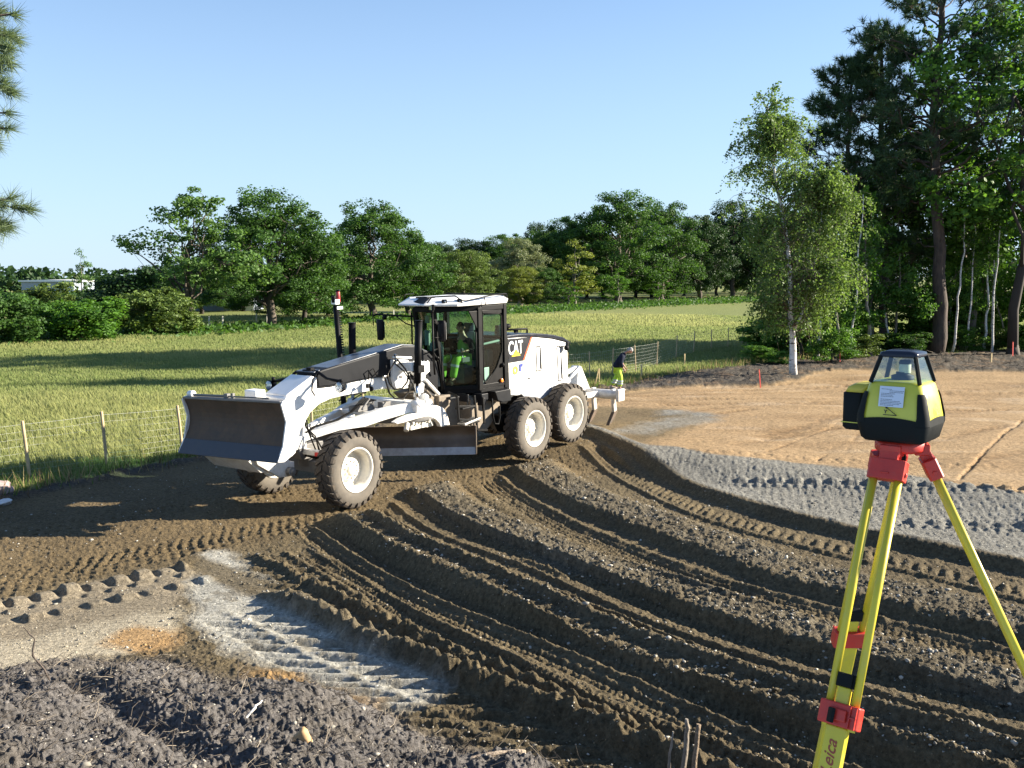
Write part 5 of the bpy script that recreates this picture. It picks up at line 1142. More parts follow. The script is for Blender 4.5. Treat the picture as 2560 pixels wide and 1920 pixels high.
for s in (1, -1):
    pane('door_glass', [q('F', s, 1.68), q('B', s, 1.68), q('B', s, 3.2), q('F', s, 3.2)])
    yy = .79 * s
    pane('rear_side_glass', [(-4.17,yy,3.13),(-4.80,yy,3.08),(-4.79,yy,2.3),(-4.62,yy,2.0),(-4.22,yy,1.70),(-4.15,yy,1.75)])
    sf = MB(); sf.tube([(-4.16,yy*1.01,3.12),(-4.72,yy*1.01,3.10),(-4.78,yy*1.01,3.04),(-4.785,yy*1.01,2.3),(-4.6,yy*1.01,1.98),(-4.3,yy*1.01,1.72),(-4.18,yy*1.01,1.70),(-4.15,yy*1.01,1.8),(-4.14,yy*1.01,3.08),(-4.16,yy*1.01,3.12)], .016, 8); part(sf, 'window_seal', RUBBER)
    dh = MB(); dh.tube([(-3.95,s*.74,2.0),(-3.93,s*.79,2.05),(-3.93,s*.79,2.75),(-3.95,s*.74,2.8)], .014, 8); dh.box((-4.02,s*.80,2.55),(.07,.05,.14)); dh.box((-4.02,s*.80,1.95),(.07,.05,.12)); part(dh, 'door_handle', BLACK)
pane('windscreen', [q('F', 1, 2.4), q('F', -1, 2.4), q('F', -1, 3.2), q('F', 1, 3.2)])
pane('rear_window', [(-4.87,.74,2.5),(-4.87,-.74,2.5),(-4.87,-.74,3.2),(-4.87,.74,3.2)])
rf = MB()
def ring(f, z): return [(-2.86+.02, .30*f, z), (-3.36, .74*f, z), (-4.93, .84*f, z), (-4.93, -.84*f, z), (-3.36, -.74*f, z), (-2.86+.02, -.30*f, z)]
R0 = [(-2.86,.34,3.335),(-3.40,.76,3.31),(-4.94,.84,3.31),(-4.94,-.84,3.31),(-3.40,-.76,3.31),(-2.86,-.34,3.335)]
R1 = [(-2.84,.34,3.37),(-3.38,.77,3.37),(-4.97,.86,3.41),(-4.97,-.86,3.41),(-3.38,-.77,3.37),(-2.84,-.34,3.37)]
R2 = [(-3.15,.28,3.475),(-3.50,.62,3.485),(-4.90,.76,3.475),(-4.90,-.76,3.475),(-3.50,-.62,3.485),(-3.15,-.28,3.475)]
fs = []
for k in range(2): fs += [(6*k+i, 6*k+(i+1)%6, 6*k+6+(i+1)%6, 6*k+6+i) for i in range(6)]
rf.add(R0 + R1 + R2, fs + [(0,1,2,3,4,5), (17,16,15,14,13,12)]); part(rf, 'cab_roof', WHITE, .02)
rb = MB(); rb.add([(-2.875,.325,3.385),(-2.90,-.02,3.385),(-3.14,-.02,3.487),(-3.14,.265,3.487),(-2.90,.325,3.37),(-2.93,-.02,3.37)], [(0,1,2,3),(0,4,5,1)]); rb.box((-3.3,0,3.49),(.25,.3,.03)); part(rb, 'roof_front_panel', BLACK, .004)
rr = MB(); rr.tube([(-2.92,.38,3.40),(-3.02,.42,3.515),(-3.40,.70,3.525),(-3.50,.79,3.43),(-3.60,.82,3.42),(-4.4,.86,3.50),(-4.86,.86,3.515),(-4.93,.84,3.50),(-4.93,-.84,3.50)], .014, 8)
rr.tube([(-4.15,.85,3.48),(-4.18,.86,3.30)], .010, 6); rr.tube([(-4.93,.84,3.5),(-4.93,.83,3.36)], .010, 6); rr.tube([(-3.2,-.5,3.47),(-3.25,-.5,3.55),(-3.6,-.6,3.55),(-3.6,-.6,3.47)], .010, 6)
part(rr, 'roof_rail', BLACK)
for x, y in ((-3.22,.57),(-3.50,.73)):
    m = MB(); m.box((x,y,3.415),(.10,.06,.09), Matrix.Rotation(-.6, 3, 'Z')); a = part(m, 'roof_lamp', BLACK, .01)
    m = MB(); m.lathe([(.035,.0),(.03,.01),(.001,.012)], (x+.018,y+.032,3.415), 'y', 12); part(m, 'lens', LENS, 0, a)
# mirrors and their brackets
def mirror(s):
    m = MB()
    if s > 0:
        m.tube([(-3.02,.42,3.26),(-3.02,.42,2.3),(-3.15,.33,1.95)], .020, 8); m.tube([(-3.02,.42,3.0),(-3.22,.28,3.05)], .014, 6); m.tube([(-3.02,.42,2.45),(-3.30,.28,2.45)], .014, 6); m.tube([(-3.02,.42,3.0),(-3.26,.42,2.98)], .014, 6); m.tube([(-3.02,.42,2.7),(-3.26,.42,2.7)], .014, 6)
        c = (-3.29, .42, 2.82)
    else:
        m.tube([(-3.26,-.30,3.10),(-3.22,-.70,3.11),(-3.14,-1.24,3.13),(-3.10,-1.30,3.10)], .018, 8); m.tube([(-3.28,-.30,2.90),(-3.24,-.50,2.95),(-3.20,-.72,3.09)], .014, 8); m.tube([(-3.26,-.36,3.18),(-3.26,-.36,2.4)], .018, 8); m.tube([(-3.10,-1.30,3.25),(-3.10,-1.30,2.9)], .012, 6); m.lathe([(.001,-.02),(.05,-.02),(.05,.02),(.001,.02)], (-3.15,-1.02,3.07), 'x', 14)
        c = (-3.20, -1.20, 2.80)
    o = part(m, 'mirror_bracket', BLACK)
    b = MB(); prof = []
    for z, w, d in ((-.20,.055,.03),(-.18,.085,.05),(.16,.10,.06),(.20,.09,.045)): prof.append((z, w, d))
    vs = []
    for z, w, d in prof:
        for k in range(10):
            a = 2 * math.pi * k / 10; vs.append((c[0] + d * math.cos(a), c[1] + w * math.sin(a), c[2] + z * 1.08))
    b.add(vs, [(10*i+k, 10*i+(k+1)%10, 10*i+10+(k+1)%10, 10*i+10+k) for i in range(3) for k in range(10)], True); b.f += [tuple(range(9,-1,-1)), tuple(range(30,40))]; b.sm += [False, False]
    part(b, 'mirror_housing', paint('mirror_shell' + str(s), (.014,.013,.015), .5), 0, o)
    g = MB(); g.box((c[0]-.055,c[1],c[2]),(.012,.15,.34)); part(g, 'mirror_glass', CHROME, 0, o)
mirror(1); mirror(-1)
m = MB(); m.box((-3.02,.42,3.31),(.06,.15,.12), Matrix.Rotation(-.5, 3, 'Z')); m.tube([(-3.02,.42,3.26),(-3.02,.42,3.2)], .03, 8); a = part(m, 'bracket_lamp', BLACK, .015)
m = MB(); m.box((-2.985,.40,3.31),(.012,.12,.09), Matrix.Rotation(-.5, 3, 'Z')); part(m, 'lens', LENS, 0, a)
wp = MB(); wp.tube([(-3.10,.36,2.40),(-3.28,.32,2.2),(-3.36,.30,1.95),(-3.40,.30,1.6)], .013, 6); wp.tube([(-3.2,.34,2.3),(-3.3,.33,2.25)], .03, 8); part(wp, 'wiper_hose', BLACK)
# cab interior
inn = MB(); inn.box((-4.42,-.0,2.02),(.46,.50,.14)); inn.box((-4.66,0,2.38),(.14,.48,.66), Matrix.Rotation(.12, 3, 'Y')); inn.box((-4.70,0,2.80),(.10,.28,.18)); inn.box((-4.42,0,1.80),(.30,.34,.36)); inn.box((-4.72,.42,2.15),(.2,.25,.35)); inn.box((-4.80,.0,2.54),(.06,1.4,.05))
part(inn, 'driver_seat', INTER, .03)
cn = MB(); cn.prism([(-3.42,1.66),(-3.40,2.55),(-3.52,2.60),(-3.60,2.45),(-3.58,1.9),(-3.62,1.66)], 'y', -.02, .20); part(cn, 'front_console', INTL, .02)
jy = MB()
for y in (.30, -.30):
    jy.box((-4.12,y,2.16),(.24,.12,.10)); jy.tube([(-4.10,y,2.2),(-4.06,y,2.33)], .018, 8); jy.lathe([(.001,-.05),(.03,-.04),(.033,.03),(.001,.06)], (-4.06,y,2.36), 'z', 10)
part(jy, 'joystick_console', INTER, .015)
pn = MB(); pn.box((-3.95,-.55,2.60),(.06,.12,.32)); pn.box((-3.90,-.50,3.0),(.05,.10,.16)); part(pn, 'display_panel', INTL, .01)
bw = MB(); bw.tube([(-4.76,.75,2.53),(-4.15,.75,2.49)], .028, 8); bw.box((-4.75,.73,2.51),(.08,.05,.10)); part(bw, 'grab_bar', INTL, .01)
wb = MB(); wb.prism([(-4.20,2.0),(-4.40,2.0),(-4.38,1.66),(-4.20,1.66)], 'y', .73, .75); part(wb, 'white_door_pouch', LETW, .01)
# ---- under the cab: steps, rails, tanks
ud = MB(); ud.prism([(-4.33,1.50),(-4.88,1.50),(-4.88,1.24),(-4.60,1.24),(-4.42,1.30)], 'y', .55, .95); ud.prism([(-4.33,1.50),(-4.88,1.50),(-4.88,1.24),(-4.42,1.30)], 'y', -.95, -.55)
ud.box((-4.05,.78,1.42),(.22,.24,.14)); ud.box((-4.0,.84,1.33),(.12,.14,.16)); ud.box((-4.5,0,1.35),(.9,1.0,.3)); ud.box((-3.35,.62,1.47),(.30,.12,.05)); ud.box((-3.62,.66,1.44),(.05,.3,.16))
part(ud, 'side_tank', DKGREY, .015)
mdp = MB(); mdp.prism([(-3.75,1.45),(-4.85,1.42),(-4.95,1.0),(-4.4,.62),(-3.95,.80)], 'y', .40, .62); mdp.box((-3.95,.55,1.15),(.25,.3,.5)); part(mdp, 'muddy_chassis_side', MUD, .02)
sp = MB()
for (a, b) in (((-3.02,1.02,1.56),(-3.05,1.02,1.10)), ((-3.05,1.02,1.10),(-3.60,1.02,1.0)), ((-3.02,1.02,1.56),(-3.12,.70,1.62)), ((-3.55,1.02,1.52),(-3.62,1.02,.80)), ((-3.03,1.02,1.36),(-3.58,1.02,1.30)), ((-3.62,1.02,.80),(-4.1,.9,.72)), ((-3.85,1.0,1.45),(-3.88,1.0,.9))):
    sp.bar(a, b, .035, .045)
sp.tube([(-4.15,1.0,1.38),(-4.15,1.02,1.0),(-4.20,1.02,.85),(-4.35,1.0,.82),(-4.4,1.0,.95),(-4.4,1.0,1.2)], .02, 8)
sp.box((-3.45,.95,.98),(.42,.22,.03)); sp.box((-3.35,.95,1.30),(.42,.2,.03))
part(sp, 'access_steps', BLACK, .006)
al = MB(); al.box((-3.42,.98,1.015),(.52,.20,.035), Matrix.Rotation(.12, 3, 'Y')); part(al, 'step_plate', paint('alloy_step', (.45,.44,.42), .4, .8, dirt=(.3,.24,.17)), .004)
tn = MB()
for s in (1, -1):
    tn.prism([(-4.6,.95),(-4.85,.55),(-5.3,.42),(-6.9,.52),(-7.3,.75),(-7.25,.98),(-6.5,1.02),(-5.2,.98)], 'y', s * .70 - .13, s * .70 + .13)
    for x, z in ((-5.325, RT - .075), (-6.848, RT + .05)): tn.tube([(x, s*.6, z), (x, s*.98, z)], .17, 16)
tn.tube([(-6.05,-.7,.75),(-6.05,.7,.75)], .2, 16)
part(tn, 'tandem_case', BLACK, .02)
fd = MB(); fd.prism([(-5.4,1.33),(-6.75,1.33),(-6.7,1.20),(-6.2,1.10),(-5.9,1.12),(-5.6,1.2)], 'y', .62, .80); part(fd, 'tandem_guard', paint('guard_grey', (.30,.31,.34), .6, dirt=(.3,.24,.17), dirt_amt=.7), .01)
# ---- engine enclosure
en = MB(); en.prism([(-4.93,1.34),(-4.90,2.56),(-5.4,2.55),(-6.1,2.50),(-6.7,2.42),(-7.30,2.29),(-7.33,1.34),(-6.9,1.25),(-5.3,1.28)], 'y', -.80, .80)
part(en, 'engine_hood', WHITE, .05)
eg = MB(); eg.prism([(-4.88,1.32),(-4.85,2.62),(-4.96,2.62),(-5.0,1.32)], 'y', -.83, .83); part(eg, 'hood_front_frame', BLACK, .015)
eg = MB(); eg.prism([(-7.30,1.34),(-7.30,2.28),(-7.40,2.24),(-7.40,1.34)], 'y', -.74, .74); part(eg, 'rear_grille', BLACK, .015)
et = MB(); tp = [(-4.89,2.572),(-5.4,2.565),(-6.1,2.515),(-6.7,2.435),(-7.12,2.35),(-7.42,2.25)]; up = [(-7.40,2.29),(-7.12,2.42),(-6.7,2.51),(-6.1,2.585),(-5.4,2.62),(-4.89,2.62)]
et.prism(tp + up, 'y', -.81, .81); part(et, 'hood_top', paint('hood_top_black', (.018,.021,.032), .25, var=.15, dirt=(.06,.06,.06), dirt_amt=.3), .035)
lp = MB(); lp.prism([(-4.94,2.545),(-5.83,2.52),(-5.52,2.03),(-5.02,2.03)], 'y', .801, .808); part(lp, 'logo_panel', paint('logo_black', (.022,.022,.026), .4, var=.1))
lt = MB(); lt.prism([(-5.83,2.52),(-5.89,2.518),(-5.58,2.03),(-5.52,2.03)], 'y', .801, .809); part(lt, 'logo_stripe', ORST)
text('logo_lettering', 'CAT', .40, LETW, G, side_m(-5.255, .8105, 2.325), .66, .008)
ty = MB(); ty.prism([(-5.10,2.155),(-5.42,2.155),(-5.265,2.315)], 'y', .813, .816); part(ty, 'logo_triangle', YEL)
text('company_lettering_lime', 'o', .34, LIMEL, G, side_m(-5.24, .8105, 1.875), .95, .012); text('company_lettering_blue', 'r', .30, BLUEL, G, side_m(-5.44, .8105, 1.91), 1.0, .014)
dd = MB()
for i in range(2): dd.box((-5.71 - .06*i, .803, 1.62),(.045,.004,.03))
part(dd, 'hood_decal', BLACK)
vt = MB()
for (x0, x1, z1, z0, sl) in ((-6.02,-6.19,2.30,1.75,.03), (-6.84,-7.0,2.24,1.44,.06)):
    vt.tube([(x0,.803,z1-.04),(x0-.03,.803,z1),(x1+.03,.803,z1-.01),(x1,.803,z1-.05),(x1-sl,.803,z0+.03),(x1-sl+.03,.803,z0),(x0-sl+.03,.803,z0),(x0-sl,.803,z0+.04),(x0,.803,z1-.04)], .011, 6)
    vt.box(((x0+x1)/2-sl/2-.06,.803,(z0+z1)/2),(.018,.008,z1-z0-.08))
part(vt, 'hood_door_seal', BLACK)
sm = MB()
for xx in (-5.93, -6.72): sm.box((xx,.8005,1.86),(.007,.004,1.0))
sm.box((-6.15,.8005,1.40),(2.2,.004,.008)); sm.box((-6.4,.8005,2.36),(.9,.004,.006))
for xx in (-5.05,-5.5,-6.0,-6.6,-7.1): sm.lathe([(.001,0),(.014,0),(.014,.006),(.001,.006)], (xx,.80,1.45), 'y', 8, False)
part(sm, 'hood_panel_seams', GREYM)
hl = MB(); hl.lathe([(.001,-.02),(.06,-.01),(.065,.05),(.03,.08),(.001,.08)], (-7.12,.86,2.18), 'y', 14); hl.box((-7.02,.84,2.22),(.1,.03,.03)); hl.box((-7.26,.82,2.24),(.06,.04,.12)); part(hl, 'rear_lamp', BLACK, .008)
ol = MB(); ol.tube([(-4.70,.81,1.69),(-4.70,.865,1.69)], .04, 12); part(ol, 'indicator_lamp', ORANGE, .008)
bl = MB(); bl.tube([(-4.73,.80,2.0),(-4.78,.86,2.03)], .045, 10); part(bl, 'horn', BLACK)
ex = MB(); ex.tube([(-5.60,.25,2.55),(-5.60,.25,2.72)], .05, 12); ex.lathe([(.05,0),(.075,.02),(.13,.05),(.135,.10),(.10,.13),(.001,.14)], (-5.62,.25,2.68), 'z', 20); ex.tube([(-5.35,.25,2.60),(-5.40,.25,2.78)], .07, 12); ex.box((-5.42,.25,2.77),(.2,.1,.05)); ex.box((-6.1,.2,2.60),(.10,.06,.10)); part(ex, 'exhaust_precleaner', BLACK, .006)
rl = MB(); rl.tube([(-5.62,.3,2.68),(-6.36,.3,2.655),(-6.39,.3,2.63),(-6.39,.3,2.50)], .022, 8); part(rl, 'hood_rail', BLACK)
# ---- rear ripper
rp = MB(); rp.box((-7.55,0,.95),(.3,1.2,.5)); rp.tube([(-9.22,-1.05,.84),(-9.22,1.05,.84)], .12, 16)
for y in (-1.06, 1.06): rp.box((-9.22, y, .84),(.30,.09,.30))
for y in (-.36, .0):
    rp.prism([(-7.6,.95),(-9.05,1.0),(-9.30,.80),(-9.1,.72),(-7.6,.70)], 'y', y - .05, y + .05)
rp.prism([(-8.66,.75),(-8.80,1.52),(-8.86,1.56),(-8.94,1.52),(-9.35,.90),(-9.3,.72)], 'y', -.12, .12)
for y in (-.55, .55): rp.bar((-7.7, y, .9), (-9.2, y * .8, .84), .08, .14)
rp.bar((-8.84,.0,1.50),(-7.75,.0,1.30),.10,.10)
part(rp, 'ripper_frame', WHITE, .015)
rcy = MB(); rcy.tube([(-7.5,.35,1.0),(-8.2,.2,1.28)], .07, 12); rcy.tube([(-8.2,.2,1.28),(-8.85,.1,1.48)], .04, 10); part(rcy, 'ripper_cylinder', WHITE)
for y in (-.9, .28, .86):
    sk = MB(); sk.prism([(-9.16,.98),(-9.30,.98),(-9.32,.62),(-9.36,.40),(-9.22,.38),(-9.18,.60)], 'y', y - .035, y + .035); o = part(sk, 'ripper_shank', WHITE, .008)
    tp = MB(); tp.prism([(-9.37,.44),(-9.20,.40),(-9.02,.20),(-8.94,.10),(-9.08,.16),(-9.24,.28)], 'y', y - .045, y + .045); part(tp, 'tooth', STEEL, .006, o)
# ================================================================== PEOPLE
def cloth(name, c, rough=.85): return paint(name, c, rough, var=.2, scale=14, bump=.25)
SKIN = paint('skin', (0.42, 0.235, 0.165), .5, var=.08, scale=20); HAIRD = cloth('dark_hair', (.02,.016,.014)); HAIRG = cloth('grey_hair', (.30,.29,.28))
LIME = cloth('lime_workwear', (.42,.66,.06)); LIMED = cloth('green_vest', (.20,.44,.07)); NAVY = cloth('navy_jacket', (.014,.018,.034)); BLK = cloth('black_sleeves', (.012,.012,.014)); SILV = paint('reflective_band', (.50,.53,.55), .4, .3); SHOE = cloth('pale_shoes', (.36,.30,.24)); BOOT = cloth('dark_boots', (.04,.035,.03))
def skin(name, V, E, mat, parent, sub=2):
    """V: list of (co, rx, ry); one continuous skinned surface"""
    me = bpy.data.meshes.new(name); me.from_pydata([v[0] for v in V], E, [])
    o = link(name, me, mat, parent); md = o.modifiers.new('skin', 'SKIN'); md.use_smooth_shade = True; md.branch_smoothing = .6
    if not me.skin_vertices:
        bm = bmesh.new(); bm.from_mesh(me); bm.verts.layers.skin.verify(); bm.to_mesh(me); bm.free()
    for i, v in enumerate(V):
        s = me.skin_vertices[0].data[i]; s.radius = (v[1], v[2] if len(v) > 2 else v[1]); s.use_root = (i == 0)
    sb = o.modifiers.new('sub', 'SUBSURF'); sb.levels = sub; sb.render_levels = sub
    return o
def hand(V, E, wrist, d, n, side):
    """palm, four bent fingers and a thumb growing from the wrist vertex; d = pointing, n = palm normal"""
    d = Vector(d).normalized(); n = Vector(n).normalized(); s = d.cross(n).normalized() * side; w = Vector(V[wrist][0])
    V.append((tuple(w + d * .045), .03, .017)); pm = len(V) - 1; E.append((wrist, pm))
    V.append((tuple(w + d * .085), .036, .015)); kn = len(V) - 1; E.append((pm, kn))
    for k, (o, L) in enumerate(((.03, .068), (.011, .078), (-.010, .072), (-.029, .056))):
        b = w + d * .095 + s * o; m = b + d * L * .5 + n * .008; t = b + d * L * .75 + n * (.03)
        p = kn
        for q in (b, m, t): V.append((tuple(q), .009, .009)); E.append((p, len(V) - 1)); p = len(V) - 1
    a = w + d * .05 + s * .035; b = w + d * .085 + s * .05 + n * .015
    V.append((tuple(a), .012, .012)); E.append((pm, len(V) - 1)); V.append((tuple(b), .009, .009)); E.append((len(V) - 2, len(V) - 1))
def head_mesh(parent, c, fwd, hairmat, up=(0, 0, 1), hair=1):
    """head with face features in one mesh, hair as a part"""
    f = Vector(fwd).normalized(); u = Vector(up); s = u.cross(f).normalized(); u = f.cross(s).normalized(); c = Vector(c)
    def P(a, b, z): return tuple(c + f * a + s * b + u * z)
    m = MB(); n, k = 16, 12; vs = []
    for i in range(k + 1):
        th = math.pi * i / k; z = .118 * math.cos(th); r = math.sin(th)
        for j in range(n):
            a = 2 * math.pi * j / n; fx = math.cos(a); w = .076 * r * (1 - .22 * max(0, -z / .118)); L = .094 * r
            x = L * fx
            if fx > .2 and z < -.02: x *= 0.96 + .05 * (z < -.07)
            if fx > .8:
                x += .020 * math.exp(-((z + .005) / .022) ** 2) * (1 if fx > .97 else .1)       # nose
                x -= .008 * math.exp(-((z - .022) / .012) ** 2)                                    # eye line
                x += .006 * math.exp(-((z + .052) / .012) ** 2)                                    # lips
            vs.append(P(x, w * math.sin(a), z))
    m.add(vs, [(n*i+j, n*i+(j+1)%n, n*i+n+(j+1)%n, n*i+n+j) for i in range(k) for j in range(n)], True)
    for q in (-1, 1): m.tube([P(-.005, q * .074, .02), P(-.01, q * .086, .0), P(-.005, q * .078, -.03)], [.012, .016, .009], 8)
    o = m.build('head', SKIN, parent)
    e = MB()
    for q in (-1, 1):
        e.tube([P(.080, q * .030 - .013, .022), P(.083, q * .030 + .013, .022)], .006, 6); e.tube([P(.084, q * .030 - .017, .038), P(.086, q * .030 + .015, .040)], .005, 6)
    e.tube([P(.086, -.022, -.055), P(.089, .022, -.055)], .0035, 6); e.build('face_features', HAIRD, o)
    h = MB(); vs = []
    for i in range(9):
        th = math.pi * .64 * i / 8; z = .127 * math.cos(th); r = math.sin(th)
        for j in range(n):
            a = 2 * math.pi * j / n; fx = math.cos(a); zz = max(z, .050) if fx > .35 else max(z, -.02 if fx > -.1 else -.07)
            k2 = 1 if zz == z else math.sqrt(max(0.0, 1 - (zz / .127) ** 2)) / max(r, .2)
            vs.append(P(.103 * r * fx * min(k2, 1.15) - .004, .083 * r * math.sin(a) * min(k2, 1.1), zz))
    h.add(vs, [(n*i+j, n*i+(j+1)%n, n*i+n+(j+1)%n, n*i+n+j) for i in range(8) for j in range(n)], True); h.build('hair', hairmat, o)
    return o

# the man walking by the fence, bent forward, looking at the ground (faces +x)
wz = float(ground_z(3.74, 35.17)[0])
wk = empty('person', (3.74, 35.17, wz), -.12); tag(wk, 'man in navy jacket and lime trousers walking bent forward by the fence', 'person')
V = [((-.02,0,.84),.135,.11), ((.04,0,1.0),.13,.105), ((.13,0,1.20),.145,.11), ((.20,0,1.30),.10,.08), ((.27,0,1.355),.05,.05), ((.33,0,1.39),.05,.05)]; E = [(0,1),(1,2),(2,3),(3,4),(4,5)]
def arm(V, E, root, pts, d, n, sd):
    p = root
    for q, r in pts: V.append((q, r, r)); E.append((p, len(V) - 1)); p = len(V) - 1
    hand(V, E, p, d, n, sd)
arm(V, E, 2, [((.15,-.19,1.25),.058),((.10,-.25,.98),.048),((.20,-.22,.80),.032)], (.4,.1,-.9), (0,1,.1), 1)
arm(V, E, 2, [((.15,.19,1.25),.058),((.12,.25,.98),.048),((.24,.20,.82),.032)], (.5,-.1,-.8), (0,-1,.1), -1)
for s, kx, kz, fx, fz in ((-1,.10,.46,.07,.09),(1,-.04,.46,-.24,.13)):
    b = len(V); V += [((-.01,s*.09,.76),.095,.095),((kx,s*.10,kz),.065,.065),((fx,s*.10,fz),.043,.043),((fx+.12,s*.11,fz-.045),.045,.035),((fx+.19,s*.11,fz-.055),.035,.025)]; E += [(0,b),(b,b+1),(b+1,b+2),(b+2,b+3),(b+3,b+4)]
skin('body', V, E, SKIN, wk)
V = [((-.02,0,.78),.20,.185), ((-.01,0,.90),.205,.19), ((.05,0,1.02),.20,.185), ((.12,0,1.18),.21,.185), ((.20,0,1.285),.15,.13), ((.26,0,1.345),.08,.075)]; E = [(0,1),(1,2),(2,3),(3,4),(4,5)]
for s in (-1, 1):
    b = len(V); V += [((.14,s*.22,1.24),.095,.095),((.09,s*.275,1.0),.085,.085),((.17,s*.24,.84),.062,.062)]; E += [(3,b),(b,b+1),(b+1,b+2)]
skin('jacket', V, E, NAVY, wk)
V = [((-.02,0,.80),.15,.125)]; E = []
bands = MB()
for s, kx, kz, fx, fz in ((-1,.10,.46,.07,.09),(1,-.04,.46,-.24,.13)):
    b = len(V); V += [((-.01,s*.09,.74),.115,.115),((kx,s*.10,kz),.098,.098),((fx,s*.10,fz+.05),.085,.085)]; E += [(0,b),(b,b+1),(b+1,b+2)]
    for t in (.30, .52):
        x = kx + (fx - kx) * t; z = kz + (fz - kz) * t; bands.tube([(x, s*.10, z + .03), (x, s*.10, z - .03)], .099, 14, False)
skin('trousers', V, E, LIME, wk); bands.build('reflective_bands', SILV, wk)
for s, fx, fz in ((-1,.07,.09),(1,-.24,.13)):
    m = MB(); m.tube([(fx-.05,s*.10,fz-.03),(fx+.03,s*.10,fz-.03),(fx+.14,s*.11,fz-.05),(fx+.22,s*.11,fz-.065)],[.05,.055,.05,.03],10); m.build('shoe', SHOE, wk)
head_mesh(wk, (.415,0,1.425), (.66,0,-.75), HAIRG, (.75,0,.66))

# the operator behind the cab glass
op = empty('person'); op.matrix_world = GM; tag(op, 'machine operator in a green vest and lime trousers seated in the cab', 'person')
oy = .10
V = [((-4.36,oy,2.14),.15,.12), ((-4.38,oy,2.32),.145,.105), ((-4.36,oy,2.52),.155,.11), ((-4.34,oy,2.62),.10,.08), ((-4.32,oy,2.70),.055,.055), ((-4.30,oy,2.76),.05,.05)]; E = [(0,1),(1,2),(2,3),(3,4),(4,5)]
arm(V, E, 2, [((-4.34,oy+.20,2.55),.06),((-4.34,oy+.27,2.33),.05),((-4.16,oy+.24,2.34),.034)], (1,-.1,.0), (0,0,-1), 1)
arm(V, E, 2, [((-4.34,oy-.20,2.55),.06),((-4.32,oy-.27,2.33),.05),((-4.12,oy-.30,2.36),.034)], (1,-.1,.0), (0,0,-1), -1)
for s in (1, -1):
    b = len(V); V += [((-4.28,oy+s*.10,2.13),.095,.09),((-3.90,oy+s*.17,2.20),.068,.068),((-3.82,oy+s*.14,1.78),.045,.045),((-3.72,oy+s*.15,1.70),.042,.035),((-3.62,oy+s*.15,1.70),.032,.025)]; E += [(0,b),(b,b+1),(b+1,b+2),(b+2,b+3),(b+3,b+4)]
skin('body', V, E, SKIN, op)
V = [((-4.36,oy,2.16),.165,.135), ((-4.38,oy,2.32),.160,.125), ((-4.36,oy,2.52),.165,.125), ((-4.34,oy,2.655),.085,.075)]; E = [(0,1),(1,2),(2,3)]
skin('vest', V, E, LIMED, op)
V = [((-4.36,oy,2.52),.10,.07)]; E = []
for s in (1, -1):
    b = len(V); V += [((-4.34,oy+s*.20,2.55),.076,.076),((-4.33,oy+s*.27,2.33),.064,.064),((-4.20,oy+s*.26,2.345),.05,.05)]; E += [(0,b),(b,b+1),(b+1,b+2)]
skin('sleeves', V, E, BLK, op)
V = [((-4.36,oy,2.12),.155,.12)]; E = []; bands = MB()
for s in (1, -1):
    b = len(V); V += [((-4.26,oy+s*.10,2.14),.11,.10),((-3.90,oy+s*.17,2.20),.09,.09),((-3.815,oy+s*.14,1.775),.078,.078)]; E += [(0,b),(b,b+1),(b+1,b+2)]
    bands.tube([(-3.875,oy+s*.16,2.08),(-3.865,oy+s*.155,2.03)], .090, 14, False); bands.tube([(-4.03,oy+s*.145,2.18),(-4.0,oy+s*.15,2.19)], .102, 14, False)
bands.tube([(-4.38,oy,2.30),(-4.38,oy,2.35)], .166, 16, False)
skin('trousers', V, E, cloth('lime_trousers_dimmed', (.24,.46,.05)), op); bands.build('reflective_bands', SILV, op)  # lime trousers, the dimming by the tinted cab glass put into their colour
for s in (1, -1):
    m = MB(); m.tube([(-3.85,oy+s*.14,1.74),(-3.76,oy+s*.145,1.70),(-3.62,oy+s*.15,1.685)],[.066,.066,.048],10); m.build('boot', BOOT, op)
head_mesh(op, (-4.27,oy,2.815), (.72,.66,-.12), HAIRD)

# ================================================================== FENCES, STAKES
POSTW = paint('weathered_post', (.42,.32,.19), .85, var=.25, scale=9, bump=.3); WIRE = paint('galvanised_wire', (.42,.44,.40), .45, .3, var=.1)
fe = empty('wire_fence', (FENCE[3][0], FENCE[3][1], 0)); tag(fe, 'wire mesh stock fence on thin wooden posts between the earthworks and the meadow', 'fence')
wm = MB(); rgf = np.random.default_rng(3); O = Vector((FENCE[3][0], FENCE[3][1], 0)); tops = []
post_mb = MB(); post_mb.tube([(0,0,-.35),(0,0,.2),(.003,.002,.7),(0,0,1.12),(0,0,1.135)], [.034,.033,.032,.031,.025], 10)
p0 = post_mb.build('post', POSTW, fe)
for i, (x, y) in enumerate(FENCE):
    z = float(ground_z(x, y)[0]); lean = (rgf.normal(0, .025), rgf.normal(0, .025)); hgt = rgf.uniform(.97, 1.03)
    if i < 6: lean = (-.07 + rgf.normal(0, .012), 0.01)
    p = p0 if i == 0 else p0.copy()
    if i: COL.objects.link(p); p.parent = fe
    p.location = (x - O.x, y - O.y, z); p.rotation_euler = (-lean[1], lean[0], rgf.uniform(0, 6)); p.rotation_euler = (lean[1], lean[0], 0); p.scale = (1 if i < 14 else .85, 1 if i < 14 else .85, hgt)
    tops.append((Vector((x - O.x, y - O.y, z)), Vector((lean[0], -lean[1], 1)) * hgt))
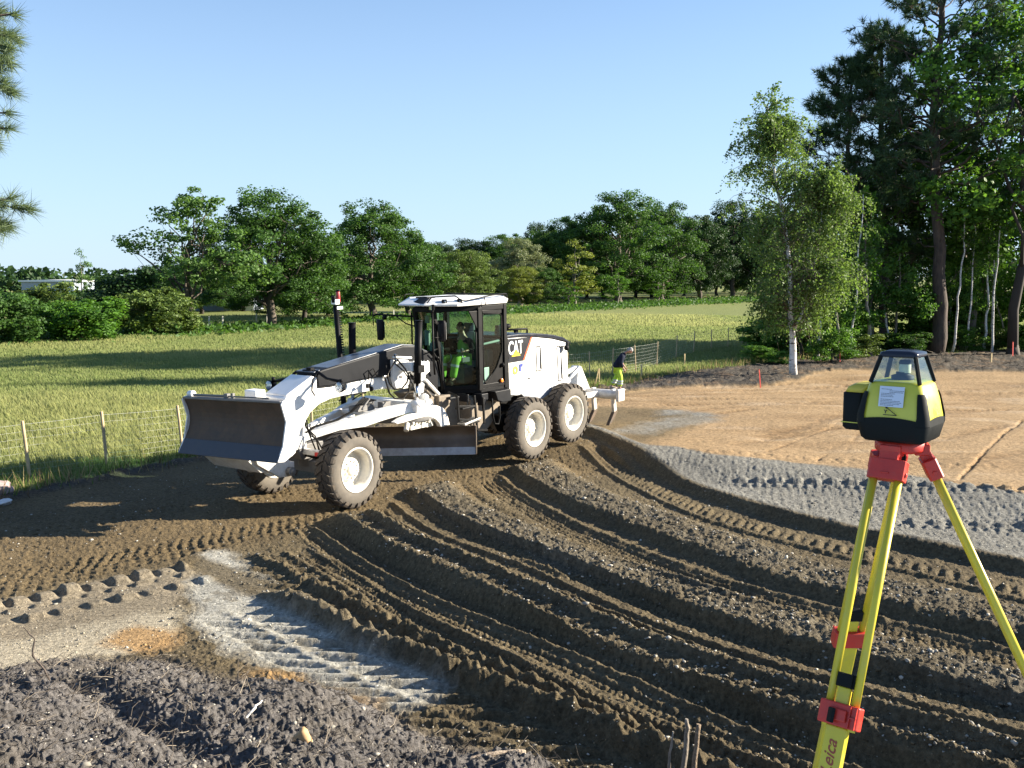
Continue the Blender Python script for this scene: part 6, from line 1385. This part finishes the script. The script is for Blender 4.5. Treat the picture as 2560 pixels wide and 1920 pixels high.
for (a, ua), (b, ub) in zip(tops, tops[1:]):
    L = (b - a).length
    far_ = (a + O).y > 33; kw = 1.2 if far_ else .8
    for h in (.06,.16,.26,.38,.50,.64,.78,.92,1.06):
        p, q = a + ua * h, b + ub * h; wm.tube([p, (p + q) / 2 + Vector((0, 0, -.012)), q], (.0024 if h < 1 else .0036) * kw, 3, False)
    n = max(3, int(L / .16))
    for k in range(1, n):
        t = k / n; lo = a.lerp(b, t) + ua.lerp(ub, t) * .06; hi = a.lerp(b, t) + ua.lerp(ub, t) * 1.06; wm.tube([lo, hi], .0017 * kw, 3, False)
wm.build('wire_mesh', WIRE, fe)
STK = paint('new_wood_stake', (.55,.42,.22), .8, var=.15, scale=12)
def stake(name, label, x, y, h, w, mat, lean=(0, 0), group=None):
    m = MB(); z = float(ground_z(x, y)[0]); m.prism([(-w, -w * .5), (w, -w * .5), (w, w * .5), (-w, w * .5)], 'z', -.15, h); m.prism([(-w*.7, -w*.4), (w*.7, -w*.4), (w*.7, w*.4), (-w*.7, w*.4)], 'z', h, h + .02)
    o = m.build(name, mat); o.location = (x, y, z); o.rotation_euler = (lean[1], lean[0], .4); tag(o, label, 'stake', group); return o
stake('wooden_stake', 'pale wooden stake in the grass between the man and the fence corner', 5.15, 39.6, .52, .028, STK)
stake('wooden_stake', 'short pale wooden stake in the grass beyond the fence corner', 7.9, 45.6, .50, .03, STK)
stake('wooden_stake', 'small pale wooden peg on the dark strip right of the laser level', 22.5, 46.8, .40, .035, STK)
for i, (dx, lx) in enumerate(((-.10, .22), (.05, -.02))):
    stake('wooden_stake', ('leaning pale stake behind the legs of the walking man', 'upright pale stake behind the legs of the walking man')[i], 3.15 + dx, 36.4, .62, .02, STK, (lx, 0))
PINK = paint('red_marker_paint', (.65,.07,.05), .5, var=.1)
stake('marker_stake', 'thin red marker stake on the dark strip left of the birch', 9.05, 36.2, .66, .018, PINK, (-.12, 0))
stake('marker_stake', 'thin red marker stake behind the birch roots', 15.4, 46.8, .55, .022, PINK, (-.05, 0))
stake('marker_stake', 'thin red marker stake below the dark trunk at the right edge', 25.2, 50.2, .7, .03, PINK, (-.05, 0))
for i, (px_, d) in enumerate(((524, 78.3), (558, 79.5), (642, 85.7), (669, 82.8), (1095, 90), (985, 96))):
    x = (px_ - 1280) / 2500 * d
    stake('field_post', ('white field post nearest the tall airy tree', 'second white field post right of the tall airy tree', 'white field post just left of the thick oak trunk', 'pale field post at the thick oak trunk', 'pale field post behind the cab', 'pale field post behind the masts')[i], x, d, .95, .06, paint('pale_post', (.6,.58,.5), .8) if i == 0 else bpy.data.materials['pale_post'], (0, 0), 'old field posts in the meadow')

# ================================================================== FAR SHEDS
def shed(name, label, x0, x1, y, h, depth, rz, wall, gable, roofc):
    r = empty(name, ((x0 + x1) / 2, y, 0), rz); tag(r, label, 'building'); w = (x1 - x0) / 2
    m = MB(); m.box((0, depth / 2, h / 2), (2 * w, depth, h)); m.build('wall', wall, r, .05)
    m = MB(); m.prism([(-w - .3, h + .02), (w + .3, h + .02), (w + .3, h + .20), (0, h + .30), (-w - .3, h + .20)], 'y', -.3, depth + .3); m.build('roof', roofc, r)
    m = MB(); m.box((w * .78, -.06, h / 2), (w * .42, .1, h * .98)); m.build('gable_panel', gable, r)
    for k in range(5):
        m = MB(); m.box((-w * .8 + k * w * .28, -.04, h * .55), (w * .16, .08, h * .25)); m.build('window', paint('shed_window', (.05,.07,.09), .2) if 'shed_window' not in bpy.data.materials else bpy.data.materials['shed_window'], r)
SHW = paint('shed_blue_grey', (.30,.35,.42), .6, var=.05, scale=1); SHG = paint('shed_white', (.80,.80,.79), .6, var=.03, scale=1)
shed('storage_shed', 'long low white roofed shed behind the bushes at the far left', -63.8, -57.2, 131, 3.55, 9, .12, SHW, SHG, SHG)
shed('storage_shed', 'pale blue grey shed half hidden behind the oak trunks', -41.0, -32.0, 124, 2.6, 8, .1, SHW, SHG, SHW)

# ================================================================== LASER LEVEL ON ITS TRIPOD
HZ = 3.563; TX, TY = 1.005, 2.56         # tripod head top
LYEL = paint('instrument_yellow', (.52,.48,.042), .35, var=.05, scale=20, coat=.2); LDK = paint('instrument_dark_rubber', (.006,.0075,.0075), .55, var=.2, scale=30); TRED = paint('tripod_red', (.50,.030,.016), .42, var=.12, scale=25, dirt=(.30,.10,.06), dirt_amt=.5, bump=.04); TYEL = paint('tripod_yellow', (.57,.46,.028), .38, var=.10, scale=12, dirt=(.34,.28,.13), dirt_amt=.6, bump=.03)
STICK = paint('paper_label', (.55,.58,.66), .6, var=.04); INK = paint('ink', (.03,.03,.035), .6); SGLASS = glass_mat('instrument_glass', (.80,.90,.92), .25)
lv = empty('laser_level', (TX, TY, HZ)); LROT = math.radians(-38.5); lv.rotation_euler = (0, 0, LROT); lv.scale = (.925,) * 3
tag(lv, 'yellow and black rotating laser level standing on the tripod', 'laser level')
# local: -y faces the camera side front, +x the sunlit side
def rring(w, d, z, r, n=4):
    pts = []
    for sx, sy, a0 in ((1, 1, 0), (-1, 1, 90), (-1, -1, 180), (1, -1, 270)):
        for k in range(n + 1):
            a = math.radians(a0 + 90 * k / n); pts.append((sx * (w - r) + r * math.cos(a), sy * (d - r) + r * math.sin(a), z))
    return pts
def loft(mb, rings, caps=True, smooth=True):
    n = len(rings[0]); b = [p for r_ in rings for p in r_]
    fs = [(i*n+k, i*n+(k+1)%n, (i+1)*n+(k+1)%n, (i+1)*n+k) for i in range(len(rings)-1) for k in range(n)]
    base = len(mb.v); mb.add(b, fs, smooth)
    if caps: mb.f += [tuple(base + k for k in range(n-1,-1,-1)), tuple(base + (len(rings)-1)*n + k for k in range(n))]; mb.sm += [False, False]
m = MB(); loft(m, [rring(.078,.078,.002,.02), rring(.088,.088,.010,.028), rring(.097,.097,.050,.03), rring(.097,.097,.053,.03)]); m.build('base_shell', LDK, lv)
m = MB(); loft(m, [rring(.094,.094,.051,.03), rring(.094,.094,.070,.03), rring(.085,.085,.120,.03), rring(.074,.074,.158,.028), rring(.066,.066,.166,.026), rring(.05,.05,.169,.02)]); m.build('housing', LYEL, lv)
# dark rubber corner guards climbing the housing and the dark skirt with curved upper edge
m = MB()
for k in range(4):
    Rz = Matrix.Rotation(math.pi / 2 * k, 3, 'Z'); vs = []
    for z, wd, off in ((.052,.040,.0985),(.075,.030,.0975),(.100,.022,.0925),(.125,.014,.0875),(.138,.006,.0835)):
        c = off; r = .03; k2 = wd / .040
        for a in np.linspace(-1, 1, 9):
            ang = math.radians(45 + 48 * a * (.35 + .65 * k2)); x = (c - r) + r * math.cos(ang); y = (c - r) + r * math.sin(ang)
            vs.append(Rz @ Vector((x, y, z)))
    m.add(vs, [(9*i+j, 9*i+j+1, 9*i+10+j, 9*i+9+j) for i in range(4) for j in range(8)], True)
for k in range(4):
    Rz = Matrix.Rotation(math.pi / 2 * k, 3, 'Z'); vs = []
    for a in np.linspace(-1, 1, 13):
        x = a * .070; zt = .066 - .0 + .006 * (1 - a * a); vs += [Rz @ Vector((x, -.0975, .050)), Rz @ Vector((x, -.0968, zt))]
    m.add(vs, [(2*i, 2*i+2, 2*i+3, 2*i+1) for i in range(12)])
m.build('rubber_guard', LDK, lv)
# battery / handle block at the left
m = MB(); loft(m, [[(x - .120, y + .02, z) for x, y, z in rring(.026,.055,z0,.012)] for z0 in (.020,)] + [[(x - .124, y + .02, z) for x, y, z in rring(.030,.060,z0,.014)] for z0 in (.028,.125)] + [[(x - .120, y + .02, z) for x, y, z in rring(.028,.058,.128,.014)]]); hb = m.build('handle', LDK, lv)
m = MB(); loft(m, [[(x - .118, y + .02, z) for x, y, z in rring(.030,.060,.128,.014)], [(x - .112, y + .02, z) for x, y, z in rring(.030,.058,.142,.014)], [(x - .095, y + .02, z) for x, y, z in rring(.030,.05,.152,.014)]]); m.build('handle_top', paint('instrument_yellow_dark', (.50,.40,.04), .4), hb)
m = MB(); m.box((-.124,.02,.0415),(.062,.122,.0025)); m.build('handle_line', LYEL, hb)
# glass hood
zt, zb = .236, .166; wt, wb_ = .046, .066
for sx in (-1, 1):
    for sy in (-1, 1): m = MB(); m.bar((sx * wb_, sy * wb_, zb - .004), (sx * wt, sy * wt, zt), .010, .010); m.build('hood_pillar', LDK, lv, .002)
m = MB(); loft(m, [rring(.050,.050,.233,.012), rring(.053,.053,.238,.014), rring(.050,.050,.246,.014), rring(.030,.030,.252,.01)]); m.build('hood_cap', paint('hood_cap_black', (.025,.03,.045), .22, var=.1), lv)
for k in range(4):
    Rz = Matrix.Rotation(math.pi / 2 * k, 3, 'Z'); m = MB(); m.add([Rz @ Vector(p) for p in ((-wb_,-wb_,zb),(wb_,-wb_,zb),(wt,-wt,zt),(-wt,-wt,zt))], [(0,1,2,3)]); m.build('hood_glass', SGLASS, lv)
m = MB(); m.lathe([(.030,.168),(.030,.180),(.018,.184),(.018,.19),(.001,.19)], (0,0,0), 'z', 24); m.build('rotor_base', LDK, lv)
m = MB(); m.lathe([(.016,.188),(.016,.215),(.013,.222),(.001,.223)], (.005,0,0), 'z', 20); rh = m.build('rotor_head', paint('rotor_cream', (.62,.60,.42), .4), lv)
m = MB(); m.lathe([(.0165,.212),(.0165,.216),(.0135,.2235),(.001,.2245)], (.005,0,0), 'z', 20); m.build('rotor_cap', LDK, rh)
# paper label, slope symbol
fm = Matrix.Translation((0,-.0885,.118)) @ Matrix.Rotation(math.radians(90 - 11.0), 4, 'X')
m = MB(); m.box((0,0,0),(.066,.056,.0008)); lbp = m.build('paper_label', STICK, lv); lbp.matrix_local = fm @ Matrix.Translation((0,.010,.0035))
m = MB(); rgl = np.random.default_rng(4); yv = .024
for i in range(12):
    yv -= .0040
    if i in (3, 5, 7): pass
    wl = (.026, .050, .050, .036, .028, .034, .0, .030, .052, .052, .050, .030)[i]; x0 = -.028 + (.022 if i < 3 and i > 0 else 0); x = x0
    while wl and x < x0 + min(wl, .028 - x0):
        ww = rgl.uniform(.002, .006); m.box((x + ww / 2, yv, .0006),(ww, .0011, .0004)); x += ww + .0012
m.build('label_print', INK, lbp)
sy = empty('slope_symbol'); sy.parent = lv; sy.matrix_local = fm @ Matrix.Translation((0,-.030,.0028))
def symbol(parent, sc, letter, mat):
    m = MB(); m.box((.000*sc,-.010*sc,0),(.036*sc,.0020*sc,.0006)); m.bar((.018*sc,-.010*sc,0),(-.012*sc,.011*sc,0),.0020*sc,.0006); m.add([(-.015*sc,.0135*sc,.0004),(-.0065*sc,.0115*sc,.0004),(-.011*sc,.0055*sc,.0004)],[(0,1,2)])
    m.build('slope_mark', mat, parent); text('slope_letter', letter, .014*sc, mat, parent, Matrix.Translation((-.012*sc,-.002*sc,.0002)), 1.0, .0004, .0002)
symbol(sy, 1.0, 'Y', INK)
sx_ = empty('slope_symbol'); sx_.parent = lv; sx_.matrix_local = Matrix.Rotation(math.pi / 2, 4, 'Z') @ fm @ Matrix.Translation((0,-.030,.0028)); symbol(sx_, .8, 'X', paint('faint_ink', (.38,.36,.05), .5))
# tripod
tp_ = empty('tripod', (TX, TY, HZ)); tag(tp_, 'yellow surveying tripod with red head and red leg clamps', 'tripod')

m = MB(); m.lathe([(.001,-.030),(.056,-.030),(.062,-.024),(.062,-.006),(.058,0),(.001,0)], (0,0,0), 'z', 32)
for az in (228, 91, 345):
    a = math.radians(az); Rz = Matrix.Rotation(a, 3, 'Z'); m.box(Rz @ Vector((.052,0,-.022)), (.036,.052,.030), Rz)
m.build('head_plate', TRED, tp_, .003)
m = MB(); m.lathe([(.001,-.075),(.016,-.07),(.016,-.03),(.001,-.03)], (0,0,0), 'z', 12); m.build('centre_screw', LDK, tp_)
for az, tilt, L in ((228, 22.5, 1.58), (91, 22, 1.58), (345, 25.5, 1.60)):
    k0 = .09 if az == 345 else 0.0
    a = math.radians(az); t = math.radians(tilt); lg = empty('leg'); lg.parent = tp_
    zx = Vector((math.sin(t) * math.cos(a), math.sin(t) * math.sin(a), -math.cos(t))); tx = Vector((math.sin(a), -math.cos(a), 0)); nx = zx.cross(tx)
    lg.matrix_local = Matrix(((tx.x, nx.x, zx.x, .055 * math.cos(a)), (tx.y, nx.y, zx.y, .055 * math.sin(a)), (tx.z, nx.z, zx.z, -.022), (0, 0, 0, 1)))
    m = MB(); m.prism([(-.046,-.014),(-.040,-.018),(.040,-.018),(.046,-.014),(.046,.014),(.040,.018),(-.040,.018),(-.046,.014)], 'z', .026, .078); m.prism([(-.024,-.014),(.024,-.014),(.024,.014),(-.024,.014)], 'z', -.014, .03); m.box((0,-.0188,.062),(.022,.003,.004)); m.tube([(-.05,0,.06),(.05,0,.06)], .006, 8)
    m.build('hinge_sleeve', TRED, lg, .003)
    m = MB()
    for sx in (-1, 1): m.tube([(sx*.0315,0,.072),(sx*.0315,0,.70+k0)], .0102, 14)
    m.build('leg_rods', TYEL, lg)
    m = MB(); m.box((0,0,.585+k0),(.046,.018,.034)); m.box((0,-.006,.585+k0),(.036,.022,.030)); m.build('strap_block', LDK, lg, .002)
    m = MB(); m.prism([(-.047,-.018),(.047,-.018),(.050,-.012),(.050,.014),(.044,.020),(-.044,.020),(-.050,.014),(-.050,-.012)], 'z', .640+k0, .695+k0); m.box((.0,-.022,.668+k0),(.045,.010,.028)); cl_ = m.build('leg_clamp', TRED, lg, .003)
    m = MB(); m.prism([(.022,-.028),(.006,-.040),(.000,-.034),(.012,-.024)], 'z', .655+k0, .690+k0); m.build('clamp_lever', LDK, cl_, .002)
    m = MB(); m.box((-.030,-.021,.668+k0),(.002,.006,.05)); m.box((-.045,-.021,.668+k0),(.002,.006,.05)); m.box((-.037,-.021,.668+k0),(.018,.006,.003)); m.build('clamp_rib', TRED, cl_)
    m = MB(); m.prism([(-.016,-.008),(.016,-.008),(.016,.008),(-.016,.008)], 'z', .60+k0, .70+k0); m.prism([(-.026,-.012),(.026,-.012),(.026,.012),(-.026,.012)], 'z', .695+k0, L - .12); m.build('lower_leg', TYEL, lg, .004)
    m = MB(); m.prism([(-.028,-.014),(.028,-.014),(.028,.014),(-.028,.014)], 'z', L - .13, L - .06); m.tube([(0,0,L-.06),(0,0,L+.03)], [.014,.002], 10); m.box((.03,0,L-.06),(.05,.03,.006)); m.build('foot_spike', GREYM, lg)
    if az == 228:
        text('leg_lettering', 'Leica', .040, paint('brand_red_ink', (.30,.05,.02), .5), lg, Matrix(((0,1,0,.003),(0,0,-1,-.0125),(-1,0,0,.770),(0,0,0,1))), 1.0, .0004, .0003, .35)

# ================================================================== SMALL THINGS ON THE GROUND
STONE = paint('pale_stone', (.42,.36,.30), .9, var=.25, scale=8, bump=.4)
def rock(name, label, x, y, r, mat, seed, sq=.6, cat='stone', dz=0.0):
    rg = np.random.default_rng(seed); bm = bmesh.new(); bmesh.ops.create_icosphere(bm, subdivisions=3, radius=r)
    ph = rg.uniform(0, 6, 6)
    for v in bm.verts:
        d = v.co.normalized(); k = 1 + .16 * math.sin(3 * d.x + ph[0]) * math.cos(2.5 * d.y + ph[1]) + .10 * math.sin(6 * d.z + 4 * d.x + ph[2]) + .05 * math.sin(11 * d.y + ph[3])
        v.co = d * r * k; v.co.z *= sq; v.co.x *= 1.15
    me = bpy.data.meshes.new(name); bm.to_mesh(me); bm.free(); me.polygons.foreach_set('use_smooth', [True] * len(me.polygons))
    o = link(name, me, mat); o.location = (x, y, float(ground_z(x, y)[0]) + r * sq * .45 + dz); o.rotation_euler = (rg.uniform(-.3, .3), rg.uniform(-.3, .3), rg.uniform(0, 6)); tag(o, label, cat); return o
rock('boulder', 'pinkish boulder at the left edge beside the earthworks', -9.32, 17.85, .20, paint('pink_stone', (.34,.25,.23), .9, var=.25, scale=6, bump=.4), 3, .8)
rock('stone', 'white flat stone in front of the pinkish boulder at the left edge', -8.98, 17.35, .14, paint('white_stone', (.62,.60,.58), .85, var=.15, scale=6), 4, .45)
rock('stone', 'small grey stone left of the white flat stone', -9.2, 17.25, .09, STONE, 5, .7)
def branch(name, label, pts, rs, mat, cat='stick'):
    pts = [Vector(p) for p in pts]; g = float(ground_z(pts[0].x, pts[0].y)[0]); m = MB(); b = pts[0]
    fine = []; fr = []
    rg = np.random.default_rng(len(pts) * 7 + int(abs(b.x * 100)))
    for i in range(len(pts) - 1):
        for k in range(4):
            t = k / 4; p = pts[i].lerp(pts[i + 1], t) - b + Vector(rg.normal(0, .004, 3)); fine.append(p); fr.append(rs[i] + (rs[i + 1] - rs[i]) * t + rg.uniform(-.001, .0015))
    fine.append(pts[-1] - b); fr.append(rs[-1]); m.tube(fine, fr, 9); o = m.build(name, mat); o.location = (b.x, b.y, g - .03); tag(o, label, cat); return o
DEADW = bark_mat('dead_wood', (.16,.13,.10), (.36,.31,.25), 30, .2); DKW = bark_mat('dark_stick', (.05,.04,.034), (.14,.11,.09), 30, .2)
branch('dead_branch', 'thin dark forked twig standing on the mound at the left', [(-3.86,8.08,.52),(-3.92,8.08,.68),(-4.00,8.06,.80),(-3.98,8.06,.95),(-4.06,8.05,1.05)], [.010,.008,.008,.006,.003], DKW)
branch('stick', 'slim pale stick at the bottom edge, left of the three broken sticks', [(1.13,6.85,.15),(1.135,6.87,.45),(1.13,6.88,.62),(1.16,6.9,.83)], [.013,.012,.011,.006], DEADW)
branch('stick', 'thickest grey broken stick with a frayed top, between the two others', [(1.20,6.82,.10),(1.22,6.85,.45),(1.26,6.9,.72),(1.255,6.9,.86)], [.021,.020,.020,.012], DEADW)
branch('stick', 'brown spotted broken stick, right of the frayed one', [(1.255,6.78,.10),(1.30,6.82,.5),(1.335,6.85,.83)], [.019,.018,.017], bark_mat('spotted_stick', (.14,.095,.06), (.33,.25,.17), 40, .6))
branch('stick', 'short splintered stump right of the three broken sticks', [(1.42,6.75,.10),(1.43,6.76,.38),(1.40,6.78,.52)], [.022,.02,.004], DEADW)
branch('stick', 'thin short stick at the bottom edge just left of the tripod leg', [(1.83,6.7,.05),(1.84,6.72,.35),(1.85,6.72,.52)], [.014,.012,.008], DEADW)
branch('root', 'bent twig lying beside the slim pale stick', [(1.17,6.9,.55),(1.22,6.9,.48),(1.25,6.88,.30),(1.5,6.95,.22)], [.007,.007,.006,.004], DEADW)
branch('root', 'long dark root lying across the tyre ruts at the bottom edge', [(0.55,7.3,.22),(0.9,7.35,.28),(1.3,7.4,.2)], [.014,.012,.008], DKW)
branch('root', 'pale curved root on the mound in the middle of the bottom edge', [(-0.35,7.1,.42),(-.1,7.2,.44),(.1,7.25,.42)], [.022,.026,.02], bark_mat('pale_root', (.25,.19,.14), (.42,.34,.25), 25, .3))
branch('dead_branch', 'white bleached twig on the dark mound', [(-2.05,7.3,.72),(-1.98,7.4,.78),(-1.95,7.5,.80)], [.010,.010,.005], paint('bleached_twig', (.55,.52,.47), .8))
o = rock('stone', 'tan upright stone on the mound at the bottom edge', -1.50, 6.85, .058, paint('tan_stone', (.42,.27,.13), .75, var=.2, scale=14), 9, 1.5)
rock('stone', 'grey lump at the bottom edge beside the sticks', .62, 7.0, .09, paint('grey_lump', (.17,.165,.17), .9, var=.3, scale=9, bump=.5), 12, .9)

def scatter_stones():
    rg = np.random.default_rng(17); ico = bmesh.new(); bmesh.ops.create_icosphere(ico, subdivisions=1, radius=1); bv = np.array([v.co[:] for v in ico.verts]); bf = np.array([[v.index for v in f.verts] for f in ico.faces]); ico.free()
    n = 60000; a = np.radians(rg.uniform(-31, 31, n)); r = 5.0 * np.exp(rg.random(n) ** .8 * math.log(38 / 5.0)); x = r * np.sin(a); y = r * np.cos(a)
    z, zone, col = terrain(x, y)
    s = np.exp(rg.normal(-4.75, .42, n)); k = (zone != 2) & ((zone != 1) | (rg.random(n) < .06)); s = np.clip(s, .004, .045)
    dn = fbm(x, y, 1.1, 3, 201); wr = np.zeros(n)
    for key, wf in (('W1', 1.1), ('W2', 1.0), ('W3', .6)):
        d, _s, a, b = CV[key].eval(x, y); wr = np.maximum(wr, (d > -.05) * (d < wf) * (a > 0) * (b > -3))
    k &= rg.random(n) < np.maximum(.22 + .5 * dn, wr * .95); s = s * (1 + .25 * wr)
    # bigger clods near the windrows
    x, y, z, s, zone, col = x[k], y[k], z[k], s[k], zone[k], col[k]; n = len(x)
    d = bv[None] * (1 + .28 * rg.normal(0, 1, (n, 12))[:, :, None]) * s[:, None, None] * np.stack([rg.uniform(.8, 1.4, n), rg.uniform(.7, 1.2, n), rg.uniform(.5, .85, n)], 1)[:, None, :]
    ang = rg.uniform(0, 6.28, n); c_, s_ = np.cos(ang)[:, None], np.sin(ang)[:, None]
    dx = d[..., 0] * c_ - d[..., 1] * s_; dy = d[..., 0] * s_ + d[..., 1] * c_
    V = np.stack([dx + x[:, None], dy + y[:, None], d[..., 2] + (z + s * .25)[:, None]], -1).reshape(-1, 3)
    F = (bf[None] + (np.arange(n) * 12)[:, None, None]).reshape(-1, 3)
    kind = rg.random(n)[:, None]; pale = np.array((.27, .25, .21)) * rg.uniform(.45, 1.7, (n, 1)); soil = col * rg.uniform(.7, 1.15, (n, 1))
    c = np.where(kind < .42, pale, soil); C = np.repeat(c, 12, 0)
    m = NT('loose_stones'); v = m.n('ShaderNodeVertexColor'); v.layer_name = 'Col'; m.l(v.outputs[0], m.b.inputs['Base Color']); m.b.inputs['Roughness'].default_value = .9; m.b.inputs['Specular IOR Level'].default_value = .2
    tag(link('gravel', np_mesh('gravel', V, F, False, C), m.m), 'loose pebbles and clods strewn over the worked soil', 'gravel', kind='stuff')
scatter_stones()
def scatter_twigs():
    rg = np.random.default_rng(23); m = MB(); n = 4200
    xs = rg.uniform(-6.5, 3.0, n * 3); ys = rg.uniform(4.6, 10.4, n * 3); ok = (side(_mf, xs, ys) < .1) & (np.abs(xs) < ys * .62); xs, ys = xs[ok][:n], ys[ok][:n]
    x2 = rg.uniform(4, 26, 1500); y2 = rg.uniform(35, 52, 1500); o2 = (side(_su, x2, y2) > .2) & (side(_mb, x2, y2) < .2); xs = np.r_[xs, x2[o2]]; ys = np.r_[ys, y2[o2]]
    zs = terrain(xs, ys)[0]; V = []; F = []; C = []
    for x, y, z in zip(xs, ys, zs):
        far = y > 20; L = rg.uniform(.03, .20) * (2.6 if far else 1); a = rg.uniform(0, 6.28); el = rg.normal(.15, .35); w = rg.uniform(.0012, .0038) * (4 if far else 1); b = len(V)
        p = np.array((x, y, z + .006)); d = np.array((math.cos(a) * math.cos(el), math.sin(a) * math.cos(el), abs(math.sin(el)))); sd = np.array((-math.sin(a), math.cos(a), .3)); bend = rg.normal(0, .25, 3) * L
        for t in (0, .5, 1):
            q = p + d * L * t + bend * (t * (1 - t)); ww = w * (1 - .5 * t); V += [q - sd * ww, q + sd * ww, q + np.array((0, 0, 1.6 * ww))]
        for k in (0, 3): F += [(b+k, b+k+1, b+k+4, b+k+3), (b+k+1, b+k+2, b+k+5, b+k+4), (b+k+2, b+k, b+k+3, b+k+5)]
        c = np.array((.085, .072, .06)) if rg.random() < .78 else np.array((.26, .22, .17)); C += [c * rg.uniform(.6, 1.3)] * 9
    mt = bpy.data.materials['loose_stones']
    tag(link('twig_litter', np_mesh('twig_litter', np.array(V), np.array(F), False, np.array(C)), mt), 'fine roots and twigs littering the dark topsoil', 'twigs', kind='stuff')
scatter_twigs()
def weeds():
    """tufts of rough grass and broken stalks along the fence foot"""
    rg = np.random.default_rng(29); V = []; F = []; C = []
    for i in range(5200):
        t = rg.random(); x = -13 + 29 * t; y0 = np.interp(x, _mb[:, 0], _mb[:, 1]); y = y0 + rg.normal(.15, .45); z = float(0)
        V.append((x, y))
    P = np.array(V); z = terrain(P[:, 0], P[:, 1])[0]; n = len(P); h = rg.uniform(.08, .42, n); w = rg.uniform(.006, .013, n); a = rg.uniform(0, 6.28, n)
    b = np.c_[P, z - .01]; sd = np.c_[np.cos(a), np.sin(a), 0 * a] * w[:, None]; tip = b + np.c_[rg.normal(0, .3, n), rg.normal(0, .3, n), np.ones(n)] * h[:, None]
    Vv = np.stack([b - sd, b + sd, tip], 1).reshape(-1, 3); F = np.arange(3 * n).reshape(n, 3)
    kk = rg.random(n)[:, None]; c = np.where(kk < .5, np.array((.10, .17, .03)), np.where(kk < .8, np.array((.36, .28, .14)), np.array((.14, .10, .06)))); C = np.repeat(c * rg.uniform(.7, 1.2, (n, 1)), 3, 0)
    tag(link('fence_weeds', np_mesh('fence_weeds', Vv, F, False, C), bpy.data.materials['meadow_grass']), 'rough weeds and dry stalks along the foot of the fence', 'weeds', kind='stuff')
weeds()
